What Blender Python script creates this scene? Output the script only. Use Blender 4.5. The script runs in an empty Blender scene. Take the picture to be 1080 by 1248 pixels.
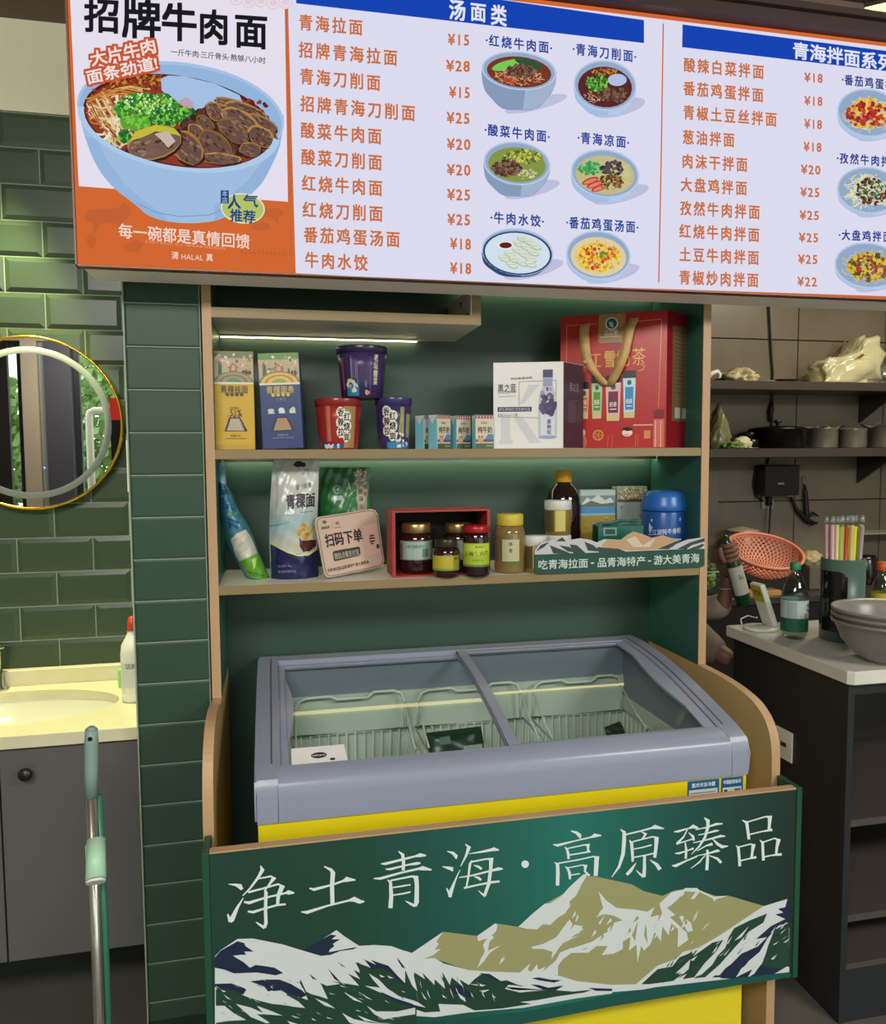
import bpy, bmesh, math, random
from mathutils import Vector, Matrix
from mathutils.geometry import tessellate_polygon
rnd = random.Random(7)
PI = math.pi
SC = bpy.context.scene
COL = SC.collection

# ---------------------------------------------------------------- camera
H = 1.45
FPX = 950.17
_pi, _ya, _ro = 0.07022, 0.21451, -0.006875
_f = Vector((math.sin(_ya)*math.cos(_pi), math.cos(_ya)*math.cos(_pi), -math.sin(_pi)))
_r0 = Vector((math.cos(_ya), -math.sin(_ya), 0)); _u0 = _r0.cross(_f)
_r = math.cos(_ro)*_r0 + math.sin(_ro)*_u0
_u = -math.sin(_ro)*_r0 + math.cos(_ro)*_u0
cam = bpy.data.cameras.new('camera'); camo = bpy.data.objects.new('camera', cam); COL.objects.link(camo)
cam.sensor_fit = 'HORIZONTAL'; cam.sensor_width = 36; cam.lens = FPX/1080*36; cam.clip_start = .05
camo.matrix_world = Matrix(((_r.x,_u.x,-_f.x,0),(_r.y,_u.y,-_f.y,0),(_r.z,_u.z,-_f.z,H),(0,0,0,1)))
SC.camera = camo
def ray(px, py): return _f + _r*((px-540)/FPX) - _u*((py-624)/FPX)
def onY(px, py, Y): return Vector((0,0,H)) + ray(px,py)*(Y/ray(px,py).y)
def onZ(px, py, z): return Vector((0,0,H)) + ray(px,py)*((z-H)/ray(px,py).z)
def onX(px, py, x): return Vector((0,0,H)) + ray(px,py)*(x/ray(px,py).x)

# ---------------------------------------------------------------- light and exposure
SC.view_settings.view_transform = 'Standard'; SC.view_settings.look = 'None'
SC.view_settings.exposure = 0.0; SC.view_settings.gamma = 1.0; SC.view_settings.use_curve_mapping = False
def lin(c):
    if isinstance(c, str):
        c = c.lstrip('#'); c = [int(c[i:i+2],16)/255 for i in (0,2,4)]
    return tuple(x/12.92 if x <= .04045 else ((x+.055)/1.055)**2.4 for x in c[:3])
w = bpy.data.worlds.new('world'); SC.world = w; w.use_nodes = True
w.node_tree.nodes['Background'].inputs[0].default_value = (.93, .98, 1.0, 1)      # bright overcast sky
w.node_tree.nodes['Background'].inputs[1].default_value = 2.6
def area(name, loc, rot, sx, sy, power, col, portal=False):
    l = bpy.data.lights.new(name, 'AREA'); l.shape = 'RECTANGLE'; l.size = sx; l.size_y = sy; l.energy = power; l.color = col
    o = bpy.data.objects.new(name, l); COL.objects.link(o); o.location = loc; o.rotation_euler = rot
    if portal: l.cycles.is_portal = True
    return o
area('window_portal', (.65, -2.5, 1.25), (PI/2, 0, 0), 7.7, 2.5, 1, (1,1,1), True)
area('fill_front_left', (-.6, -.8, 2.55), (.75, 0, 0), 1.2, .5, 70, (1.0, .97, .90))  # unseen fill added to brighten the cabinet and counter fronts
area('fill_front_right', (2.4, -.8, 2.55), (.75, 0, 0), 1.2, .5, 70, (1.0, .97, .90))  # matching unseen fill, set aside so the freezer glass doesn't mirror it
area('fill_entrance', (-1.3, -1.7, 2.6), (-.5, 0, 0), .9, .3, 22, (1.0, .97, .92))  # unseen fill added to brighten the columns seen in the mirror
area('fill_kitchen', (2.95, 2.75, 2.6), (0, 0, 0), .8, .3, 29, (1.0, .89, .64))  # unseen warm fill added over the kitchen, clear of the lid reflections
def spot(name, loc, tgt, ang, blend, power, col, r=.02):
    l = bpy.data.lights.new(name, 'SPOT'); l.energy = power; l.color = col; l.spot_size = ang; l.spot_blend = blend; l.shadow_soft_size = r
    o = bpy.data.objects.new(name, l); COL.objects.link(o); o.location = loc
    o.rotation_euler = (Vector(tgt)-Vector(loc)).to_track_quat('-Z','Y').to_euler(); return o
spot('downlight_over_sink', (-.70, 2.23, 2.62), (-.70, 2.245, 0), .72, .45, 170, (1.0, .98, .50))

# ---------------------------------------------------------------- materials
MATS = {}
def mat(name, col='#808080', rough=.5, metal=0, emit=0, noise=0, nscale=20, bump=0, coat=0, trans=0, ior=1.45, alpha=1, spec=None, stretch=None):
    if name in MATS: return MATS[name]
    m = bpy.data.materials.new(name); m.use_nodes = True; n = m.node_tree; b = n.nodes['Principled BSDF']
    c = lin(col)
    b.inputs['Base Color'].default_value = (*c, 1); b.inputs['Roughness'].default_value = rough; b.inputs['Metallic'].default_value = metal
    b.inputs['Coat Weight'].default_value = coat; b.inputs['Transmission Weight'].default_value = trans; b.inputs['IOR'].default_value = ior
    b.inputs['Alpha'].default_value = alpha
    if spec is not None: b.inputs['Specular IOR Level'].default_value = spec
    if emit: b.inputs['Emission Color'].default_value = (*c, 1); b.inputs['Emission Strength'].default_value = emit
    if noise or bump:
        tc = n.nodes.new('ShaderNodeTexCoord'); mp = n.nodes.new('ShaderNodeMapping'); nz = n.nodes.new('ShaderNodeTexNoise')
        nz.inputs['Scale'].default_value = nscale; nz.inputs['Detail'].default_value = 5
        if stretch: mp.inputs['Scale'].default_value = stretch
        n.links.new(tc.outputs['Object'], mp.inputs[0]); n.links.new(mp.outputs[0], nz.inputs[0])
        if noise:
            r = n.nodes.new('ShaderNodeMapRange'); r.inputs['From Min'].default_value = .3; r.inputs['From Max'].default_value = .7
            r.inputs['To Min'].default_value = 1-noise; r.inputs['To Max'].default_value = 1+noise
            mx = n.nodes.new('ShaderNodeVectorMath'); mx.operation = 'SCALE'; mx.inputs[0].default_value = c
            n.links.new(nz.outputs[0], r.inputs[0]); n.links.new(r.outputs[0], mx.inputs['Scale']); n.links.new(mx.outputs[0], b.inputs['Base Color'])
        if bump:
            bp = n.nodes.new('ShaderNodeBump'); bp.inputs['Strength'].default_value = bump; bp.inputs['Distance'].default_value = .004
            n.links.new(nz.outputs[0], bp.inputs['Height']); n.links.new(bp.outputs[0], b.inputs['Normal'])
    MATS[name] = m; return m
def thin_glass(name, col='#e8f4f0', refl=.06, rough=.0, mixc=0):
    if name in MATS: return MATS[name]
    m = bpy.data.materials.new(name); m.use_nodes = True; n = m.node_tree; n.nodes.clear()
    out = n.nodes.new('ShaderNodeOutputMaterial'); tr = n.nodes.new('ShaderNodeBsdfTransparent'); gl = n.nodes.new('ShaderNodeBsdfGlossy')
    fr = n.nodes.new('ShaderNodeLayerWeight'); fr.inputs['Blend'].default_value = .5
    pw = n.nodes.new('ShaderNodeMath'); pw.operation = 'POWER'; pw.inputs[1].default_value = 4.5
    mx = n.nodes.new('ShaderNodeMixShader'); ad = n.nodes.new('ShaderNodeMath'); ad.operation = 'ADD'
    tr.inputs[0].default_value = (*lin(col), 1); gl.inputs['Roughness'].default_value = rough; ad.inputs[1].default_value = refl
    n.links.new(fr.outputs['Facing'], pw.inputs[0]); n.links.new(pw.outputs[0], ad.inputs[0]); n.links.new(ad.outputs[0], mx.inputs[0]); n.links.new(tr.outputs[0], mx.inputs[1]); n.links.new(gl.outputs[0], mx.inputs[2])
    last = mx
    if mixc:
        df = n.nodes.new('ShaderNodeBsdfDiffuse'); df.inputs[0].default_value = (*lin(col), 1)
        m2 = n.nodes.new('ShaderNodeMixShader'); m2.inputs[0].default_value = mixc
        n.links.new(mx.outputs[0], m2.inputs[1]); n.links.new(df.outputs[0], m2.inputs[2]); last = m2
    n.links.new(last.outputs[0], out.inputs[0]); MATS[name] = m; return m
def attr_mat(name, emit=0, rough=.5, coat=0):
    m = bpy.data.materials.new(name); m.use_nodes = True; n = m.node_tree; b = n.nodes['Principled BSDF']
    a = n.nodes.new('ShaderNodeVertexColor'); a.layer_name = 'Col'
    if emit:
        n.nodes.remove(b); e = n.nodes.new('ShaderNodeEmission'); e.inputs[1].default_value = emit
        n.links.new(a.outputs[0], e.inputs[0]); n.links.new(e.outputs[0], n.nodes['Material Output'].inputs[0])
    else:
        b.inputs['Roughness'].default_value = rough; b.inputs['Coat Weight'].default_value = coat
        n.links.new(a.outputs[0], b.inputs['Base Color'])
    MATS[name] = m; return m
PRINT = attr_mat('printed_paper', rough=.45)
PGLOSS = attr_mat('printed_gloss', rough=.25)
PSCREEN = attr_mat('backlit_print', emit=.93)

def smooth(pts, n=6, closed=True):
    """Catmull-Rom curve through the points"""
    N = len(pts); out = []
    for i in range(N if closed else N-1):
        g = lambda k: pts[k % N] if closed else pts[max(0, min(N-1, k))]
        a, b, c, d = g(i-1), g(i), g(i+1), g(i+2)
        for j in range(n):
            t = j/n; out.append(tuple(.5*(2*b[q]+(c[q]-a[q])*t+(2*a[q]-5*b[q]+4*c[q]-d[q])*t*t+(3*b[q]-a[q]-3*c[q]+d[q])*t**3) for q in (0,1)))
    if not closed: out.append(tuple(pts[-1]))
    return out

# ---------------------------------------------------------------- object helpers
def thing(name, label, cat, loc=(0,0,0), rotz=0, group=None, rot=None):
    o = bpy.data.objects.new(name, None); COL.objects.link(o); o.empty_display_size = .05
    o.location = loc; o.rotation_euler = rot if rot else (0,0,rotz)
    o['label'] = label; o['category'] = cat
    if group: o['group'] = group
    return o
def tag(o, label, cat, group=None):
    o['label'] = label; o['category'] = cat
    if group: o['group'] = group
    return o
class B:
    def __init__(s): s.b = bmesh.new(); s.mi = 0
    def _m(s, fs):
        for f in fs: f.material_index = s.mi
    def box(s, lo, hi, bev=0, seg=1):
        r = bmesh.ops.create_cube(s.b, size=1)['verts']
        c = [(lo[i]+hi[i])/2 for i in range(3)]; d = [abs(hi[i]-lo[i]) for i in range(3)]
        for v in r: v.co = Vector((v.co.x*d[0]+c[0], v.co.y*d[1]+c[1], v.co.z*d[2]+c[2]))
        fs = list({f for v in r for f in v.link_faces}); s._m(fs)
        if bev: bmesh.ops.bevel(s.b, geom=list({e for v in r for e in v.link_edges}), offset=bev, segments=seg, affect='EDGES', profile=.5)
        return s
    def lathe(s, prof, c=(0,0,0), n=28, caps=True, sx=1, sy=1, a0=0, a1=2*PI, rot=None):
        full = abs(a1-a0-2*PI) < 1e-6; m = n if full else n+1; rings = []
        for (r, z) in prof:
            ring = []
            for i in range(m):
                a = a0+(a1-a0)*i/n; p = Vector((r*math.cos(a)*sx, r*math.sin(a)*sy, z))
                if rot: p = rot @ p
                ring.append(s.b.verts.new(p+Vector(c)))
            rings.append(ring)
        for j in range(len(rings)-1):
            for i in range(n):
                k = (i+1) % m if full else i+1
                try:
                    f = s.b.faces.new((rings[j][i], rings[j][k], rings[j+1][k], rings[j+1][i])); f.smooth = True; f.material_index = s.mi
                except ValueError: pass
        if caps and full:
            for ring, rv in ((rings[0], True), (rings[-1], False)):
                if prof[0 if rv else -1][0] > 1e-5:
                    f = s.b.faces.new(ring[::-1] if rv else ring); f.material_index = s.mi
        return s
    def tube(s, pts, r, n=8, closed=False, caps=True):
        pts = [Vector(p) for p in pts]; N = len(pts); rr = r if isinstance(r, (list,tuple)) else [r]*N
        T = []
        for i in range(N):
            a = pts[(i-1) % N] if (closed or i > 0) else pts[i]; b = pts[(i+1) % N] if (closed or i < N-1) else pts[i]
            T.append((b-a).normalized())
        up = Vector((0,0,1)) if abs(T[0].z) < .9 else Vector((1,0,0)); x = T[0].cross(up).normalized(); rings = []
        for i in range(N):
            x = (x - T[i]*x.dot(T[i])).normalized(); y = T[i].cross(x)
            rings.append([s.b.verts.new(pts[i]+(x*math.cos(2*PI*k/n)+y*math.sin(2*PI*k/n))*rr[i]) for k in range(n)])
        for i in range(N if closed else N-1):
            j = (i+1) % N
            for k in range(n):
                f = s.b.faces.new((rings[i][k], rings[i][(k+1)%n], rings[j][(k+1)%n], rings[j][k])); f.smooth = True; f.material_index = s.mi
        if caps and not closed:
            for q in (rings[0][::-1], rings[-1]): f = s.b.faces.new(q); f.material_index = s.mi
        return s
    def prism(s, poly, d0, d1, axis='x', bev=0, seg=1):
        """poly: 2D outline; extruded along axis from d0 to d1. x:(y,z) y:(x,z) z:(x,y)"""
        def P(a, b, d): return {'x':(d,a,b), 'y':(a,d,b), 'z':(a,b,d)}[axis]
        lo = [s.b.verts.new(P(a,b,d0)) for a,b in poly]; hi = [s.b.verts.new(P(a,b,d1)) for a,b in poly]; n = len(poly); fs = []
        for i in range(n): fs.append(s.b.faces.new((lo[i], lo[(i+1)%n], hi[(i+1)%n], hi[i])))
        e0 = s.b.faces.new(lo[::-1]); e1 = s.b.faces.new(hi); fs += [e0, e1]; s._m(fs)
        if bev: bmesh.ops.bevel(s.b, geom=list(set(e0.edges)|set(e1.edges)), offset=bev, segments=seg, affect='EDGES')
        return s
    def grid(s, fn, nu, nv, smooth=True, thick=0):
        vs = [[s.b.verts.new(fn(i/nu, j/nv)) for i in range(nu+1)] for j in range(nv+1)]
        for j in range(nv):
            for i in range(nu):
                f = s.b.faces.new((vs[j][i], vs[j][i+1], vs[j+1][i+1], vs[j+1][i])); f.smooth = smooth; f.material_index = s.mi
        return s
    def ball(s, c, r, sc=(1,1,1), sub=2, rot=None):
        q = bmesh.ops.create_icosphere(s.b, subdivisions=sub, radius=r)['verts']
        for v in q:
            p = Vector((v.co.x*sc[0], v.co.y*sc[1], v.co.z*sc[2]))
            if rot: p = rot @ p
            v.co = p+Vector(c)
        for f in {f for v in q for f in v.link_faces}: f.smooth = True; f.material_index = s.mi
        return s
    def obj(s, name, m, parent=None, world=False, smooth=False, nrm=True):
        if nrm: bmesh.ops.recalc_face_normals(s.b, faces=s.b.faces[:])
        if world and parent is not None:
            p = parent; off = Vector((0,0,0))
            while p is not None: off += p.location; p = p.parent
            bmesh.ops.translate(s.b, verts=s.b.verts[:], vec=-off)
        me = bpy.data.meshes.new(name); s.b.to_mesh(me); s.b.free()
        if smooth:
            for p in me.polygons: p.use_smooth = True
        for x in (m if isinstance(m, (list,tuple)) else [m]): me.materials.append(x)
        o = bpy.data.objects.new(name, me); COL.objects.link(o)
        if parent: o.parent = parent
        return o
def struct(o): o['kind'] = 'structure'; return o
def dup(root, loc=None, label=None, rotz=None, group=None):
    r = root.copy(); COL.objects.link(r)
    if loc is not None: r.location = loc
    if rotz is not None: r.rotation_euler = (0,0,rotz)
    if label: r['label'] = label
    if group: r['group'] = group
    for ch in list(root.children):
        c = ch.copy(); COL.objects.link(c); c.parent = r
        for g in list(ch.children):
            d = g.copy(); COL.objects.link(d); d.parent = c
    return r

# ---------------------------------------------------------------- flat print (polygons and lettering with face colours)
GL = {}
def preload(chars, weights):
    tmp = []
    for ch in sorted(set(chars)):
        for wt in weights:
            if (ch, wt) in GL or ch == ' ': continue
            cu = bpy.data.curves.new('g', 'FONT'); cu.body = ch; cu.size = 1; cu.offset = wt; cu.resolution_u = 2; cu.fill_mode = 'FRONT'
            o = bpy.data.objects.new('g', cu); COL.objects.link(o); tmp.append((ch, wt, o, cu))
    bpy.context.view_layer.update(); dg = bpy.context.evaluated_depsgraph_get()
    for ch, wt, o, cu in tmp:
        me = bpy.data.meshes.new_from_object(o.evaluated_get(dg)); me.calc_loop_triangles()
        vs = [(v.co.x, v.co.y) for v in me.vertices]; ts = [tuple(t.vertices) for t in me.loop_triangles]
        xs = [v[0] for v in vs] or [0,.3]
        if ord(ch) > 0x2000: adv, x0 = 1.0, 0.0
        elif ch.isdigit(): adv = .60; x0 = (min(xs)+max(xs))/2-.30
        else: x0 = min(xs)-.045; adv = max(xs)+.045-x0
        GL[(ch, wt)] = ([(x-x0, y) for x, y in vs], ts, adv); bpy.data.meshes.remove(me)
    for ch, wt, o, cu in tmp: bpy.data.objects.remove(o); bpy.data.curves.remove(cu)
W0, W1, W2, W3 = 0.0, .014, .026, .055
class Print:
    def __init__(s, m, up=1, d0=.0004, step=1.5e-5):
        s.m = m; s.up = up; s.d = d0; s.step = step; s.V = []; s.F = []; s.C = []
    def _add(s, pts, faces, col):
        c = lin(col); b = len(s.V); s.V += [s.m(x, y, s.d) for x, y in pts]
        for f in faces: s.F.append(tuple(b+i for i in f)); s.C.append(c)
        s.d += s.step
    def poly(s, pts, col):
        t = tessellate_polygon([[Vector((x, y, 0)) for x, y in pts]]); s._add(pts, t, col); return s
    def rect(s, x0, y0, x1, y1, col, n=1):
        pts = []
        for i in range(n+1): x = x0+(x1-x0)*i/n; pts += [(x,y0),(x,y1)]
        s._add(pts, [(2*i,2*i+2,2*i+3,2*i+1) for i in range(n)], col); return s
    def ell(s, cx, cy, rx, ry, col, rot=0, n=20, a0=0, a1=2*PI):
        c, q = math.cos(rot), math.sin(rot); pts = [(cx, cy)]
        for i in range(n+1):
            a = a0+(a1-a0)*i/n; x = rx*math.cos(a); y = ry*math.sin(a); pts.append((cx+x*c-y*q, cy+x*q+y*c))
        s._add(pts, [(0, i+1, i+2) for i in range(n)], col); return s
    def blob(s, cx, cy, rx, ry, col, rot=0, n=9, jag=.25):
        c, q = math.cos(rot), math.sin(rot); pts = [(cx, cy)]
        for i in range(n):
            a = 2*PI*i/n; k = 1+rnd.uniform(-jag, jag); x = rx*k*math.cos(a); y = ry*k*math.sin(a); pts.append((cx+x*c-y*q, cy+x*q+y*c))
        s._add(pts, [(0, i+1, (i+1) % n+1) for i in range(n)], col); return s
    def line(s, pts, w, col):
        n = len(pts); ws = w if isinstance(w, (list,tuple)) else [w]*n; out = []
        for i in range(n):
            a = pts[max(i-1,0)]; b = pts[min(i+1,n-1)]; dx, dy = b[0]-a[0], b[1]-a[1]; L = math.hypot(dx,dy) or 1
            nx, ny = -dy/L*ws[i]/2, dx/L*ws[i]/2; out += [(pts[i][0]+nx, pts[i][1]+ny), (pts[i][0]-nx, pts[i][1]-ny)]
        s._add(out, [(2*i,2*i+1,2*i+3,2*i+2) for i in range(n-1)], col); return s
    def text(s, t, p0, p1, h, col, wt=W0, perp=False, vert=False, sx=1.0):
        if vert:   # characters stacked downwards from p0 to p1, h = character size
            n = len(t)
            for i, ch in enumerate(t):
                y = p0[1]+(p1[1]-p0[1])*(i+.5)/n; x = p0[0]+(p1[0]-p0[0])*(i+.5)/n
                s.text(ch, (x-h/2, y), (x+h/2, y), h, col, wt)
            return s
        bold = wt; wt = 0
        if any((ch, wt) not in GL for ch in t if ch != ' '): preload(t, [wt])
        A = sum(GL[(ch, wt)][2] if ch != ' ' else .35 for ch in t)
        ux, uy = (p1[0]-p0[0])/A, (p1[1]-p0[1])/A; k = h/.9
        if perp: L = math.hypot(ux, uy); vx, vy = -uy/L*k*s.up, ux/L*k*s.up
        else: vx, vy = 0, k*s.up
        x = 0; pts = []; fs = []
        for ch in t:
            if ch == ' ': x += .35; continue
            vs, ts, adv = GL[(ch, wt)]; b = len(pts)
            if sx != 1 and adv == 1.0: vs = [(.5+(gx-.5)*sx, gy) for gx, gy in vs]
            for gx, gy in vs: pts.append((p0[0]+ux*(x+gx)+vx*(gy-.375), p0[1]+uy*(x+gx)+vy*(gy-.375)))
            fs += [tuple(b+i for i in tr) for tr in ts]; x += adv
        if not bold: s._add(pts, fs, col); return s
        k2 = k*bold*.8; of = [(-1,-1),(1,-1),(1,1),(-1,1)] + ([(0,-1.3),(0,1.3),(-1.3,0),(1.3,0)] if bold > .03 else [])
        for a, b in of: s._add([(x_+a*k2, y_+b*k2) for x_, y_ in pts], fs, col)
        return s
    def build(s, name, m, parent=None, world=False):
        me = bpy.data.meshes.new(name); off = Vector((0,0,0))
        if world and parent is not None:
            p = parent
            while p is not None: off += p.location; p = p.parent
        me.from_pydata([tuple(Vector(v)-off) for v in s.V], [], s.F)
        ca = me.color_attributes.new('Col', 'FLOAT_COLOR', 'CORNER'); buf = []
        for p, c in zip(me.polygons, s.C): buf += [c[0], c[1], c[2], 1.0]*len(p.vertices)
        ca.data.foreach_set('color', buf)
        me.materials.append(m); o = bpy.data.objects.new(name, me); COL.objects.link(o)
        if parent: o.parent = parent
        return o
class Paint:
    """print on a soft bag: colours are laid on the bag's own dense surface, lettering on top of it"""
    def __init__(s, W, L, R, ya, yb): s.W = W; s.L = L; s.R = R; s.ya = ya; s.yb = yb; s.P = []; s.T = Print(W, up=-1, d0=.0018, step=1e-5)
    def poly(s, pts, col): s.P.append((pts, lin(col))); return s
    def blob(s, cx, cy, rx, ry, col, rot=0, n=9, jag=.25):
        return s.poly([(cx+rx*(1+rnd.uniform(-jag,jag))*math.cos(2*PI*i/n), cy+ry*math.sin(2*PI*i/n)) for i in range(n)], col)
    def line(s, pts, w, col):
        for a, b in zip(pts, pts[1:]):
            dx, dy = b[0]-a[0], b[1]-a[1]; L = math.hypot(dx,dy) or 1; nx, ny = -dy/L*w/2, dx/L*w/2
            s.poly([(a[0]+nx,a[1]+ny),(a[0]-nx,a[1]-ny),(b[0]-nx,b[1]-ny),(b[0]+nx,b[1]+ny)], col)
        return s
    def text(s, *a, **k): s.T.text(*a, **k); return s
    def build(s, name, m, parent=None, base='#808080', nu=110, nv=230):
        bc = lin(base); V = []; F = []; C = []
        for j in range(nv+1):
            py = s.ya+(s.yb-s.ya)*j/nv; xl, xr_ = s.L(py), s.R(py)
            for i in range(nu+1): V.append(tuple(s.W(xl+(xr_-xl)*i/nu, py, .0004)))
        boxes = [(min(p[0] for p in q), max(p[0] for p in q), min(p[1] for p in q), max(p[1] for p in q), q, c) for q, c in s.P]
        for j in range(nv):
            py = s.ya+(s.yb-s.ya)*(j+.5)/nv; xl, xr_ = s.L(py), s.R(py)
            row = [b for b in boxes if b[2] <= py <= b[3]]; cs = [bc]*nu
            for x0, x1, _, _, q, c in row:
                xs = []; n = len(q)
                for k in range(n):
                    (ax, ay), (bx, by) = q[k], q[(k+1) % n]
                    if (ay > py) != (by > py): xs.append(ax+(bx-ax)*(py-ay)/(by-ay))
                xs.sort()
                for a, b in zip(xs[::2], xs[1::2]):
                    for i in range(max(0, int((a-xl)/(xr_-xl)*nu+.5)), min(nu, int((b-xl)/(xr_-xl)*nu+.5))): cs[i] = c
            for i in range(nu): F.append((j*(nu+1)+i, j*(nu+1)+i+1, (j+1)*(nu+1)+i+1, (j+1)*(nu+1)+i)); C.append(cs[i])
        me = bpy.data.meshes.new(name); me.from_pydata(V, [], F); ca = me.color_attributes.new('Col', 'FLOAT_COLOR', 'CORNER'); buf = []
        for c in C: buf += [c[0], c[1], c[2], 1.0]*4
        ca.data.foreach_set('color', buf); me.materials.append(m); me.polygons.foreach_set('use_smooth', [True]*len(F))
        o = bpy.data.objects.new(name, me); COL.objects.link(o); o.parent = parent
        if s.T.F: s.T.build('bag_lettering', PRINT, parent)
        return o
def front(w=0, y=0): return lambda u, v, d: (u, y-d, v)          # local front face (towards -y), u right, v up
def side(x, y0=0): return lambda u, v, d: (x+d, y0+u, v)           # local right side face
def top(z): return lambda u, v, d: (u, v, z+d)
def cylmap(R, a0=-PI/2):                                            # R may depend on v; u along the arc from the front
    return lambda u, v, d: ((( R(v) if callable(R) else R)+d)*math.cos(a0+u/(R(.05) if callable(R) else R)), ((R(v) if callable(R) else R)+d)*math.sin(a0+u/(R(.05) if callable(R) else R)), v)

preload('!%0123456789¥·一七三下丝中之产人付便信八农冷冻净凉刀列削劲单厕原吃含品回国土坛够大头奶孜宝小干店微情扫拉拌招挂推支效料斤方时是本杞条果枸标格椒每气水江汤沫油洁海清游湖源炒点烧然熬片牌牛牦特瓶生番白盘直真码碗福稞类粉系素红纯美老肉能花茄茯茶荐菜葱蓝藏蛋蜂蜜规识豆辣过道都酱酸醋野量雪青面食餐饮饺馈香骨高鸡黑', [0])
# ================================================================ SETTING
m_floor = mat('concrete_floor', '#625d57', .35, noise=.18, nscale=3, bump=.05)
m_ceil = mat('brown_ceiling_paint', '#6b574d', .6, noise=.05, nscale=4)
m_grout = mat('pale_grout', '#8d9a86', .8, noise=.1, nscale=30)
m_tile = mat('green_glazed_tile', '#445540', .30, noise=.07, nscale=4, spec=.4)
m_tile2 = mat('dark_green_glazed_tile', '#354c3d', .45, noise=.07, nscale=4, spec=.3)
m_cream = mat('cream_wall_paint', '#ece6c9', .7, noise=.06, nscale=5, bump=.2)
m_wallp = mat('pale_wall_paint', '#b9b2a4', .8)
m_ktile = mat('grey_stone_tile', '#71685b', .3, noise=.12, nscale=4, stretch=(1,1,.5))
m_kgrout = mat('dark_grout', '#2c2926', .9)
struct(B().box((-3.2,-2.7,-.1),(4.6,4.1,0)).obj('floor', m_floor))
struct(B().box((-3.2,-2.7,2.645),(4.6,4.1,2.75)).obj('ceiling', m_ceil))
wl = struct(B().box((-3.2,2.408,0),(-.3225,2.6,2.402)).obj('wall_left', m_grout))
struct(B().box((-3.2,2.40,2.402),(-.3225,2.6,2.645)).obj('wall_left_upper', m_cream))
struct(B().box((-3.3,-2.7,0),(-3.2,2.6,2.645)).obj('wall_side_left', m_wallp))
struct(B().box((4.5,-2.7,0),(4.6,4.1,2.645)).obj('wall_right', m_wallp))
wk = struct(B().box((-.3,3.912,0),(4.5,4.1,2.645)).obj('wall_back', m_kgrout))
wp = struct(B().box((-.3225,1.908,0),(-.156,4.0,2.645)).obj('wall_pillar', m_grout))

def tile_mesh(name, w, h, bev, dep, m):
    b = bmesh.new(); i = bev
    o_ = [b.verts.new((x,0,z)) for x,z in ((0,0),(w,0),(w,h),(0,h))]
    n_ = [b.verts.new((x,-dep,z)) for x,z in ((i,i),(w-i,i),(w-i,h-i),(i,h-i))]
    b.faces.new(n_)
    for k in range(4): b.faces.new((o_[k], o_[(k+1)%4], n_[(k+1)%4], n_[k]))
    bmesh.ops.recalc_face_normals(b, faces=b.faces[:])
    me = bpy.data.meshes.new(name); b.to_mesh(me); b.free(); me.materials.append(m); return me
def put(name, me, loc, parent):
    o = bpy.data.objects.new(name, me); COL.objects.link(o); o.location = loc; o.parent = parent; return o
# sink wall: bevelled tiles in running bond, 0.2 m x 0.1 m pitch
TW, TH = .2015, .0982
tm = tile_mesh('wall_tile', TW-.003, TH-.003, .0125, .0032, m_tile); cuts = {}
row = 0; zr = 1.2277 - 4*TH
xr = -.3245
while zr < 2.36:
    ph = -.5125 if row % 2 == 1 else -.5125-TW/2     # a joint position in this row
    x = ph
    while x > -1.65: x -= TW
    while x < xr-.01:
        wdt = min(TW, xr-x)
        hh = min(TH, 2.401-zr)
        key = (round(wdt,3), round(hh,3))
        if key == (round(TW,3), round(TH,3)): me = tm
        else:
            if key not in cuts: cuts[key] = tile_mesh('wall_tile', wdt-.003, hh-.003, min(.0125, (wdt-.003)/2.2, (hh-.003)/2.2), .0032, m_tile)
            me = cuts[key]
        put('wall_tile', me, (x+.0015, 2.4078, zr+.0015), wl); x += wdt
    zr += TH; row += 1
# pillar: one tile wide
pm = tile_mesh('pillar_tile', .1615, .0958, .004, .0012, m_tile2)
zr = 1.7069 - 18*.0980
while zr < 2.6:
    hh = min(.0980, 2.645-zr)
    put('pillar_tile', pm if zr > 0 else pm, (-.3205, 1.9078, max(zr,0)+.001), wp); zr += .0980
# corner trim along the pillar
struct(B().box((-.3235,1.898,0),(-.3205,1.912,2.645)).obj('trim_1', mat('grout_trim','#9aa592',.6)))
# kitchen wall tiles 0.4 x 0.8 stand up, joints as seen
for z, h in ((-.61+.9-.9,.9),(.29,.9),(1.19,.9),(2.09,.555)):
    z = max(z, 0); h = .29 if z == 0 else h
    KM = tile_mesh('stone_tile', .566, h-.004, .002, .011, m_ktile)
    for i in range(-5, 3):
        x = 2.896 + i*.57
        put('stone_tile', KM, (x+.002,3.913,z+.002), wk)

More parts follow.
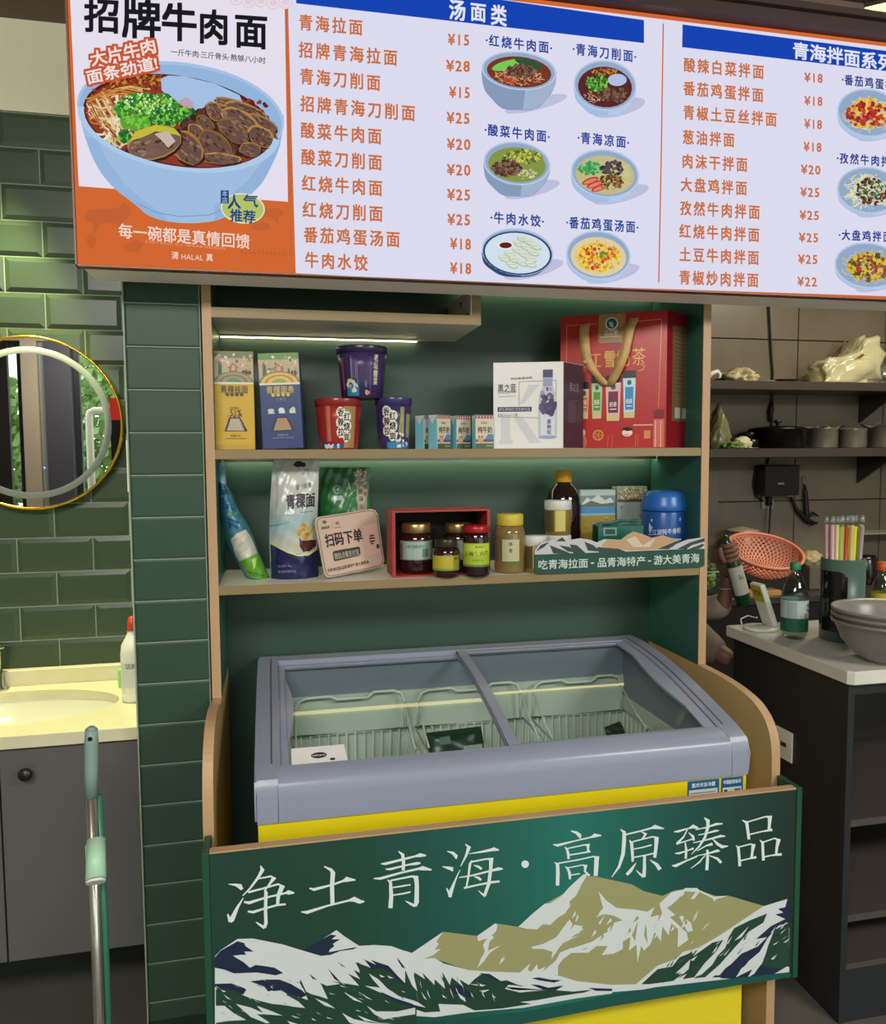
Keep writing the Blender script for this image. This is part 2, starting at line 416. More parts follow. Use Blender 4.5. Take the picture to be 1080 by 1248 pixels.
# glazed street front behind the camera (seen in the mirror): frames, panes, columns
m_frame = mat('dark_door_frame', '#3a3d40', .35, .3); m_col = mat('beige_column_paint', '#cdb9a0', .6); m_wpipe = mat('cream_drain_pipe', '#e6d6c4', .45)
m_pane = thin_glass('window_glass', '#f4faf6', .03)
struct(B().box((-3.2,-2.7,2.45),(4.5,-2.5,2.645)).obj('wall_front', m_wallp))
Yf = -2.6
for n, (xa, xb) in enumerate([(-3.2,-2.70),(-2.66,-2.055),(-1.655,-.30),(-.24,1.5),(1.56,3.0),(3.06,4.5)]):
    wob = B().box((xa,Yf-.03,0),(xa+.045,Yf+.03,2.45)).box((xb-.045,Yf-.03,0),(xb,Yf+.03,2.45)).box((xa+.045,Yf-.03,0),(xb-.045,Yf+.03,.09)).box((xa+.045,Yf-.03,2.36),(xb-.045,Yf+.03,2.45)).obj('window_%d' % (n+1), m_frame)
    struct(wob); B().box((xa+.045,Yf-.004,.09),(xb-.045,Yf+.004,2.36)).obj('pane', m_pane, wob)
struct(B().box((-2.05,-2.72,0),(-1.925,-2.5,2.45)).obj('trim_3', m_col))
struct(B().box((-1.92,-2.66,0),(-1.87,-2.54,2.45)).obj('trim_4', mat('pale_door_frame','#c9cfc8',.3,.4)))
struct(B().box((-1.865,-2.72,0),(-1.66,-2.48,2.45)).obj('trim_5', mat('grey_column','#55525a',.5)))
struct(B().box((-2.66,-2.50,.01),(-2.14,-2.45,2.44)).obj('door_1', mat('dark_brown_door','#2c2624',.3)))
rp = thing('rain_pipe', 'cream rain pipe with a bend outside the shop windows', 'pipe', (-1.8,-3.78,-.02))
B().tube([(0,0,0),(0,0,1.90),(.01,0,1.945),(.05,0,1.965),(.4,0,1.965)], .036, 14).obj('pipe_run', m_wpipe, rp)
qs = thing('floor_sign', 'red sign plate on a black post in front of the windows', 'sign', (-1.07,-1.28,0))
B().lathe([(0,0),(.12,0),(.12,.01),(.015,.02),(.015,1.40),(0,1.40)], n=24).obj('post', mat('black_post','#111111',.4), qs)
B().box((-.06,-.008,1.45),(.05,.008,1.73), .002).obj('black_plate', mat('black_post'), qs)
B().box((-.06,-.008,1.7305),(.05,.008,1.89), .002).obj('red_plate', mat('red_plate','#c42a22',.4), qs)
B().lathe([(.015,1.4005),(.008,1.44),(.008,1.4495),(0,1.4495)], n=12).obj('sign_neck', mat('black_post'), qs)
# pavement and trees outside
struct(B().box((-8,-14,-.12),(9,-2.7,-.02)).obj('pavement', mat('pavement_stone','#a7a296',.8,noise=.1,nscale=8)))
def tree(x, y, h, r, label):
    t = thing('street_tree', label, 'tree', (x,y,-.02), 0, None)
    B().tube([(0,0,0),(.05,.02,h*.35),(0,.05,h*.6)], [.12,.09,.05], 8).obj('trunk', mat('bark','#5b4a3a',.9), t)
    V = []; Fc = []
    for i in range(5200):
        th = rnd.uniform(0,2*PI); ph = math.acos(rnd.uniform(-1,1)); k = r*rnd.uniform(.55,1)
        c = Vector((k*math.sin(ph)*math.cos(th), k*math.sin(ph)*math.sin(th), h*.55+k*1.15*math.cos(ph))); a = Vector((rnd.uniform(-1,1),rnd.uniform(-1,1),rnd.uniform(-1,1))).normalized()*.085; b_ = a.orthogonal().normalized()*.07
        n0 = len(V); V += [c-a, c+b_, c+a, c-b_]; Fc.append((n0,n0+1,n0+2,n0+3))
    me = bpy.data.meshes.new('foliage'); me.from_pydata([tuple(v) for v in V], [], Fc); me.materials.append(mat('tree_leaves','#9fb878',.6,noise=.4,nscale=1.5))
    o = bpy.data.objects.new('foliage', me); COL.objects.link(o); o.parent = t; o['kind'] = 'stuff'
for i, (x, y, h, r) in enumerate([(-7.4,-8,3.6,1.3),(-4.6,-7.6,3.0,1.3),(-2.6,-9.8,3.2,1.5),(.6,-8.4,3.6,1.3)]):
    tree(x, y, h, r, ['green street tree outside, first from the left wall', 'green street tree outside behind the rain pipe', 'green street tree outside right of the beige column', 'green street tree outside furthest to the right'][i])

# ================================================================ DISPLAY CABINET
m_green = mat('green_laminate', '#2d443c', .42, noise=.04, nscale=3)
m_wood = mat('pale_wood_edge', '#b8946e', .5, noise=.07, nscale=12, stretch=(1,1,.1))
m_woodp = mat('light_oak_laminate', '#bd9e68', .42, noise=.06, nscale=8, stretch=(1,1,.15))
m_tan = mat('tan_edge_banding', '#8c7650', .45, noise=.05, nscale=14, stretch=(.1,1,1))
m_cshelf = mat('cream_laminate', '#ddd7c8', .4)
m_led = mat('warm_light_strip', '#fff0b8', .5, emit=5)
XL, XR, YF, YB = -.152, 1.146, 1.9, 2.185
cab = thing('display_cabinet', 'tall green display cabinet with pale wood edges, lit shelves and mountain sign', 'cabinet', (.497,1.9,0))
zt = 1.93
for s, (xa, xb) in ((-1,(XL,XL+.021)),(1,(XR-.022,XR))):
    o = B().box((xa+.0005,YF+.002,.88),(xb-.0005,YB+.014,zt)).obj('side_panel', mat('lit_teal_laminate','#2d5c50',.4), cab, True)  # lighter than the back panel: daylight put into the laminate colour
    B().box((xa,YF-.002,.88),(xb,YF+.0015,zt)).obj('edge_band', m_wood, o, True)
    # lower wing: curved-front side board
    pr_ = [(YB+.014,0),(YB+.014,.878)]
    top_ = .878 if s > 0 else .885
    if s > 0: pr_ += [(1.90,.878),(1.80,.876),(1.72,.869),(1.66,.857),(1.625,.842),(1.598,.82),(1.582,.793),(1.574,.76),(1.572,.72),(1.572,0)]
    else: pr_ += [(1.90,.878),(1.86,.876),(1.82,.888),(1.77,.893),(1.72,.892),(1.68,.883),(1.645,.865),(1.615,.835),(1.595,.79),(1.587,.74),(1.585,.69),(1.585,0)]
    pr_ = pr_[:2]+smooth(pr_[2:-1], 3, False)+pr_[-1:]
    wb = B().prism(pr_, xa, xb, 'x').obj('wing_board', m_woodp, cab, True)
    eb = B(); pts = pr_[2:]
    for i in range(len(pts)-1):
        (y0_,z0_),(y1_,z1_) = pts[i], pts[i+1]
        eb.prism([(y0_,z0_),(y1_,z1_),(y1_-.0012,z1_+.0012),(y0_-.0012,z0_+.0012)], xa, xb, 'x')
    eb.obj('edge_band', m_wood, wb, True)
B().box((XL+.021,YB,.30),(XR-.022,YB+.014,zt)).obj('back_panel', m_green, cab, True)
def shelf(z1, t=.021, lab=None):
    o = B().box((XL+.021,YF+.003,z1-t),(XR-.022,YB,z1)).obj('shelf', m_cshelf, cab, True)
    B().box((XL+.021,YF,z1-t),(XR-.022,YF+.0028,z1)).obj('edge_band', m_tan, o, True)
    return o
Z1 = 1.4705; Z2 = 1.1475
shelf(Z1, .0215); shelf(Z2, .0205)
# the hanging box shelf at the top left
bs = B().box((XL+.021,YF,1.7765),(.513,YF+.004,1.7995)).box((XL+.021,YF+.004,1.7765),(.513,YB,1.7805)).box((.488,YF,1.7995),(.513,YF+.02,1.875)).box((.495,YF+.02,1.7805),(.513,YB,1.875)).obj('box_shelf', m_cshelf, cab, True)
B().box((XL+.021,YF-.0015,1.7765),(.5135,YF-.0002,1.7995)).box((.4905,YF-.0015,1.7997),(.5135,YF-.0002,1.875)).obj('edge_band', m_tan, bs, True)
hb = B()
for (yy, zz) in ((1.96,1.865),(2.03,1.85),(1.96,1.81)): hb.prism([(yy-.004,zz-.006),(yy+.004,zz-.006),(yy+.004,zz+.006),(yy-.004,zz+.006)], .4935, .495, 'x')
hb.obj('screw_hole', mat('black_hole','#0b0b0b',.9), bs, True)
# top cover behind the menu board
B().box((XL,1.90,zt),(XR,YB+.014,zt+.02)).obj('top_panel', m_cshelf, cab, True)
def strip(x0, x1, y, z, em=m_led, lip=True):
    if lip: B().box((x0-.003,y-.004,z-(.0042 if lip == 'low' else .0085)),(x1+.003,y-.0008,z)).obj('added_strip_lip', mat('strip_aluminium','#a8a696',.35,.6), cab, True)  # lip added to hide the strip's bright face
    return B().box((x0,y,z-.006),(x1,y+.008,z)).obj('light_strip', em, cab, True)
m_led2 = mat('green_white_light_strip', '#f2ffd4', .5, emit=15)
strip(XL+.025, .40, 2.16, 1.7764, mat('box_shelf_strip','#fff2c0',.5,emit=9), lip='low')
strip(XL+.025, XR-.026, 2.15, Z1-.0216, m_led2)
strip(.53, XR-.026, 2.15, zt-.0005, mat('top_light_strip','#e6ffcc',.5,emit=9))
strip(-.03, 1.05, 2.118, Z2-.0206, mat('dim_light_strip','#ffe89a',.5,emit=6), lip=False)

# sign board across the front
Yb = 1.5
zb0, zb1 = .2575, .698
sb = B().box((-.134,Yb,zb0),(1.137,Yb+.018,zb1)).obj('sign_board', mat('teal_sign_board','#153f36',.4), cab, True)
B().box((-.134,Yb-.0005,zb1),(1.137,Yb+.0185,zb1+.0035)).obj('edge_band', m_wood, sb, True)
for xa, xb in ((-.148,-.1345),(1.1375,1.151)):
    B().box((xa,Yb-.003,zb0-.003),(xb,Yb+.07,zb1+.004), .001).obj('end_return', mat('green_side_trim','#1d4a35',.42), sb, True)
mb = lambda x, y, d: onY(x, y, Yb-d)
pg = Print(mb, up=-1, step=2e-5)
# backdrop: dark green running into teal, laid in fine upright bands
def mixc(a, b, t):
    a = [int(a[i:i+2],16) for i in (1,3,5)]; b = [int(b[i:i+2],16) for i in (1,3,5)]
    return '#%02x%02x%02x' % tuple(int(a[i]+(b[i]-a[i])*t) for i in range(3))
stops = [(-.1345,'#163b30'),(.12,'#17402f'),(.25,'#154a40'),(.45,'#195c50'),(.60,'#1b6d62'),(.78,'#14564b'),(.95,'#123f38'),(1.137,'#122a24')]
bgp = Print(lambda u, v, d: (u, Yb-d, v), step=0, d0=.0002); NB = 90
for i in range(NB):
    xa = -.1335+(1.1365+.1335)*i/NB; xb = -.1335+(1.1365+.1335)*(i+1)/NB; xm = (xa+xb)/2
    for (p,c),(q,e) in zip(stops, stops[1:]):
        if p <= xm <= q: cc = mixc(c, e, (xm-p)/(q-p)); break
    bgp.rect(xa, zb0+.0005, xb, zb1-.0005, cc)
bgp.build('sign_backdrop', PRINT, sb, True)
# ---- the mountains (outlines in photograph pixels on the sign's plane)
WH, NV, DG, TN, TL = '#d0d4d4', '#15233f', '#1b3f2d', '#9a9668', '#124f47'
def q(s, ox, oy, pts): return [(ox+x/s, oy+y/s) for x, y in pts]
M = Print(mb, up=-1, d0=.0006, step=3e-6)
a_ = lambda pts: q(4.32, 255, 1110, pts)      # left crop
b_ = lambda pts: q(4.32, 495, 1080, pts)      # middle crop
c_ = lambda pts: q(4.5, 735, 1060, pts)       # right crop
e_ = lambda pts: q(2.7, 600, 940, pts)
# tan massif
M.poly(e_([(-240,616),(-162,528),(-49,542),(10,500),(85,512),(100,518),(170,438),(240,400),(310,343),(345,347),(395,358),(460,372),(500,395),(560,410),(600,392),(640,387),(675,390),(735,410),(780,410),(890,442),(975,468),(975,640),(800,680),(500,706),(300,700),(92,664),(-78,656),(-190,616)]), TN)
# white ridge on left flanks of the tan peaks
M.poly(b_([(30,352),(195,240),(180,262),(160,290),(172,305),(150,335),(185,330),(140,365),(100,380),(60,380)]), WH)
M.poly(b_([(375,262),(470,195),(482,205),(475,235),(450,262),(465,268),(440,292),(430,340),(500,310),(440,352),(410,395),(375,430),(395,380),(415,345),(405,310),(425,275),(380,290)]), WH)
M.poly(b_([(520,365),(510,385),(525,378),(490,415),(500,385)]), WH)
M.poly(b_([(590,215),(660,150),(730,92),(760,90),(820,50),(860,5),(930,-60),(960,-70),(925,-10),(895,50),(860,80),(865,105),(835,145),(800,165),(760,205),(720,200),(690,228),(640,225)]), WH)
M.poly(b_([(660,320),(720,305),(790,270),(860,175),(880,205),(935,210),(905,225),(915,250),(880,245),(850,265),(800,300),(830,290),(765,385),(770,345),(720,330),(665,330)]), WH)
M.poly(b_([(600,455),(655,405),(640,440),(660,450),(690,410),(695,440),(735,425),(720,450),(790,390),(810,350),(870,325),(940,335),(1000,290),(1085,200),(1075,260),(1010,310),(960,350),(870,352),(825,385),(800,420),(800,468),(700,465)]), WH)
# big snow basin in the middle
M.poly(e_([(350,395),(375,425),(410,450),(470,455),(510,462),(545,440),(590,398),(640,387),(612,420),(590,440),(575,450),(600,470),(610,480),(625,475),(655,500),(660,525),(640,530),(645,555),(610,580),(612,520),(590,500),(580,540),(560,510),(555,560),(535,530),(520,570),(500,590),(490,575),(478,630),(475,570),(450,590),(455,545),(430,560),(430,585),(400,600),(360,605),(380,575),(330,575),(280,590),(240,605),(215,640),(210,672),(150,665),(190,650),(225,600),(270,580),(330,560),(390,520),(395,500),(430,490),(400,475),(370,470),(340,480),(365,450),(358,425)]), WH)
for p in ([(545,420),(520,480),(560,470)],[(610,470),(585,480),(650,540)],[(480,490),(460,540),(470,560)],[(505,500),(500,540),(512,570)]): M.poly(e_(p), TN)
M.poly(c_([(370,180),(450,100),(515,100),(530,112),(610,148),(690,142),(620,162),(612,175),(600,156),(530,122),(500,160),(480,160),(510,122),(450,118),(440,140),(420,150),(370,190),(330,230)]), WH)
for p in ([(525,220),(515,260),(492,290),(500,250)],[(590,285),(560,320),(540,335),(560,305)],[(480,395),(500,390),(485,408)],[(325,380),(310,420),(318,395)]): M.poly(c_(p), '#c2bfa2')
M.poly(e_([(350,500),(372,470),(355,505)]), WH); M.poly(e_([(205,555),(260,500),(290,510),(300,520),(255,550),(285,540),(215,575)]), WH)
# white front range, left to right
M.poly(a_([(30,240),(60,208),(150,148),(230,146),(390,178),(500,212),(590,238),(510,206),(670,102),(720,140),(790,185),(870,180),(960,186),(1010,205),(1080,228),(1090,650),(30,650)]), WH)
M.poly(b_([(-5,340),(30,352),(100,382),(150,378),(200,408),(330,442),(450,450),(600,455),(800,470),(900,500),(1085,520),(1085,565),(900,590),(620,640),(330,665),(150,690),(-5,680)]), WH)
M.poly(c_([(-5,632),(180,628),(300,525),(400,490),(440,450),(520,430),(640,360),(880,200),(1012,160),(1012,300),(1022,320),(1020,580),(900,590),(500,630),(250,655),(-5,675)]), WH)
# navy shadows
M.poly(a_([(30,245),(60,210),(150,160),(185,170),(190,185),(235,215),(185,215),(195,232),(165,232),(125,237),(180,270),(215,300),(245,285),(300,292),(345,300),(390,328),(350,340),(250,325),(130,330),(80,310),(30,300)]), NV)
M.poly(a_([(500,205),(640,125),(670,130),(645,150),(690,150),(650,175),(660,185),(635,205),(630,218),(780,190),(760,203),(690,212),(640,232),(590,238)]), NV)
M.poly(a_([(60,335),(110,335),(160,360),(100,352)]), NV); M.poly(a_([(165,372),(200,382),(180,382)]), NV)
M.poly(a_([(30,385),(120,382),(200,410),(180,440),(60,430),(30,400)]), NV)
M.poly(a_([(215,370),(290,362),(370,362),(430,385),(490,420),(515,445),(480,460),(430,450),(380,420),(310,425),(290,400)]), NV)
M.poly(a_([(480,360),(520,445),(500,420),(478,380)]), NV); M.poly(a_([(525,330),(570,365),(545,358)]), NV)
M.poly(a_([(625,305),(660,340),(700,385),(660,360)]), NV); M.poly(a_([(670,265),(720,298),(700,292)]), NV)
M.poly(a_([(990,245),(1035,305),(1015,298),(995,265)]), NV)
M.poly(a_([(770,270),(850,300),(815,255),(880,285),(850,258),(945,290),(990,340),(1040,390),(1085,430),(1085,520),(1000,500),(900,440),(800,350),(790,310)]), NV)
# dark forest slopes with spiky snow tongues between
M.poly(a_([(35,415),(60,405),(130,420),(190,450),(250,470),(330,490),(380,495),(505,512),(470,478),(400,440),(430,440),(520,470),(500,420),(540,440),(580,450),(625,465),(600,410),(585,380),(620,395),(690,385),(640,370),(700,380),(790,395),(730,330),(795,360),(760,310),(800,330),(780,270),(850,310),(910,300),(960,330),(1000,370),(1092,440),(1092,650),(35,650)]), DG)
M.poly(b_([(-5,440),(30,520),(60,555),(40,470),(45,455),(100,490),(85,455),(150,520),(150,490),(205,540),(190,450),(230,520),(240,480),(300,530),(280,490),(330,520),(360,490),(400,460),(460,480),(500,500),(530,495),(590,520),(620,525),(540,520),(520,540),(600,560),(700,550),(760,545),(830,525),(790,548),(880,555),(980,545),(940,560),(800,580),(690,600),(600,610),(660,620),(500,645),(360,655),(300,625),(170,620),(180,660),(100,665),(20,640),(-5,630)]), DG)
M.poly(b_([(230,530),(280,520),(335,560),(345,600),(300,570),(250,560)]), NV); M.poly(b_([(-5,585),(40,600),(90,650),(50,640),(-5,620)]), NV)
M.poly(b_([(385,458),(440,462),(500,500),(560,510),(620,530),(560,520),(500,508),(440,480)]), NV)
M.poly(b_([(660,485),(700,480),(760,492),(820,495),(780,508),(700,496)]), NV); M.poly(b_([(655,517),(700,520),(750,535),(830,522),(780,545),(700,548),(560,545),(520,530),(590,548),(720,545)]), NV)
M.poly(b_([(960,535),(1085,540),(1085,552),(1000,552)]), NV)
for p in ([(370,505),(415,525),(385,520)],[(385,550),(440,545),(410,560)],[(270,560),(310,590),(315,610),(285,590)],[(80,555),(110,600),(95,590)],[(190,570),(215,590),(195,585)],[(0,595),(60,610),(105,640),(40,625)],[(330,515),(420,520),(400,528)],[(455,570),(475,590),(462,585)]): M.poly(b_(p), WH)
# snow tongues over the left forest
for p in ([(200,330),(300,355),(330,420),(400,440),(460,480),(505,512),(440,505),(330,480),(250,450),(180,405),(110,380),(35,340),(35,310),(130,330)],[(140,490),(220,510),(300,545),(388,552),(310,545),(250,545),(320,590),(300,592),(220,560)],[(35,500),(80,500),(130,540),(195,575),(100,580),(35,590)],[(250,500),(320,525),(385,552),(290,545)],[(60,415),(90,425),(75,428)],[(75,440),(115,468),(95,462)],[(555,460),(620,485),(665,515),(610,500)],[(710,430),(760,455),(810,485),(760,470)],[(780,455),(820,470),(800,465)],[(800,435),(860,470),(830,460)],[(840,330),(890,360),(940,410),(1000,450),(1085,475),(1085,495),(980,460),(900,430),(820,395),(900,405),(860,360)],[(895,335),(925,348),(905,350)],[(935,340),(972,355),(950,355)],[(830,500),(880,530),(990,530),(1085,510),(1085,545),(980,560),(920,572),(870,545)],[(700,538),(760,570),(850,590),(970,592),(780,600),(740,590)],[(780,550),(860,580),(900,590),(820,580)],[(430,550),(480,565),(450,562)],[(410,580),(480,600),(430,600)],[(540,565),(565,578),(545,575)]): M.poly(a_(p), WH)
M.poly(a_([(215,372),(290,362),(370,362),(430,385),(490,425),(510,445),(450,440),(380,410),(310,425),(290,400)]), NV)
M.poly(a_([(900,425),(980,460),(1085,500),(1085,510),(1010,490),(930,450)]), NV)
# right forest slopes
for p in ([(210,628),(300,545),(380,530),(420,480),(520,440),(490,480),(440,530),(390,575),(440,570),(385,610),(330,618),(250,628)],[(480,485),(600,400),(660,385),(620,450),(560,510),(500,590),(440,600),(400,605),(470,545)],[(690,370),(720,320),(800,280),(900,240),(880,290),(800,340),(720,430),(640,520),(560,590),(500,595),(600,500),(670,430)],[(905,420),(940,330),(1020,290),(1022,560),(930,580),(870,585),(860,540),(890,470)],[(280,600),(430,560),(330,620)]): M.poly(c_(p), DG)
for p in ([(600,590),(700,520),(760,460),(850,420),(900,370),(840,380),(920,310),(1000,270),(1028,262),(1028,285),(960,310),(900,380),(860,450),(800,500),(730,590)],[(1012,162),(1028,165),(1028,262),(1000,270),(945,245),(990,235),(960,215),(1000,205)],[(640,595),(760,530),(860,520),(930,540),(1020,540),(1020,575),(920,585),(760,600)]): M.poly(c_(p), NV)
for p in ([(730,590),(760,540),(880,460),(850,500),(880,500),(830,570),(795,590),(820,545)],[(925,580),(1010,530),(1022,535),(1020,580)],[(500,590),(560,530),(630,470),(600,520),(540,575)],[(610,580),(700,500),(680,530),(640,578)],[(920,490),(955,465),(935,492)],[(930,412),(965,392),(945,410)],[(990,400),(1028,372),(1005,398)],[(480,495),(520,470),(495,500)],[(720,390),(800,310),(760,370)],[(385,610),(460,570),(430,608)],[(580,590),(640,600),(600,602)],[(630,612),(690,608),(650,616)],[(420,618),(500,628),(380,632)]): M.poly(c_(p), WH)
# ragged snow spikes that break up the forest edges
for i in range(60):
    x = rnd.uniform(262,500); y = 1195 + (x-262)*.02 + rnd.uniform(-4,42)
    M.poly([(x,y),(x+rnd.uniform(3,9),y+rnd.uniform(2,5)),(x+rnd.uniform(1,3),y+1.6)], WH if i%3 else NV)
for i in range(26):
    x = rnd.uniform(505,600); y = 1190 + rnd.uniform(-4,24)
    M.poly([(x,y),(x+rnd.uniform(2,5),y+rnd.uniform(7,16)),(x+rnd.uniform(0,1.5),y+5)], WH if i%2 else DG)
for i in range(34):
    x = rnd.uniform(810,955); y = 1185-(x-810)*.28+rnd.uniform(-16,4)
    M.poly([(x,y),(x+rnd.uniform(5,10),y-rnd.uniform(5,11)),(x+3,y-1.5)], WH if i%2 else NV)
for i in range(26):
    x = rnd.uniform(680,850); y = 1122+rnd.uniform(-12,26)
    M.poly([(x,y),(x-rnd.uniform(2,6),y+rnd.uniform(7,15)),(x+1.5,y+4)], WH if i%2 else TN)
M.poly([(262,1294),(262,1279),(637,1234),(800,1203),(964,1184.5),(964.5,1191),(800,1216),(637,1248),(262,1296)], TL)
M.build('mountain_print', PRINT, sb, True)
# ---- brushed lettering, traced stroke by stroke; each stroke is a centre line with a width
def S(P_, s, ox, oy, strokes, k=1.0):
    P_ = Print(mb, up=-1, d0=.0012, step=1e-6)
    for st in strokes:
        pts = [(ox+a/s, oy+b/s) for a, b, _ in st]; P_.line(pts, [max(.25, c/s*k) for _, _, c in st], '#d8e0de')
    P_.build('sign_character', PRINT, sb, True)
L = None
S(L, 6, 265, 1030, [
 [(80,285,4),(130,290,18),(165,300,36),(180,325,22)], [(190,385,6),(150,450,20),(105,545,38),(92,560,24)], [(95,560,26),(75,505,12)],
 [(315,150,8),(330,180,30),(300,235,20),(240,315,14),(185,370,8)], [(300,245,10),(390,228,14),(415,240,34),(385,280,16),(352,325,10)],
 [(225,345,16),(330,318,14),(445,285,14),(475,300,38),(445,370,28),(440,435,22)], [(195,415,14),(230,422,22),(350,385,14),(500,350,14),(520,345,34),(562,350,10)],
 [(222,485,14),(260,490,20),(350,462,14),(440,438,16),(500,432,14)],[(345,325,10),(355,345,26),(352,480,24),(355,570,26),(345,605,22)],[(345,605,22),(310,582,16),(282,562,6)]])
S(L, 6, 265, 1030, [[(780,155,8),(830,180,22),(845,200,34),(838,300,30),(842,430,30)],[(672,315,8),(705,325,22),(840,290,14),(920,262,16),(945,250,38),(1010,255,8)],[(612,488,8),(655,492,24),(800,445,14),(960,405,14),(1000,395,38),(1045,415,30),(1075,412,8)]])
S(L, 4.909, 445, 1010, [[(95,210,6),(120,210,16),(300,165,12),(330,158,24),(365,160,8)],[(200,135,6),(225,155,20),(230,200,20),(228,250,18)],[(122,242,6),(150,242,14),(260,215,10),(310,208,18),(332,205,8)],[(52,298,6),(90,298,16),(220,262,12),(320,240,14),(345,236,26),(398,246,8)],
 [(135,305,6),(152,320,18),(157,400,24),(152,475,26)],[(152,310,10),(280,285,12),(305,290,30),(310,340,24),(308,440,28),(300,465,16)],[(300,462,18),(270,448,14),(242,432,4)],[(165,352,8),(230,342,10),(272,335,8)],[(165,398,8),(230,388,10),(272,378,10)]])
S(L, 4.909, 445, 1010, [[(492,135,4),(525,145,18),(545,165,22),(545,180,8)],[(462,226,4),(500,235,18),(520,240,24),(523,255,8)],[(568,245,4),(535,320,12),(510,385,26),(508,410,18)],[(505,395,14),(488,355,8)],
 [(600,92,6),(622,110,24),(605,160,14),(572,225,4)],[(622,150,4),(700,138,12),(760,125,18),(770,122,24),(802,128,6)],[(640,188,5),(628,210,16),(618,290,12),(605,355,10)],[(630,200,10),(720,182,10),(755,180,30),(752,240,20),(740,330,20),(715,400,18)],[(720,402,18),(700,390,10),(678,370,4)],[(563,292,6),(640,280,10),(750,252,12),(800,240,20),(825,240,6)],[(592,355,12),(680,335,10),(760,320,14),(805,315,12)],[(650,218,4),(680,228,16),(698,242,14)],[(652,285,4),(680,295,16),(695,308,12)]])
L = Print(mb, up=-1, d0=.0012, step=1e-6); L.ell(445+958/4.909, 1010+212/4.909, 4.6, 4.6, '#d8e0de')
S(L, 7.2, 665, 980, [[(222,235,8),(270,250,24),(300,275,34),(305,300,14)],[(65,355,6),(105,362,24),(250,325,12),(400,290,14),(430,275,36),(490,275,8)],[(168,375,6),(188,395,22),(200,440,24),(202,482,20)],[(190,390,10),(340,358,12),(375,358,36),(372,400,18),(380,425,24)],[(205,448,12),(300,432,12),(395,415,16)],[(78,512,6),(105,525,30),(108,600,32),(105,715,30)],[(110,520,12),(280,490,12),(420,460,12),(450,465,44),(445,540,38),(440,630,36)],[(170,548,6),(192,562,20),(210,600,24),(215,660,20)],[(195,560,10),(320,535,10),(352,540,34),(345,590,18),(385,628,20)],[(215,625,10),(300,610,12)]])
S(L, 7.2, 665, 980, [[(658,222,8),(690,245,30),(690,320,34),(680,440,32),(645,550,22),(580,642,6)],[(700,268,14),(850,232,14),(930,210,16),(960,200,38),(1040,215,8)],[(835,240,6),(880,262,28),(850,305,16)],[(735,315,6),(755,340,28),(762,430,26),(765,505,20)],[(765,330,12),(940,285,12),(975,295,40),(968,390,30),(958,470,26)],[(775,395,10),(860,378,12),(930,358,14)],[(770,468,12),(880,448,12),(960,430,14)],[(868,455,24),(868,560,28),(862,640,32)],[(860,638,24),(825,610,16),(795,580,6)],[(795,515,6),(750,580,30),(712,620,26)],[(918,490,6),(975,530,30),(1005,575,34)]])
S(L, 7.2, 815, 980, [[(45,243,6),(80,240,20),(180,212,12),(215,195,34),(262,212,14)],[(165,225,8),(130,290,14),(75,345,22)],[(68,350,16),(150,325,10),(215,305,14)],[(175,250,6),(215,285,26),(222,320,18)],[(145,335,10),(155,400,22),(150,480,20)],[(55,432,6),(90,432,20),(160,410,10),(220,388,18)],[(28,540,6),(60,542,26),(150,500,14),(250,458,14)],
 [(312,118,8),(345,145,34),(345,200,28),(320,290,22),(270,370,16),(200,440,5)],[(235,225,8),(330,205,12),(420,175,22),(475,172,10)],[(260,272,8),(340,255,12),(410,235,20),(442,232,8)],[(215,340,8),(330,315,12),(460,280,22),(498,282,8)],[(380,300,6),(430,350,24),(470,375,30),(522,368,8)],[(250,410,8),(330,365,12),(385,350,26)],[(240,455,6),(340,435,12),(430,408,24),(450,412,8)],[(340,400,20),(342,480,26),(335,580,28)],[(320,450,8),(270,510,14),(195,565,5)],[(355,450,6),(430,480,22),(462,515,24)]])
S(L, 7.2, 815, 980, [[(645,140,6),(685,160,30),(695,230,26),(705,310,24)],[(690,158,12),(850,110,12),(890,112,44),(885,175,26),(880,235,24)],[(705,268,12),(820,240,12),(910,225,22)],[(590,362,6),(612,380,24),(620,470,24),(625,545,26)],[(612,378,12),(720,350,12),(745,358,38),(735,420,22),(728,470,22)],[(630,497,12),(700,480,12),(770,465,22)],[(800,315,6),(825,335,26),(828,420,24),(832,495,24)],[(828,335,12),(930,300,12),(965,315,40),(950,380,24),(945,440,22)],[(835,465,12),(900,450,12),(992,440,24)]])
L.build('sign_dot', PRINT, sb, True)
# ================================================================ MENU BOARD (backlit)
YP = 1.74
mbd = thing('menu_board', 'long backlit menu board with noodle pictures and price lists hanging across the top', 'sign', (.83,1.8,1.845))
PX0, PX1, PZ0, PZ1 = -.3785, 2.05, 1.8455, 2.4745
o = B().box((PX0,YP+.0005,PZ0+.001),(PX1,YP+.15,PZ1), .004).obj('light_box', mat('light_box_casing','#cfc6b6',.45,emit=.12), mbd, True)
B().box((PX0-.004,YP-.006,PZ0-.003),(PX1,YP+.02,PZ0-.0005)).box((PX0-.004,YP-.006,PZ0-.003),(PX0-.0005,YP+.02,PZ1)).obj('edge_frame', mat('brown_frame_strip','#7a4a36',.4), mbd, True)
B().box((PX0-.02,YP-.03,PZ1+.001),(PX1,YP+.15,PZ1+.03)).box((PX0-.02,YP-.045,PZ1+.03),(PX1,YP+.15,PZ1+.045)).obj('top_moulding', mat('dark_brown_moulding','#3d2c29',.4), mbd, True)
struct(B().box((-.1,1.87,PZ1+.047),(4.49,1.8995,2.6445)).obj('trim_2', m_ceil))
mp = lambda x, y, d: onY(x, y, YP-d)
OR, BL, LV, TXT = '#d86b35', '#1746b8', '#e4e2f6', '#cf7442'
uv = lambda u, v, d: (u, YP-d, v)
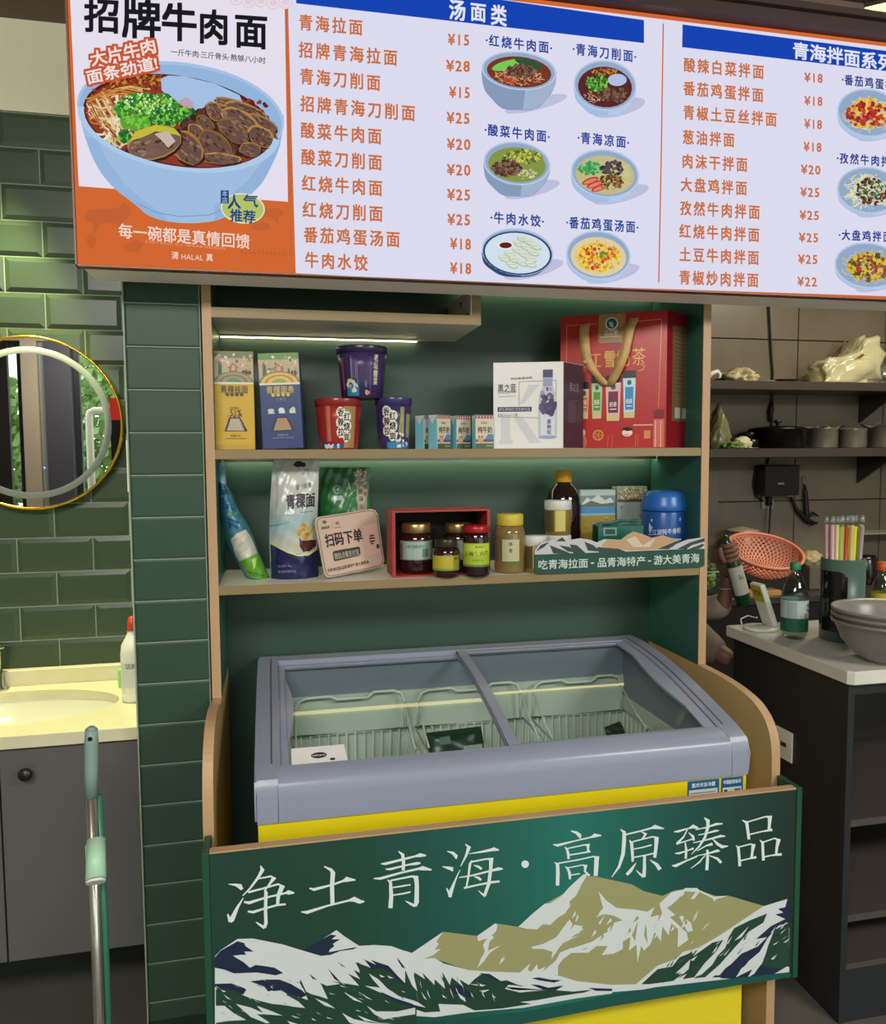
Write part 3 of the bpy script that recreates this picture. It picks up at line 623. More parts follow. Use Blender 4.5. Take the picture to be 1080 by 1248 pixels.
f = Print(uv, step=4e-5, d0=.0002)
f.rect(PX0, PZ0, PX1, PZ1, OR)
f.build('screen_border', PSCREEN, mbd, True)
f = Print(mp, up=-1, d0=.0007, step=5e-5)
# poster field and list field (the orange border shows all round)
g_ = Print(uv, step=1e-4, d0=.0004); pz = lambda x, y: (onY(x, y, YP).x, onY(x, y, YP).z); zt_f = PZ1-.0095
g_.poly([(pz(86,0)[0]-.0015,zt_f),(pz(347,0)[0],zt_f),pz(351,246),pz(96,227)], '#ece6f4')
g_.poly([(pz(350.5,0)[0],zt_f),(PX1-.01,zt_f),(PX1-.01,PZ0+.012),pz(1080,361),pz(820,352.5),pz(600,346),pz(360.5,333)], LV)
g_.build('screen_fields', PSCREEN, mbd, True)
f.line([(347.8,-60),(351.5,120),(356,333)], 4, '#cf6b3c')
f.line([(808.5,28.5),(806,190),(803,344)], 1.6, TXT)
f.poly([(360,-36),(785,24.5),(785,52.5),(361,4)], BL)
f.poly([(832,29.8),(1080,62),(1400,103),(1400,128),(1080,86.5),(831.5,57.5)], BL)
f.build('screen_bars', PSCREEN, mbd, True)
T = Print(mp, up=-1, d0=.0009, step=1e-6)
def line_part(nm, t, a, b, h, c, wt=W2):
    p = Print(mp, up=-1, d0=.0009, step=1e-6); p.text(t, a, b, h*.95, c, wt, sx=.86); return p.build(nm, PSCREEN, mbd, True)
def P2(x, y): return (340+x/3.465, y/3.465)
def P3(x, y): return (560+x/3.465, y/3.465)
def P4(x, y): return (800+x/3.286, y/3.286)
for s_, a, b in [('青海拉面',(78,92),(360,118)),('招牌青海拉面',(78,208),(507,246)),('青海刀削面',(82,320),(435,352)),('招牌青海刀削面',(85,436),(582,480)),('酸菜牛肉面',(86,548),(440,578)),('酸菜刀削面',(88,661),(442,688)),('红烧牛肉面',(91,772),(443,796)),('红烧刀削面',(94,884),(445,904)),('番茄鸡蛋汤面',(99,990),(517,1012)),('牛肉水饺',(104,1096),(380,1112))]:
    line_part('menu_line', s_, P2(*a), P2(*b), 19.5, TXT)
for s_, a, b in [('¥15',(712,165),(808,168)),('¥28',(705,275),(810,279)),('¥15',(718,388),(810,390)),('¥25',(707,495),(810,499)),('¥20',(708,607),(812,609)),('¥20',(708,715),(812,717)),('¥25',(709,820),(812,822)),('¥25',(710,925),(812,927)),('¥18',(722,1027),(814,1030)),('¥18',(722,1130),(815,1133))]:
    line_part('price', s_, P2(*a), P2(*b), 17.5, TXT)
for s_, a, b in [('酸辣白菜拌面',(105,258),(436,290)),('番茄鸡蛋拌面',(104,352),(434,383)),('青椒土豆丝拌面',(103,448),(487,480)),('葱油拌面',(101,548),(318,562)),('肉沫干拌面',(98,644),(370,661)),('大盘鸡拌面',(93,738),(368,755)),('孜然牛肉拌面',(90,832),(420,851)),('红烧牛肉拌面',(88,924),(418,942)),('土豆牛肉拌面',(88,1018),(416,1033)),('青椒炒肉拌面',(87,1110),(414,1123))]:
    line_part('menu_line', s_, P4(*a), P4(*b), 17.5, TXT)
for s_, a, b in [('¥18',(592,308),(669,313)),('¥18',(592,402),(668,405)),('¥18',(592,494),(666,498)),('¥18',(589,586),(664,589)),('¥20',(578,677),(660,680)),('¥25',(576,768),(657,770)),('¥25',(573,860),(655,862)),('¥25',(570,950),(652,951)),('¥25',(567,1037),(649,1038)),('¥22',(564,1126),(646,1128))]:
    line_part('price', s_, P4(*a), P4(*b), 14.5, TXT)
T = Print(mp, up=-1, d0=.0009, step=1e-6)
T.text('汤', (547,11), (568,13.5), 24, '#e8ebff', W2); T.text('面', (573,13.5), (593,16), 22, '#e8ebff', W2); T.text('类', (598,17.5), (618,20), 24, '#e8ebff', W2)
T.build('heading', PSCREEN, mbd, True); T = Print(mp, up=-1, d0=.0009, step=1e-6); T.text('青海拌面系列', P4(545,200), P4(955,256), 19.5, '#e8ebff', W2); T.build('heading', PSCREEN, mbd, True)
for s_, a, b in [('·红烧牛肉面·',(110,168),(393,203)),('·青海刀削面·',(477,205),(748,240)),('·酸菜牛肉面·',(105,546),(383,578)),('·青海凉面·',(498,580),(718,602)),('·牛肉水饺·',(130,917),(358,935)),('·番茄鸡蛋汤面·',(450,938),(757,960))]:
    line_part('dish_caption', s_, P3(*a), P3(*b), 14.5, '#2a49a0')
for s_, a, b in [('·番茄鸡蛋拌面·',(742,317),(1005,350)),('·孜然牛肉拌面·',(722,632),(990,652)),('·大盘鸡拌面·',(730,940),(955,950))]:
    line_part('dish_caption', s_, P4(*a), P4(*b), 13, '#2a3f92')
# poster wording
T = Print(mp, up=-1, d0=.0062, step=2e-5)
for ch, x0, x1, yc, h in [('招',102,147,19,40),('牌',148,197,23,46),('牛',196,241,27,44),('肉',241,280,33,40),('面',285,327,38,40)]:
    T.text(ch, (x0,yc-1.5), (x1,yc+1.5), h, '#1d1c22', .030)
T.text('一斤牛肉·三斤骨头·熬够八小时', (208,63), (324,74), 8, '#4a4a48', W1)
for dx in (-2,-1,0,1,2):
    for dy in (-2,0,2):
        T.text('大片牛肉', (110+dx,72.5+dy), (190.5+dx,55+dy), 18, '#cf5a38', W3, perp=True)
        T.text('面条劲道!', (105+dx,95+dy), (192+dx,76+dy), 17, '#cf5a38', W3, perp=True)
T.text('大片牛肉', (110,72.5), (190.5,55), 17.5, '#f6e6e2', W2, perp=True)
T.text('面条劲道!', (105,95), (192,76), 16.5, '#f6e6e2', W2, perp=True)
T.text('每一碗都是真情回馈', (144,281), (305,295), 17, '#f7ded0', W1)
T.text('EVERY BOWL IS A GENUINE FEEDBACK', (177,294), (276,303), 4, '#e9a781')
T.text('清', (209,311), (218,311.5), 9, '#f7ded0', W1); T.text('HALAL', (221,312.5), (248,314), 8, '#f7ded0'); T.text('真', (251,313.5), (260,314), 9, '#f7ded0', W1)
T.build('poster_lettering', PSCREEN, mbd, True)
# faint seal and swirls top right of poster, cattle on orange
S2 = Print(mp, up=-1, d0=.0006, step=2e-5)
for i in range(5):
    for k in (9,7,5): S2.ell(288+i*15, -2+2*(i%2)+i, k, k, '#e8d6e2' if k in (9,5) else '#ece6f4', n=16)
for x, y, sc in ((128,268,1),(330,262,-.6)):
    S2.poly([(x+a*sc, y+b*abs(sc)) for a,b in [(-26,-4),(-20,-12),(-8,-14),(6,-13),(18,-16),(22,-22),(28,-18),(32,-10),(28,-2),(22,2),(20,16),(16,16),(14,4),(-4,4),(-12,16),(-16,16),(-14,4),(-22,2)]], '#c96536')
S2.poly([(105,292),(110,284),(118,290),(114,304),(106,300)], '#c96536'); S2.poly([(150,300),(165,292),(176,296),(168,308),(152,306)], '#c96536')
for i in range(11): S2.line([(294+i*5.2,302+i*.2),(295+i*5.2,314)], 1.2, '#c96536')
S2.line([(291,307),(350,310)], 1.2, '#c96536'); S2.ell(318,276,12,5,'#c96536'); S2.line([(318,262),(318,284)],1.2,'#c96536')
S2.build('poster_pattern', PSCREEN, mbd, True)

def noodles(p, cx, cy, rx, ry, cols, n, w=1.1, ln=1.6):
    n = int(n*1.7)
    for i in range(n):
        a = rnd.uniform(0,2*PI); k = math.sqrt(rnd.random())*.85; x = cx+rx*k*math.cos(a); y = cy+ry*k*math.sin(a); t = rnd.uniform(0,2*PI); R = min(rx,ry)*rnd.uniform(.25,.6)
        pts = [(x+R*math.cos(t+q_*.35)-R*math.cos(t), y+(R*math.sin(t+q_*.35)-R*math.sin(t))*.7) for q_ in range(5)]
        pts = [(X_, Y_) for X_, Y_ in pts if ((X_-cx)/rx)**2+((Y_-cy)/ry)**2 < 1.05]
        if len(pts) > 1: p.line(pts, w*rnd.uniform(.7,1.3), rnd.choice(cols))
def bits(p, cx, cy, rx, ry, cols, n, s0, s1, asp=.6):
    n = int(n*1.9)
    for i in range(n):
        a = rnd.uniform(0,2*PI); k = math.sqrt(rnd.random()); z = rnd.uniform(s0,s1)
        p.blob(cx+rx*k*math.cos(a), cy+ry*k*math.sin(a), z, z*rnd.uniform(asp,1), rnd.choice(cols), rnd.uniform(0,PI), 7)
MEAT = ['#6b4a3c','#583a30','#7d5a48','#4a3029','#8a6a55']; GRN = ['#3f8f3a','#6dbb3f','#2f7a35','#8ad04e','#246a30']
# big bowl
b1 = Print(mp, up=-1, d0=.0007, step=1.2e-5)
cx, cy = 218, 139
body = [(95,118),(97,140),(103,165),(112,190),(124,212),(140,230),(158,244),(168,252),(182,263),(205,270),(235,272),(262,269),(278,262),(290,250),(305,238),(320,222),(332,200),(341,178),(346,150),(346,140)]
b1.poly(smooth(body[:-1],4,False)+[body[-1]], '#a3c3e6')
b1.poly([(103,165),(112,190),(124,212),(140,230),(158,244),(168,252),(182,263),(205,270),(200,262),(170,240),(150,222),(130,195),(118,170)], '#99bae2')
b1.poly([(262,269),(278,262),(290,250),(305,238),(320,222),(332,200),(341,178),(346,150),(338,165),(322,195),(300,222),(278,240),(262,250)], '#97b8e0')
b1.line([(166,247),(190,259),(220,264),(255,262),(275,254)], 1.2, '#7fa3d0')
b1.ell(220, 138, 127, 62, '#a9c8ea', .13, 48); b1.ell(220, 139, 124, 59, '#97b9e2', .13, 48)
b1.ell(217.5, 147.5, 117.5, 55, '#5c1f1c', .165, 48); b1.ell(218, 149, 115, 52, '#8f3b2a', .165, 48)
bits(b1, 175, 100, 42, 9, ['#8a3a1c','#b06a2c','#6a2a18','#c98a3a','#7a2e1e'], 130, 1, 2.6)
bits(b1, 290, 130, 35, 12, ['#7a2e26','#8f4034','#6a241e'], 30, 2, 4)
noodles(b1, 138, 120, 36, 16, ['#c97a3a','#b85a2c','#d8a050','#8a3a20'], 26, 1.6)
for i in range(46):
    o_ = rnd.uniform(0,1); x0 = 104+o_*26+rnd.uniform(-3,3); y0 = 128-o_*14+rnd.uniform(-4,4); L_n = rnd.uniform(.7,1.1)
    b1.line([(x0+a*L_n, y0+b*L_n) for a, b in ((0,0),(6,12),(14,26),(25,38),(38,46))] if i % 2 else [(x0,y0),(x0+14,y0-8),(x0+32,y0-11),(x0+52,y0-7)], rnd.uniform(1.4,2.4), rnd.choice(['#e2d6a8','#d6c88c','#efe6c8','#d8a868','#c98a4c','#b86a3c'] if i % 2 else ['#c97a3a','#d8a050','#a85428','#e0b878','#8a3a20']))
noodles(b1, 135, 135, 30, 24, ['#e4c9a0','#d8a868','#c97f45','#efe0c4','#b86a3c'], 26, 2.0)
noodles(b1, 140, 158, 24, 26, ['#e6dcb8','#d9cf9a','#f0e8d0','#c9b888'], 22, 2.4)
b1.poly([(196,96),(205,92),(225,93),(262,102),(292,116),(296,126),(285,128),(258,126),(240,135),(222,127),(206,118),(197,110)], '#a9c6ea')
b1.poly([(215,124),(228,118),(236,126),(234,133),(224,130)], '#c2a7b8')
bits(b1, 180, 132, 40, 18, GRN, 230, 1.6, 4.4); bits(b1, 205, 140, 34, 12, GRN+['#1f5a2c'], 110, 1.4, 3.6)
bits(b1, 180, 126, 34, 13, ['#cfeaa0','#e8f4d0','#a8dc60'], 45, .8, 1.8); bits(b1, 165,150,18,8, ['#7cc83f','#5aa838'], 40, 2, 4)
bits(b1, 275, 158, 52, 30, ['#4a3029','#5a3c30','#6b4a3a','#3c2620'], 150, 3, 7)
def slice_(x, y, rx, ry, rot, c='#6d5046'):
    b1.blob(x+.6, y+1.6, rx*1.03, ry*1.05, '#33211c', rot, 14, .08); b1.blob(x, y, rx, ry, rnd.choice(['#a87a3e','#8f6436','#b88a4a']), rot, 14, .07); b1.blob(x+.3, y+1.0, rx*.93, ry*.86, c, rot, 14, .07)
    for i in range(26): 
        a = rnd.uniform(0,2*PI); k = math.sqrt(rnd.random())*.8; X_, Y_ = rx*k*math.cos(a), ry*k*math.sin(a); q_, s_ = math.cos(rot), math.sin(rot)
        b1.blob(x+X_*q_-Y_*s_, y+X_*s_+Y_*q_, rx*.14, ry*.1, rnd.choice(['#5a3e36','#84665a','#77574a','#4e352e','#967868']), rot+rnd.uniform(-.3,.3), 6)
for x, y, rx, ry, rot in [(285,128,24,7,.3),(300,135,28,9,.35),(318,150,22,9,.45),(250,150,13,8,.7),(240,162,14,9,.8),(278,150,18,9,.6),(305,158,20,10,.55),(328,168,12,9,.7),(270,140,20,12,.6),(262,136,14,9,.9),(292,146,26,12,.5),(318,166,18,12,.6),(285,160,22,12,.65),(305,182,14,9,.1),(262,178,25,17,.75),(268,193,26,7,.05),(228,180,24,17,.9)]: slice_(x, y, rx, ry, rot)
slice_(188, 174, 34, 20, -.25, '#7a5f50'); b1.poly([(158,172),(165,160),(190,152),(212,156),(221,166),(214,164),(190,160),(172,168)], '#c8c040'); b1.poly([(188,163),(205,160),(214,172),(205,180),(196,170)], '#cbbcae')
bits(b1, 152, 166, 7, 7, GRN, 24, 1.5, 3.5)
# front lip of the bowl over the food
lip = []
for i in range(25):
    a = PI*(.0+i/24); c_1, s_1 = math.cos(.165), math.sin(.165); x = 117*math.cos(a); y = 53.5*math.sin(a); lip.append((218+x*c_1-y*s_1, 149+x*s_1+y*c_1))
lip2 = [(x+(x-218)*.065, y+(y-149)*.075+1.2) for x, y in lip]
b1.poly(lip+lip2[::-1], '#b4d0ee')
b1.build('poster_bowl_picture', PSCREEN, mbd, True)
st = Print(mp, up=-1, d0=.0050, step=2e-5)
st.ell(296, 254, 27, 18.5, '#e6ecd8', .1, 28); st.ell(296, 254, 25.5, 17, '#b9c96a', .1, 28)
st.text('人', (277,246), (294,246), 17, '#274a86', W2); st.text('气', (296,245), (315,245), 15, '#274a86', W2)
st.text('推荐', (280,262), (312,265), 15, '#274a86', W2); st.rect(269,232,279,248,'#2c4a8a'); st.text('本店', (274,232), (274,248), 7, '#b9d0ea', vert=True)
st.build('poster_stamp', PSCREEN, mbd, True)
# small dishes
def dish(cx, cy, rx, ry, yb, fill, name, rot=.1, body='#8b9fc0', rim='#b9cfe9', shx=1):
    p = Print(mp, up=-1, d0=.0008, step=1.5e-5)
    p.ell(cx+rx*.45*shx, yb-ry*.30, rx*.85, ry*.32, '#c3c5e2', -.25, 24)
    n = 14; bd = [(cx-rx, cy), (cx-rx*.93, cy+(yb-cy)*.45), (cx-rx*.7, cy+(yb-cy)*.75), (cx-rx*.42, yb-1), (cx, yb+.6), (cx+rx*.42, yb-.6), (cx+rx*.72, cy+(yb-cy)*.75), (cx+rx*.94, cy+(yb-cy)*.42), (cx+rx, cy+1)]
    p.poly(smooth(bd,5,False), body); p.poly([(cx+rx*.2, cy+ry*.5),(cx+rx*.1,yb),(cx+rx*.42, yb-.6), (cx+rx*.72, cy+(yb-cy)*.75), (cx+rx*.94, cy+(yb-cy)*.42), (cx+rx, cy+1)], mixc(body, '#dde8fa', .35))
    p.ell(cx, cy, rx, ry, rim, rot, 32); p.ell(cx, cy, rx*.95, ry*.93, mixc(rim,'#6f86ac',.45), rot, 32)
    fill(p, cx, cy+ry*.06, rx*.86, ry*.80); p.build(name, PSCREEN, mbd, True)
def f1(p, x, y, a, b):
    p.ell(x, y, a, b, '#7a3a26', .1, 24); p.ell(x-a*.35, y-b*.45, a*.5, b*.3, '#7ccf57', -.25); p.ell(x+a*.3, y-b*.55, a*.45, b*.25, '#2d5a3a', .3)
    noodles(p, x, y+b*.3, a*.85, b*.6, ['#e0b890','#c98a68','#d8a880'], 60, .9); bits(p, x+a*.05, y-b*.05, a*.45, b*.45, MEAT, 55, 1.5, 3.4); bits(p, x-a*.3, y+b*.6, a*.3, b*.2, ['#b04a34','#d06a50'], 14, 1, 2)
def f2(p, x, y, a, b):
    p.ell(x, y, a, b, '#5c2a2a', .1, 24); noodles(p, x-a*.3, y+b*.3, a*.5, b*.5, ['#d8c8a8','#c98a68'], 24, .9); p.ell(x+a*.45, y-b*.35, a*.35, b*.3, '#b5c6e6'); bits(p, x, y-b*.75, a*.5, b*.15, ['#a85a2c','#c98a3a'], 26, 1, 1.8)
    bits(p, x-a*.3, y-b*.2, a*.38, b*.42, GRN, 60, 1, 2.4); bits(p, x+a*.3, y+b*.4, a*.52, b*.34, MEAT, 55, 1.6, 3)
def f3(p, x, y, a, b):
    p.ell(x, y, a, b, '#8a9a4a', .1, 24); bits(p, x+a*.2, y-b*.45, a*.7, b*.42, ['#8a9a3a','#c8c050','#5a7a30','#d8cf70','#4a6a2c'], 120, .8, 2.2); noodles(p, x+a*.35, y+b*.55, a*.4, b*.3, ['#e8e0c8','#d8d0a8'], 22, .9); bits(p, x-a*.35, y+b*.2, a*.5, b*.45, MEAT, 70, 1.6, 3.2)
def f4(p, x, y, a, b):
    p.ell(x, y, a, b, '#c9bf8a', .1, 24); noodles(p, x+a*.6, y, a*.35, b*.7, ['#d8cf9a','#c8d080'], 40, .9); bits(p, x-a*.5, y-b*.35, a*.4, b*.3, ['#4aa85a','#2f9a50','#7cc87a'], 40, 1.4, 3)
    for i in range(3): p.ell(x-a*.5+i*a*.16, y+b*(.3+.18*i), a*.3, b*.16, '#c9412e', -.35); p.ell(x-a*.5+i*a*.16, y+b*(.32+.18*i), a*.24, b*.09, '#e08a70', -.35)
    bits(p, x+a*.25, y-b*.35, a*.38, b*.38, ['#4a4258','#3a3340','#5a4a50','#6a5a58'], 45, 1.4, 3); bits(p, x+a*.2, y+b*.35, a*.42, b*.4, ['#7a5a34','#5a3a24','#a8864a'], 60, 1, 2.2)
def f5(p, x, y, a, b):
    p.ell(x, y, a*1.12, b*1.16, '#2c4a74', .1, 30); p.ell(x, y, a*1.05, b*1.08, '#d9e6f2', .1, 30); p.ell(x-a*.38, y-b*.42, a*.26, b*.22, '#e8eef0'); p.ell(x-a*.38, y-b*.42, a*.2, b*.16, '#6a1f1a')
    for i, (u_, v_) in enumerate([(.2,-.75),(.45,-.6),(.05,-.5),(.7,-.35),(.35,-.3),(.0,-.15),(.6,-.02),(-.3,.05),(.25,.08),(-.5,.3),(-.1,.35),(.5,.32),(.2,.55),(-.2,.65),(.5,.6)]):
        p.ell(x+a*u_*.85, y+b*v_, a*.2, b*.17, '#aebfa4', .4); p.ell(x+a*u_*.85, y+b*v_-.6, a*.18, b*.14, '#dde5d2', .4, 12); p.line([(x+a*(u_*.85-.12), y+b*v_-1),(x+a*(u_*.85+.1), y+b*v_-.6)], .7, '#b5c4a8')
def f6(p, x, y, a, b):
    p.ell(x, y, a, b, '#e2d3a8', .1, 24); bits(p, x, y, a*.8, b*.75, ['#f0c83a','#e8b82c','#f6dc6a','#d8a028'], 120, 1.4, 3); bits(p, x, y, a*.7, b*.6, ['#c9482c','#d86a3c'], 26, 1.2, 2.8); bits(p, x+a*.1,y-b*.1,a*.2,b*.15,GRN,12,.8,1.6)
def f7(p, x, y, a, b):
    noodles(p, x, y, a, b, ['#e8dca8','#d8c88a'], 60, 1); bits(p, x, y-b*.05, a*.75, b*.78, ['#e8b83a','#d8a030','#f0cf5a'], 90, 1.4, 3); bits(p, x, y, a*.8, b*.7, ['#b8352a','#c9483a','#9a2a24'], 46, 1.8, 3.6)
def f8(p, x, y, a, b):
    noodles(p, x, y, a, b, ['#e6e4b4','#d4d49a','#f0eecc'], 90, 1); bits(p, x+a*.1, y, a*.6, b*.7, ['#5a3a28','#7a5038','#4a2e22'], 60, 1.2, 2.6); bits(p, x+a*.1, y-b*.1, a*.5, b*.4, ['#4a8a3a','#dcd0c4'], 26, 1, 2.2)
def f9(p, x, y, a, b):
    noodles(p, x, y, a, b, ['#e0cf6a','#d8c050'], 60, 1); bits(p, x+a*.05, y, a*.75, b*.75, ['#9a6a34','#7a4a28','#b88444','#8a5a2c'], 80, 1.4, 3.2); bits(p, x, y, a*.75, b*.7, ['#b83a2a','#d8b83a','#4a5a2a','#e0c040'], 40, 1.6, 3.4)
dish(560+252/3.465, 299/3.465, 46, 23.5, 463/3.465, f1, 'dish_picture', .10)
dish(560+615/3.465, 361/3.465, 38.5, 31, 487/3.465, f2, 'dish_picture', .12, '#a8c4ea')
dish(560+243/3.465, 690/3.465, 41, 26.5, 828/3.465, f3, 'dish_picture', .12)
dish(560+615/3.465, 733/3.465, 42, 29.5, 852/3.465, f4, 'dish_picture', .14, '#a8c4ea')
dish(560+245/3.465, 1063/3.465, 44, 28.5, 1168/3.465, f5, 'dish_picture', .12, '#2c4a74', '#b9cfe9')
dish(560+587/3.465, 1078/3.465, 39.5, 30, 1187/3.465, f6, 'dish_picture', .1, '#b0c9ea')
dish(800+850/3.286, 452/3.286, 38.5, 29.5, 556/3.286, f7, 'dish_picture', .15, '#b4caea')
dish(800+850/3.286, 762/3.286, 38.5, 28.5, 860/3.286, f8, 'dish_picture', .12, '#b4caea')
dish(800+848/3.286, 1063/3.286, 41, 28, 1158/3.286, f9, 'dish_picture', .1, '#b4caea')
# ================================================================ SINK ALCOVE
# round mirror
R_ = .2395; R_m = R_-.0062; mc = onY(45, 516, 2.385); mx_, mz_ = -.4132-R_+.002, 1.5515
mir = thing('round_mirror', 'round wall mirror with thin gold rim and frosted ring above the sink', 'mirror', (mx_, 2.385, mz_))
RX = Matrix.Rotation(PI/2, 3, 'X')
B().prism([(R_m*math.cos(2*PI*i/96), R_m*math.sin(2*PI*i/96)) for i in range(96)], -.024, 0, 'y').obj('mirror_glass', mat('mirror_silver','#eef2ee',.0,1.0), mir)
B().lathe([(R_-.006,.0),(R_,.0),(R_,.027),(R_-.006,.027),(R_-.006,.0)], n=96, rot=RX, caps=False).obj('gold_rim', mat('gold_rim_metal','#d8a834',.25,.9), mir)
B().lathe([(R_*.80,.0242),(R_*.875,.0246),(R_*.875,.0243)], n=96, rot=RX, caps=False).obj('frosted_ring', mat('frosted_grey_ring','#8e9490',.5), mir)
B().lathe([(.004,.0243),(0,.0247)], c=(.03,0,-.125), n=16, rot=RX).obj('touch_switch', mat('blue_touch_light','#5a5ae0',.4,emit=1.0), mir)
# vanity cabinet
van = thing('vanity_cabinet', 'dark grey wall-hung vanity cabinet under the sink counter', 'cabinet', (-.9,2.1,.26))
m_van = mat('dark_grey_laminate', '#5c5a59', .42, noise=.04, nscale=5)
B().box((-1.5,1.97,.262),(-.327,2.39,.28)).box((-1.5,1.97,.28),(-1.482,2.39,.775)).box((-.345,1.97,.28),(-.327,2.39,.775)).box((-1.482,2.375,.28),(-.345,2.39,.775)).obj('cabinet_body', mat('vanity_carcass','#3a3838',.6), van, True)
for i, (xa, xb) in enumerate([(-1.495,-1.068),(-1.064,-.6405),(-.6365,-.3275)]):
    d = B().box((xa,1.951,.262),(xb,1.969,.776), .001).obj('door', m_van, van, True)
    kx = xb-.03 if i == 0 else (xa+.03 if i == 2 else None)
    if i == 2:
        kx = onY(31, 944, 1.93).x; kz = onY(31, 944, 1.93).z
        B().lathe([(.006,0),(.006,.014),(.0145,.018),(.016,.024),(.013,.030),(0,.032)], c=(kx,1.951,kz), n=20, rot=RX).obj('knob', mat('black_knob','#1c1a19',.35), d, True)
m_count = mat('cream_stone_counter', '#d6cfae', .22, noise=.04, nscale=14)
ct = thing('sink_counter', 'cream stone sink counter with round basin and low upstand', 'counter', (-.9,2.1,.78))
zc = .812; cxs, cys = -.682, 2.168
b = B()
# top slab with an oval cut-out
N = 40; ov = [(cxs+.27*math.cos(2*PI*i/N), cys+.150*math.sin(2*PI*i/N)) for i in range(N)]
x0_, x1_, y0_, y1_ = -1.52, -.3255, 1.935, 2.372
def outer(a):
    dx, dy = math.cos(a), math.sin(a); t = min((( x1_-cxs)/dx if dx > 0 else (x0_-cxs)/dx) if abs(dx) > 1e-6 else 9, ((y1_-cys)/dy if dy > 0 else (y0_-cys)/dy) if abs(dy) > 1e-6 else 9); return (cxs+dx*t, cys+dy*t)
angs = sorted(set([2*PI*i/N for i in range(N)]) | {math.atan2(y-cys, x-cxs) % (2*PI) for x in (x0_,x1_) for y in (y0_,y1_)})
inn = [b.b.verts.new((cxs+.27*math.cos(a), cys+.150*math.sin(a), zc)) for a in angs]; out = [b.b.verts.new((*outer(a), zc)) for a in angs]
lo1 = [b.b.verts.new((v.co.x, v.co.y, zc-.029)) for v in out]; li = [b.b.verts.new((v.co.x, v.co.y, zc-.02)) for v in inn]; n = len(angs)
for i in range(n):
    k = (i+1) % n; b.b.faces.new((inn[i], inn[k], out[k], out[i])); b.b.faces.new((out[i], out[k], lo1[k], lo1[i])); b.b.faces.new((inn[i], inn[k], li[k], li[i])); b.b.faces.new((li[i], li[k], lo1[k], lo1[i]))
b.obj('worktop', m_count, ct, True)
B().box((x0_,2.374,zc-.028),(x1_,2.399,zc+.045), .002).obj('upstand', m_count, ct, True)
sb_ = B()
sb_.lathe([(1.0,zc-.0205),(.97,zc-.05),(.85,zc-.10),(.6,zc-.135),(.2,zc-.145),(.06,zc-.147)], c=(cxs,cys,0), n=48, sx=.272, sy=.152, caps=False)
sb_.obj('basin', mat('white_ceramic','#dcd9c4',.12,coat=.5), ct, True)
B().lathe([(.0,zc-.1465),(.02,zc-.1465),(.022,zc-.144),(.012,zc-.1425),(0,zc-.142)], c=(cxs,cys,0), n=20).obj('drain', mat('chrome','#c8ccd0',.12,1), ct, True)
fx, fy = onY(2, 840, 2.35).x-.012, 2.346
fa = thing('faucet', 'chrome basin faucet with round flat top behind the sink', 'faucet', (fx,fy,zc))
B().lathe([(.026,0),(.026,.006),(.018,.010),(.017,.10),(.020,.105),(.020,.115),(.0,.118)], n=24).tube([(0,0,.095),(0,-.04,.11),(0,-.09,.105),(0,-.105,.09)], .011, 12).obj('faucet_body', mat('chrome','#c8ccd0',.12,1), fa)
B().lathe([(0,.1185),(.030,.1185),(.033,.122),(.031,.126),(0,.128)], n=28).obj('lever', mat('chrome'), fa)
B().tube([(0,0,.1285),(0,0,.150),(-.012,0,.156)], [.006,.005,.009], 12).obj('top_button', mat('black_plastic','#1b1c1c',.35), fa)
# cleaner bottle with red cap
cb = thing('cleaner_bottle', 'white cleaner bottle with red cap at the right end of the sink counter', 'bottle', (-.372,2.16,zc+.0005))
m_wp = mat('white_plastic', '#dcdcd2', .35)
B().lathe([(.0,0),(.029,0),(.031,.006),(.031,.022),(.029,.026),(.031,.03),(.031,.125),(.028,.15),(.016,.172),(.012,.18),(.012,.186),(0,.187)], n=28).obj('bottle_body', m_wp, cb)
B().lathe([(.0,.1875),(.0125,.1875),(.0115,.205),(.008,.222),(.006,.224),(0,.225)], n=20).obj('cap', mat('red_plastic','#cf3a28',.35), cb)
lb = Print(cylmap(.0312)); lb.rect(-.03,.04,.03,.105,'#c9ccc8',8)
for i in range(9): lb.line([(-.026+rnd.uniform(0,.004),.048+i*.0065),(.026-rnd.uniform(0,.008),.048+i*.0065)], .0016, '#4b4f55')
lb.text('洁厕', (-.016,.098), (.016,.098), .014, '#3a5f4a', W1); lb.build('label_print', PRINT, cb)
sp = thing('sponge', 'light green scouring sponge standing behind the cleaner bottle', 'sponge', (-.4135,2.30,zc+.0005))
B().box((-.022,-.016,0),(.022,.016,.052), .005, 2).obj('sponge_pad', mat('green_sponge','#8fcf7a',.9,bump=.4,nscale=60), sp)
# white wall box next to the pillar
wb_ = onY(156.5, 565, 2.36)
sw = thing('wall_socket', 'slim white wall box right of the mirror, beside the pillar', 'socket', (-.404,2.3985,1.43))
B().box((-.0,-.045,-.075),(.028,0,.075), .003).obj('box_body', m_wp, sw)
B().box((.008,-.0458,-.066),(.02,-.0455,-.058)).obj('indicator', mat('dark_mark','#333333',.5), sw)
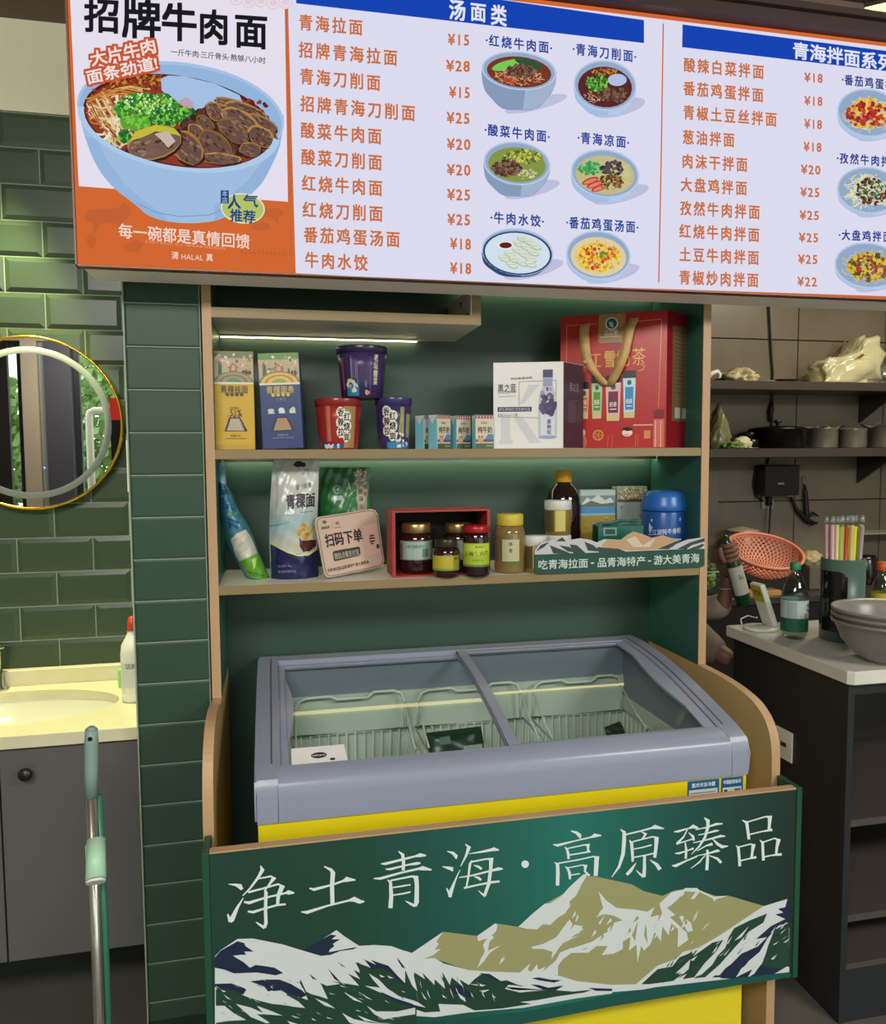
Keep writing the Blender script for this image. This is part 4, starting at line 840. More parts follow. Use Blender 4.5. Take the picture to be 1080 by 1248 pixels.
# mop
mo = thing('mop', 'upright mop with grey-green grip and mint clip standing before the vanity', 'mop', (-.338,1.50,0))
ang = Matrix.Rotation(-.012, 4, 'Y')
hx = -.0045
m_steel = mat('brushed_steel_tube','#c9c2b8',.22,.9); m_grip = mat('grey_green_grip','#7f978e',.45); m_mint = mat('mint_plastic','#a9cfae',.4)
g = B().tube([(-.001,0,.832),(.001,0,.88),(.003,0,.935),(.004,0,.958)], [.0118,.0122,.0124,.011], 16); g.tube([(.004,0,.958),(.0042,0,.963)], [.011,.006], 16); g.obj('grip', m_grip, mo)
B().tube([(.0036,-.0115,.944),(.0036,-.0128,.944)], .0042, 12).obj('hanging_hole', mat('black_hole','#0b0b0b',.9), mo)
B().tube([(-.004,0,.06),(-.001,0,.832)], .0098, 16).obj('pole', m_steel, mo)
B().tube([(.0095,.010,.06),(.0122,.008,.50),(.0105,.008,.831)], .0062, 10).obj('drive_rod', mat('green_rod','#2f6a56',.35), mo)
cl = B().tube([(.002,.0,.815),(.006,-.020,.772)], .0001, 4); 
cl = B().prism([(-.012,-.012),(.012,-.012),(.012,.012),(-.012,.012)], .698, .748, 'z', .004, 2).tube([(.006,-.006,.752),(.013,-.052,.700)], [.0165,.0175], 24); cl.obj('clip', m_mint, mo)
B().tube([(.0131,-.0526,.6994),(.0135,-.0555,.696)], [.0172,.0160], 24).obj('clip_cap', mat('pale_cap','#dfe0d6',.4), mo)
B().prism([(-.13,-.05),(.13,-.05),(.13,.05),(-.13,.05)], .02, .045, 'z', .01, 2).tube([(-.004,0,.045),(-.004,0,.09)], .016, 12).obj('mop_head', m_mint, mo)
B().prism([(-.135,-.055),(.135,-.055),(.135,.055),(-.135,.055)], .0, .0195, 'z', .006, 2).obj('mop_pad', mat('grey_microfibre','#8a8f90',.95,bump=.5,nscale=80), mo)

# ================================================================ CHEST FREEZER
fz = thing('chest_freezer', 'yellow chest freezer with grey lid frame and curved sliding glass lids', 'freezer', (.505,1.86,0))
m_yel = mat('yellow_enamel', '#e3cc1c', .25, coat=.3); m_grey = mat('grey_blue_plastic', '#8b90a4', .28, noise=.02, nscale=4); m_lin = mat('freezer_lining', '#d8ddd4', .4)
FX0, FX1, FY0, FY1 = -.05, 1.06, 1.56, 2.172
# body: outer shell with an open top (walls)
b = B()
b.box((FX0+.006,FY0+.006,.07),(FX1-.006,FY0+.05,.716), .0).box((FX0+.006,FY1-.05,.07),(FX1-.006,FY1-.006,.716)).box((FX0+.006,FY0+.05,.07),(FX0+.05,FY1-.05,.716)).box((FX1-.05,FY0+.05,.07),(FX1-.006,FY1-.05,.716)).box((FX0+.05,FY0+.05,.07),(FX1-.05,FY1-.05,.12))
b.obj('cabinet_body', m_yel, fz, True)
b = B()
for lo, hi in (((FX0+.0505,FY0+.0505,.121),(FX1-.0505,FY0+.055,.74)),((FX0+.0505,FY1-.055,.121),(FX1-.0505,FY1-.0505,.80)),((FX0+.0505,FY0+.055,.121),(FX0+.055,FY1-.055,.74)),((FX1-.055,FY0+.055,.121),(FX1-.0505,FY1-.055,.74)),((FX0+.055,FY0+.055,.1205),(FX1-.055,FY1-.055,.125))): b.box(lo, hi)
b.obj('lining', m_lin, fz, True)
for x in (FX0+.08, FX1-.08):
    for y in (FY0+.08, FY1-.08): B().lathe([(.0,0),(.024,0),(.024,.03),(.012,.035),(.012,.07),(0,.07)], c=(x,y,0), n=16).obj('caster', mat('black_plastic','#1b1c1c',.35), fz, True)
def zt_(y):   # top profile of the lid frame
    t = (y-FY0)/(FY1-FY0); return .800+.105*math.sin(min(1,t*1.04)*PI/2)**1.0 - .0*t
def prof(n=14, y0=FY0+.012, y1=FY1):
    return [(y0+(y1-y0)*i/n, zt_(y0+(y1-y0)*i/n)) for i in range(n+1)]
zl = .7165
def rail(xa, xb, bev=.006):
    pr_ = [(FY0,zl),(FY0,.768),(FY0+.002,.784),(FY0+.006,.794)]+prof()+[(FY1,zl)]
    return pr_
b = B(); b.prism(rail(0,0), FX0, FX0+.052, 'x', .005, 2).prism(rail(0,0), FX1-.052, FX1, 'x', .005, 2)
# front and back rails
b.prism([(FY0,zl),(FY0,.768),(FY0+.002,.784),(FY0+.006,.794),(FY0+.014,.8025),(FY0+.034,zt_(FY0+.034)),(FY0+.052,zt_(FY0+.052)-.001),(FY0+.052,zl)], FX0+.046, FX1-.046, 'x')
b.prism([(FY1-.05,zl+.05),(FY1-.05,zt_(FY1-.05)-.001),(FY1-.02,zt_(FY1-.02)-.001),(FY1-.0005,zt_(FY1)-.001),(FY1-.0005,zl)], FX0+.046, FX1-.046, 'x')
lf = b.obj('lid_frame', m_grey, fz, True, smooth=True); lf.data.set_sharp_from_angle(angle=.6)
# inner groove lines on the side rails
m_groove = mat('groove_dark','#4a4c58',.5)
for x in (FX0+.033, FX1-.036):
    g = B(); pp = prof(14, FY0+.06, FY1-.03)
    for (ya,za),(yb,zb_) in zip(pp, pp[1:]): g.prism([(ya,za+.0002),(yb,zb_+.0002),(yb,zb_+.0014),(ya,za+.0014)], x, x+.003, 'x')
    g.obj('groove', m_groove, fz, True)
m_fg = thin_glass('freezer_glass', '#e2ece6', .03)
def sheet(b, xa, xb, dz, y0, y1, n=16, t=.004):
    for i in range(n):
        ya = y0+(y1-y0)*i/n; yb = y0+(y1-y0)*(i+1)/n
        vs = [b.b.verts.new((x,y,zt_(y)+dz)) for x,y in ((xa,ya),(xb,ya),(xb,yb),(xa,yb))]; f_ = b.b.faces.new(vs); f_.smooth = True; f_.material_index = b.mi
    return b
def bar(b, xa, xb, dz0, dz1, y0, y1, n=14):
    pts = [(y0+(y1-y0)*i/n) for i in range(n+1)]
    b.prism([(y, zt_(y)+dz1) for y in pts]+[(y, zt_(y)+dz0) for y in pts[::-1]], xa, xb, 'x'); return b
gy0, gy1 = FY0+.0525, FY1-.0505
for k, (xa, xb, dz) in enumerate([(FX0+.053, .512, -.016), (.498, FX1-.053, -.006)]):
    fr = B(); bar(fr, xa, xa+(.017 if k == 0 else .024), dz-.004, dz+.0025, gy0, gy1); bar(fr, xb-(.016 if k == 0 else .03), xb, dz-.004, dz+.0025, gy0, gy1)
    fr.box((xa,gy0,zt_(gy0)+dz-.004),(xb,gy0+.012,zt_(gy0)+dz+.004)).box((xa,gy1-.02,zt_(gy1)+dz-.006),(xb,gy1,zt_(gy1)+dz+.002))
    fo = fr.obj('sliding_lid', m_grey, fz, True)
    sheet(B(), xa+.012, xb-.012, dz, gy0+.008, gy1-.01).obj('glass_pane', m_fg, fo, True, nrm=False)
    # crescent grip
    gx = xa+.017 if k == 0 else xb-.03
    sgn = 1 if k == 0 else -1; ym = 1.86; gb = B(); pts = []
    for i in range(13):
        t = i/12; y = ym-.16+.30*t; w_ = .016*math.sin(PI*t); pts.append((gx+sgn*w_, y))
    vs_t = []
    for (x, y) in pts: vs_t.append((x,y))
    for (xa2,ya2),(xb2,yb2) in zip(vs_t, vs_t[1:]):
        za2, zb2 = zt_(ya2)+dz+.005, zt_(yb2)+dz+.005
        q_ = [gb.b.verts.new(p) for p in ((gx,ya2,za2),(xa2,ya2,za2),(xb2,yb2,zb2),(gx,yb2,zb2),(gx,ya2,za2-.006),(xa2,ya2,za2-.006),(xb2,yb2,zb2-.006),(gx,yb2,zb2-.006))]
        gb.b.faces.new(q_[0:4]); gb.b.faces.new((q_[1],q_[5],q_[6],q_[2]))
    gb.obj('lid_grip', m_grey, fo, True, nrm=False)
# white notice on the left glass
cdp = Print(lambda x, y, d: (x, y, zt_(y)-.016+.0012+d), step=2e-5, d0=0)
nx0, nx1, ny0, ny1 = .026, .142, gy0+.014, gy0+.075
cdp._add([(nx0,ny0),(nx1+.002,ny0),(nx1,ny0+.03),(nx0,ny0+.03),(nx1-.001,ny1),(nx0,ny1)], [(0,1,2,3),(3,2,4,5)], '#eceae6')
cdp.ell((nx0+nx1)/2, (ny0+ny1)/2, .017, .010, '#2a2a2c'); cdp.text('扫码支付', (nx0+.044,(ny0+ny1)/2), (nx1-.044,(ny0+ny1)/2), .006, '#eceae6', W1); cdp.ell(nx1-.03, ny0+.014, .006, .004, '#2a2a2c')
cdp.build('paper_notice', PRINT, fz, True)
# spec stickers on the yellow front
sp_ = Print(lambda x, z, d: (x, FY0+.0058-d, z), step=2e-5)
sp_.rect(.905,.60,.985,.7115,'#1d5a86').rect(.990,.60,1.046,.7115,'#1d5a86').rect(.909,.60,.981,.690,'#d3d6d2').rect(.994,.60,1.042,.688,'#d3d6d2')
sp_.text('直冷冷冻冷藏', (.915,.7005), (.975,.7005), .010, '#e6eef2', W1); sp_.text('中国能效标识', (.995,.7005), (1.041,.7005), .009, '#e6eef2', W1)
for i in range(4): sp_.line([(.912,.682-i*.008),(.976-(i%2)*.012,.682-i*.008)], .0025, '#7c8286')
sp_.rect(.998,.655,1.006,.683,'#222222'); sp_.ell(1.015,.672,.006,.007,'#222222'); sp_.rect(1.024,.668,1.040,.684,'#6a6e70')
sp_.build('energy_sticker', PRINT, fz, True)
# wire baskets
m_wire = mat('white_coated_wire', '#f0f3ec', .35)
def basket(x0, x1, label):
    y0, y1, zr, zb_ = 1.640, 2.095, .700, .36
    t = thing('wire_basket', label, 'basket', ((x0+x1)/2,(y0+y1)/2,zb_), 0, None)
    B().tube([(x0,y0,zr),(x1,y0,zr),(x1,y1,zr),(x0,y1,zr)], .0032, 6, closed=True).tube([(x0+.02,y0+.02,zb_),(x1-.02,y0+.02,zb_),(x1-.02,y1-.02,zb_),(x0+.02,y1-.02,zb_)], .003, 6, closed=True).obj('rim', m_wire, t, True)
    w_ = B(); n = 13
    for i in range(n+1):
        x = x0+(x1-x0)*i/n; xi = x0+.02+(x1-x0-.04)*i/n
        w_.tube([(x,y0,zr),(xi,y0+.02,zb_),(xi,y1-.02,zb_),(x,y1,zr)], .0021, 4)
    for j in range(1, 17):
        y = y0+(y1-y0)*j/17; yi = y0+.02+(y1-y0-.04)*j/17
        w_.tube([(x0,y,zr),(x0+.02,yi,zb_),(x1-.02,yi,zb_),(x1,y,zr)], .0021, 4)
    w_.obj('wire_mesh', m_wire, t, True)
    L_ = x1-x0; xa, xb = x0+.008, x1-.008
    pts = [(xa,y1,zr),(xa+.002,y1,.775),(xa+.012,y1,.795),(xa+.03,y1,.802),(xa+L_*.30,y1,.804),(xa+L_*.36,y1,.794),(xa+L_*.62,y1,.794),(xa+L_*.68,y1,.808),(xb-.03,y1,.808),(xb-.012,y1,.80),(xb-.002,y1,.78),(xb,y1,zr)]
    B().tube(pts, .0036, 8).obj('hanging_hoop', m_wire, t, True)
    for s, xx in ((1,xa),(-1,xb)): B().tube([(xx+s*.002,y1,.775),(xx,y1-.10,zr+.02),(xx,y1-.16,zr)], .0028, 6).obj('side_brace', m_wire, t, True)
basket(.035, .352, 'white wire basket hanging at the left inside the freezer')
basket(.372, .688, 'white wire basket in the middle of the freezer, under the lid bar')
basket(.708, 1.0, 'white wire basket hanging at the right inside the freezer')
# green packs lying in the baskets
def pack(name, label, c, rz, w_, h_, tilt, m_):
    t = thing(name, label, 'food pack', c, rot=(tilt,0,rz))
    def fn(u, v):
        e = (1-(2*u-1)**4)*(1-(2*v-1)**4); return ((u-.5)*w_, (v-.5)*h_, .018*e+.002*math.sin(9*u+7*v))
    def fb(u, v):
        e = (1-(2*u-1)**4)*(1-(2*v-1)**4); return ((u-.5)*w_, (v-.5)*h_, -.012*e)
    B().grid(fn, 12, 12).grid(fb, 12, 12).obj('pack_film', m_, t)
    return t
m_gp = mat('dark_green_film', '#1c3a2a', .28, noise=.25, nscale=25)
q_ = onY(556, 909, 1.97)
t = pack('frozen_pack', 'dark green frozen food pack leaning in the middle basket', (q_.x, 1.97, q_.z), .10, .155, .085, 1.1, m_gp)
pp = Print(lambda u,v,d:(u,v,.0215+d)); pp.rect(.012,-.03,.065,-.005,'#8fa39a'); pp.rect(-.05,.005,-.02,.025,'#4a6a58'); pp.build('pack_print', PRINT, t)
q_ = onY(752, 902, 2.0)
pack('frozen_pack', 'dark green pack standing in the right basket', (q_.x, 2.0, q_.z), .5, .075, .09, 1.2, m_gp)

# ================================================================ SHELF 1 GOODS
ZS1, ZS2 = Z1+.0006, Z2+.0006
def carton(name, label, cat, px0, px1, Yc, h, dep, rz, m_, zs=ZS1, pyr=540, group=None):
    xa, xb = onY(px0, pyr, Yc).x, onY(px1, pyr, Yc).x; w_ = (xb-xa)/math.cos(rz)
    t = thing(name, label, cat, (xa,Yc,zs), rz, group)
    return t, w_
def topz(px, py, Y): return onY(px, py, Y).z
# yellow and blue noodle boxes, both leaning back a little in the photo
def noodlebox(px0, px1, pyt, col, label, rz, blue, Yc):
    h = topz(px0+20, pyt, Yc)-ZS1
    t, w_ = carton('noodle_box', label, 'box', px0, px1, Yc, h, .06, rz, None)
    if blue: t.rotation_euler = (0, -.035, rz); t.location.x += .012; t.location.z += .0005
    B().box((0,0,0),(w_,.055,h), .0012).obj('carton', mat('noodle_box_%s' % blue, col, .38), t)
    p = Print(front(), step=2e-5)
    hs = h*.675
    p.rect(0.001,hs,w_-.001,h-.001,'#b3a184')
    p.rect(.001,h*.93,w_-.001,h-.001,'#5f8a3a' if blue else '#6a7650')
    for i in range(36): p.blob(rnd.uniform(.006,w_-.006), rnd.uniform(hs+.02,h-.006), .004, .003, rnd.choice(['#c9b49a','#d8c7ae','#8aa05a','#6a8a50','#c08a7a','#d0a090','#4a6a4a']), rnd.uniform(0,3))
    for i in range(3): p.line([(.012+.003*i,hs+.02),(.014+.002*i,h*.9-.004*i)], .003, '#3e5a3c')
    p.line([(w_*.36,h*.83),(w_*.50,h*.875),(w_*.62,h*.83)], .003, '#b0503a'); p.line([(w_*.42,h*.77),(w_*.42,h*.84)], .0025, '#a84a3a'); p.line([(w_*.56,h*.77),(w_*.56,h*.84)], .0025, '#a84a3a'); p.line([(w_*.38,h*.805),(w_*.6,h*.805)], .0022, '#b0503a')
    for i in range(3): p.blob(w_*(.74+.08*i), h*.785, .004, .006, '#5a2a2c')
    def arch(r, c): p.poly([(w_/2+r*w_*math.cos(a), hs+.001+r*.6*w_*math.sin(a)) for a in [PI*i/16 for i in range(17)]], c)
    arch(.5,'#6f7a5c'); arch(.45,'#d8b050' if blue else '#9c8a62'); arch(.36,'#b07a3a' if blue else '#8a5a48'); arch(.30,'#d9b25a' if blue else '#8a8a60'); arch(.2,'#8aa04a' if blue else '#5a8050')
    p.rect(.001,hs-.002,w_-.001,hs+.003,'#d8d2c2')
    ink = '#c9b054' if blue else '#4a3c1e'
    p.text('青稞面条' if blue else '青稞挂面', (w_*.16,h*.615), (w_*.86,h*.615), .018, ink, W1)
    for i in range(4): p.ell(w_*(.33+.12*i), h*.563, .0046, .0046, ink, n=12)
    if blue:
        p.text('七青过', (w_*.38,h*.515), (w_*.64,h*.515), .008, '#8a93a8', W0)
        for i in range(3): p.blob(w_*(.26+.26*i), h*.40, .008, .007, ['#c9c2ba','#d4dad8','#b8cf9a'][i]); p.line([(w_*(.26+.26*i)-.008,h*.375),(w_*(.26+.26*i)+.008,h*.375)], .0025, '#c9d2d8')
    else:
        p.text('含青稞粉', (w_*.38,h*.425), (w_*.62,h*.425), .006, '#5a4a20'); p.text('51%', (w_*.38,h*.38), (w_*.68,h*.38), .019, '#3c3214', W1); p.line([(w_*.3,h*.345),(w_*.7,h*.345)], .0009, '#3c3214')
    p.poly([(w_*.24,h*.19),(w_*.36,h*.33),(w_*.40,h*.34),(w_*.44,h*.325),(w_*.5,h*.345),(w_*.56,h*.325),(w_*.6,h*.34),(w_*.64,h*.33),(w_*.82,h*.19)], '#2a2418' if not blue else '#141c30')
    p.poly([(w_*.29,h*.195),(w_*.40,h*.32),(w_*.62,h*.32),(w_*.74,h*.195)], '#a99a88' if not blue else '#a8826a')
    if not blue:
        for i in range(14): p.line([(w_*(.32+.025*i),h*.2),(w_*(.40+.014*i),h*.31)], .0011, '#d8d0c4' if i%2 else '#8a7a68')
        p.rect(.001,.001,w_-.001,.012,'#b8942a')
    p.text('净含量:500g', (w_*.38,h*.145), (w_*.64,h*.145), .006, ink if not blue else '#8f98b0'); p.line([(w_*.26,h*.115),(w_*.78,h*.115)], .0011, ink if not blue else '#8f98b0')
    p.build('box_print', PRINT, t); return t
noodlebox(262.5, 311, 428, '#c9a02a', 'yellow noodle carton at the left end of the top shelf', .0, 0, 1.955)
noodlebox(314, 364, 431, '#27386e', 'dark blue noodle carton right of the yellow carton on the top shelf', -.12, 1, 1.975)
# instant noodle tubs
def tub(px0, px1, pyt, pyb, z0, Yc, label, scheme):
    r_t = (onY(px1,pyt,Yc).x-onY(px0,pyt,Yc).x)/2; xc = (onY(px1,pyt,Yc).x+onY(px0,pyt,Yc).x)/2
    zt2 = onY((px0+px1)/2, pyt, Yc).z; h = zt2-z0; r_b = r_t*.80
    t = thing('noodle_tub', label, 'instant noodles', (xc,Yc,z0))
    rr = lambda z: r_b+(r_t*.955-r_b)*max(0,min(1,z/(h*.86)))
    base, lid = {'red':('#9c2a26','#8f2a2a'),'purple':('#3a2a58','#2c2444'),'navy':('#3b2c5e','#3a3264')}[scheme]
    B().lathe([(0,0),(r_b,0),(rr(h*.3),h*.3),(rr(h*.6),h*.6),(rr(h*.86),h*.86),(0,h*.861)], n=40).obj('cup', mat('tub_'+scheme, base, .32), t)
    B().lathe([(r_t*.97,h*.862),(r_t*.985,h*.865),(r_t,h*.99),(r_t*.99,h),(r_t*.5,h+.001),(0,h+.001)], n=40, caps=False).obj('lid', mat('tub_lid_'+scheme, lid, .25), t)
    p = Print(lambda u,v,d: ((rr(v)+d)*math.cos(-PI/2-.17+u/r_t), (rr(v)+d)*math.sin(-PI/2-.17+u/r_t), v), d0=.0006, step=2e-5)
    H_ = h*.86
    def band(pts, c): p.poly(pts, c)
    def patch(u0,v0,u1,v1,c): 
        n = max(1,int((u1-u0)/.006)); p.rect(u0,v0,u1,v1,c,n)
    if scheme == 'purple':
        for i in range(9): patch(-.028+i*.0022, .03+rnd.uniform(0,.02), -.0265+i*.0022, H_-.008-rnd.uniform(0,.02), rnd.choice(['#8f84a0','#a59aae','#6a5a86','#584878']))
        patch(-.045,.004,-.006,.028,'#2a7fa0')
        for i in range(14): p.blob(-.043+i*.0026, .028+rnd.uniform(-.005,.005)+(.008*math.sin(i*.55)), .004, .005, rnd.choice(['#c8ccc0','#e0dcc8','#3a9ab8','#206a90']))
        for i in range(5): p.blob(-.034+i*.004, .042-.001*i*i*.6, .005, .005, '#d8c47a' if i < 3 else '#c9c4b4')
        p.blob(.017,.012,.006,.006,'#b09a7a'); p.blob(.022,.012,.005,.004,'#c46a5a')
        patch(-.06,.02,-.052,H_*.9,'#8a4a4a'); p.text('方便面', (.014,.042), (.014,.026), .007, '#8a80a0', vert=True)
        patch(.026,.01,.0275,H_*.9,'#6a5a86')
        for i, ch in enumerate('老坛酸菜'): p.text(ch, (.036,H_*.88-i*.019), (.050,H_*.88-i*.019), .017, '#cfc8ba', W2)
    if scheme in ('red','navy'):
        if scheme == 'red':
            for i in range(6): patch(-.03+i*.0025, .02, -.0285+i*.0025, H_-.002, rnd.choice(['#c9705a','#d88a68','#b84a3a']))
            patch(.020,.004,.056,H_*.98,'#9c7f4c'); u0 = .004
            for i in range(12): p.blob(-.05+i*.006, .006+rnd.uniform(0,.004), .005, .005, rnd.choice(['#1f4a80','#c8d2da','#2a6aa0','#d8dde0']))
            p.poly([(-.052,.004),(-.048,.030),(-.040,.022),(-.030,.008)], '#24467a')
        else:
            patch(.020,.030,.032,H_*.95,'#8a8a62'); patch(.040,.03,.058,H_*.8,'#8f8f5a'); patch(-.02,.002,.055,.018,'#2a7fb0'); u0 = -.026
            for i in range(16): p.blob(rnd.uniform(.008,.052), rnd.uniform(.004,.04), .004, .004, rnd.choice(['#cfc8b8','#2a7fb0','#7a6a3a','#e0d8cc','#3a5a8a']))
            p.poly([(.014,H_*.35),(.02,H_*.72),(.026,H_*.9),(.03,H_*.72),(.032,H_*.35)], '#9a9a66')
        for k, tx in enumerate(['香辣拉', '红烧面']):
            uu = u0+k*.0165
            for i, ch in enumerate(tx):
                vv = H_*(.84-.10*k)-i*.024
                p.blob(uu+.008, vv, .0135, .0145, '#e2dcd0', n=10, jag=.12)
            for i, ch in enumerate(tx):
                vv = H_*(.84-.10*k)-i*.024; p.text(ch, (uu-.001,vv), (uu+.017,vv), .020, '#2a2422', W2)
    p.build('tub_print', PGLOSS, t); return t, zt2
ta, za = tub(383, 441, 487, 547, ZS1, 2.0, 'red noodle tub, lower left of the stack of three', 'red')
tc, zc2 = tub(457, 501.5, 487, 547, ZS1, 2.04, 'violet and blue noodle tub, lower right of the stack of three', 'navy')
tc.location.x -= .006; tc.location.y = 2.0
zz = za+.0022
tub(409.5, 472, 424, 487, zz, 1.999, 'dark purple noodle tub on top of the two other tubs', 'purple')
# milk cartons
def milk(px, Yc, rz, label, w_=.045, group=None):
    h = topz(550, 505, 1.95)-ZS1
    x = onY(px, 545, Yc).x
    t = thing('milk_carton', label, 'milk', (x,Yc,ZS1), rz)
    B().box((0,0,0),(w_,.034,h), .001).obj('carton', mat('milk_blue_side','#7fc8d8',.35), t)
    p = Print(front(), step=2e-5)
    p.rect(.0006,.0006,w_-.0006,h-.0006,'#c9bda6'); p.rect(.0006,h*.89,w_-.0006,h-.0008,'#8a3444')
    for i in range(6): p.rect(w_*(.08+.16*i),h*.905,w_*(.16+.16*i),h*.97,'#c9a0a0')
    p.text('青海湖', (w_*.3,h*.76), (w_*.62,h*.76), .006, '#5a5240', W1); p.text('纯牛奶', (w_*.12,h*.56), (w_*.92,h*.56), .016, '#3a3a34', W2)
    p.poly([(.0006,h*.28),(w_*.5,h*.30),(w_*.75,h*.48),(w_-.0006,h*.42),(w_-.0006,h*.2),(.0006,h*.2)], '#a9b4c4'); p.poly([(w_*.5,h*.28),(w_*.7,h*.44),(w_*.98,h*.42),(w_*.98,h*.28)], '#4a7fa6'); p.rect(w_*.0+.0006,h*.2,w_-.0006,h*.28,'#5a4a6a')
    p.blob(w_*.3,h*.26,.008,.011,'#c9967a'); p.blob(w_*.2,h*.36,.002,.003,'#5a4a3c'); p.blob(w_*.38,h*.36,.002,.003,'#5a4a3c')
    p.rect(.0006,.0006,w_-.0006,h*.16,'#3a5a32'); p.text('250ml', (w_*.55,h*.09), (w_*.92,h*.09), .005, '#c9d8b8')
    p.build('box_print', PRINT, t)
    s_ = Print(lambda u, v, d: (-d, u, v), step=2e-5)
    s_.poly([(.0006,h-.0006),(.033,h-.0006),(.017,h*.74)], '#dcdcd6'); s_.build('side_print', PRINT, t)
    return t
milk(517.0, 2.002, .58, 'first milk carton from the left, only its blue side and edge showing', .040)
milk(533.0, 1.963, .55, 'second milk carton from the left, turned to show a blue side', .048)
milk(556.5, 2.005, .30, 'third milk carton from the left, partly behind the second', .044)
milk(579.5, 1.965, .02, 'rightmost milk carton, next to the white drink box', .050)
# white drink case
def corner_box(name, label, cat, Lp, Rp, Bp, part, m_):
    """Lp, Rp, Bp: (px, Y) of the front left, front right and rear right uprights"""
    L_, R2, B2 = [Vector((onY(a, 500, y_).x, y_, 0)) for a, y_ in (Lp, Rp, Bp)]
    t = thing(name, label, cat, (L_.x, L_.y, ZS1)); e1 = R2-L_; e2 = B2-R2; w_ = e1.length; dp = e2.length
    n1 = Vector((e1.y, -e1.x, 0)).normalized(); n2 = Vector((e2.y, -e2.x, 0)).normalized(); e1n, e2n = e1.normalized(), e2.normalized()
    fm = lambda u, v, d: e1n*u+n1*d+Vector((0,0,v)); sm = lambda u, v, d: e1+e2n*u+n2*d+Vector((0,0,v))
    return t, w_, dp, e1, e2, fm, sm
h = topz(686, 440.5, 1.93)-ZS1
t, w_, dp, e1, e2, fm, sm = corner_box('drink_box', 'white drink carton printed with a purple bottle on the top shelf', 'box', (601.5,1.985), (686.5,1.93), (711,2.0), 'carton', None)
B().prism([(0,0),(e1.x,e1.y),(e1.x+e2.x,e1.y+e2.y),(e2.x,e2.y)], 0, h, 'z', .0008).obj('carton', mat('white_card','#dedad6',.35), t)
sk = dp/.17
p = Print(lambda u, v, d: sm(u*sk, v, d), step=2e-5); p.rect(.001,.001,.169,h-.001,'#3a2432'); p.text('黑之蓝', (.05,h*.72), (.13,h*.72), .022, '#7a6a74', W1); p.rect(.05,h*.56,.13,h*.565,'#6a5a64'); p.rect(.04,h*.3,.10,h*.55,'#4a3440')
p.build('side_print', PGLOSS, t)
B().tube([tuple(e1*.55+e2*.5+Vector((0,0,h))),tuple(e1*.6+e2*.5+Vector((0,0,h+.003))),tuple(e1*.8+e2*.5+Vector((0,0,h+.003))),tuple(e1*.85+e2*.5+Vector((0,0,h)))], .0022, 8).obj('carry_handle', mat('grey_plastic','#9a9a98',.4), t)
p = Print(fm, step=2e-5)
p.poly([(w_*.08,.012),(w_*.28,.012),(w_*.28,.02),(w_*.24,.026),(w_*.24,h*.37),(w_*.11,h*.37),(w_*.11,.026),(w_*.08,.02)], '#c8c6cc')
p.poly([(w_*.28,h*.37),(w_*.42,h*.37),(w_*.68,.014),(w_*.52,.014)], '#c8c6cc'); p.poly([(w_*.38,h*.52),(w_*.44,h*.52),(w_*.66,h*.74),(w_*.50,h*.74),(w_*.50,h*.72)], '#c8c6cc')
ln = '#6f6a74'
for a, b_ in (((w_*.37,h*.50),(w_*.37,h*.775)),((w_*.37,h*.775),(w_*.90,h*.785)),((w_*.9,h*.785),(w_*.9,h*.6)),((w_*.06,h*.37),(w_*.66,h*.355)),((w_*.655,h*.355),(w_*.655,h*.12))): p.line([a,b_], .0013, ln)
p.text('枸杞黑果饮料', (w_*.25,h*.81), (w_*.56,h*.82), .006, '#3a3a44', W1)
p.text('黑之蓝', (w_*.06,h*.70), (w_*.33,h*.705), .021, '#3a3a44', W1); p.line([(w_*.07,h*.645),(w_*.32,h*.65)], .0014, '#8a8a94'); p.line([(w_*.07,h*.605),(w_*.32,h*.61)], .0014, '#8a8a94')
p.rect(w_*.06,h*.43,w_*.55,h*.485,'#2c2a4a'); p.text('野生黑枸杞·花青素饮品', (w_*.08,h*.457), (w_*.53,h*.457), .008, '#b9b9cc', W0); p.text('规格260ml×12瓶', (w_*.06,h*.39), (w_*.35,h*.39), .008, '#55555f', W0)
bx = w_*.78
p.poly([(bx-w_*.13,h*.13),(bx+w_*.13,h*.13),(bx+w_*.135,h*.5),(bx+w_*.12,h*.62),(bx+w_*.07,h*.72),(bx+w_*.07,h*.83),(bx-w_*.07,h*.83),(bx-w_*.07,h*.72),(bx-w_*.12,h*.62),(bx-w_*.135,h*.5)], '#b9bcca')
p.ell(bx, h*.13, w_*.13, h*.022, '#8fa0c4'); p.poly([(bx-w_*.1,h*.15),(bx+w_*.10,h*.15),(bx+w_*.1,h*.4),(bx-w_*.1,h*.42)], '#d0d2dc'); p.rect(bx-w_*.07,h*.82,bx+w_*.07,h*.91,'#2c3468')
p.rect(bx-w_*.065,h*.72,bx+w_*.065,h*.81,'#8a94b8')
for i in range(40):
    a = rnd.uniform(0,2*PI); k = rnd.random()**.5; p.blob(bx+w_*.10*k*math.cos(a), h*.50+h*.12*k*math.sin(a), .007, .007, rnd.choice(['#34284e','#3c2e5c','#4a3a70','#2a2242']))
for i in range(12): p.blob(bx+rnd.uniform(-.02,.01), h*rnd.uniform(.58,.72), .003, .006, rnd.choice(['#5a4a86','#a08ab4','#463868']))
p.text('黑枸杞', (bx+w_*.02,h*.34), (bx+w_*.02,h*.16), .011, '#34304a', W1, vert=True)
p.build('box_print', PRINT, t)
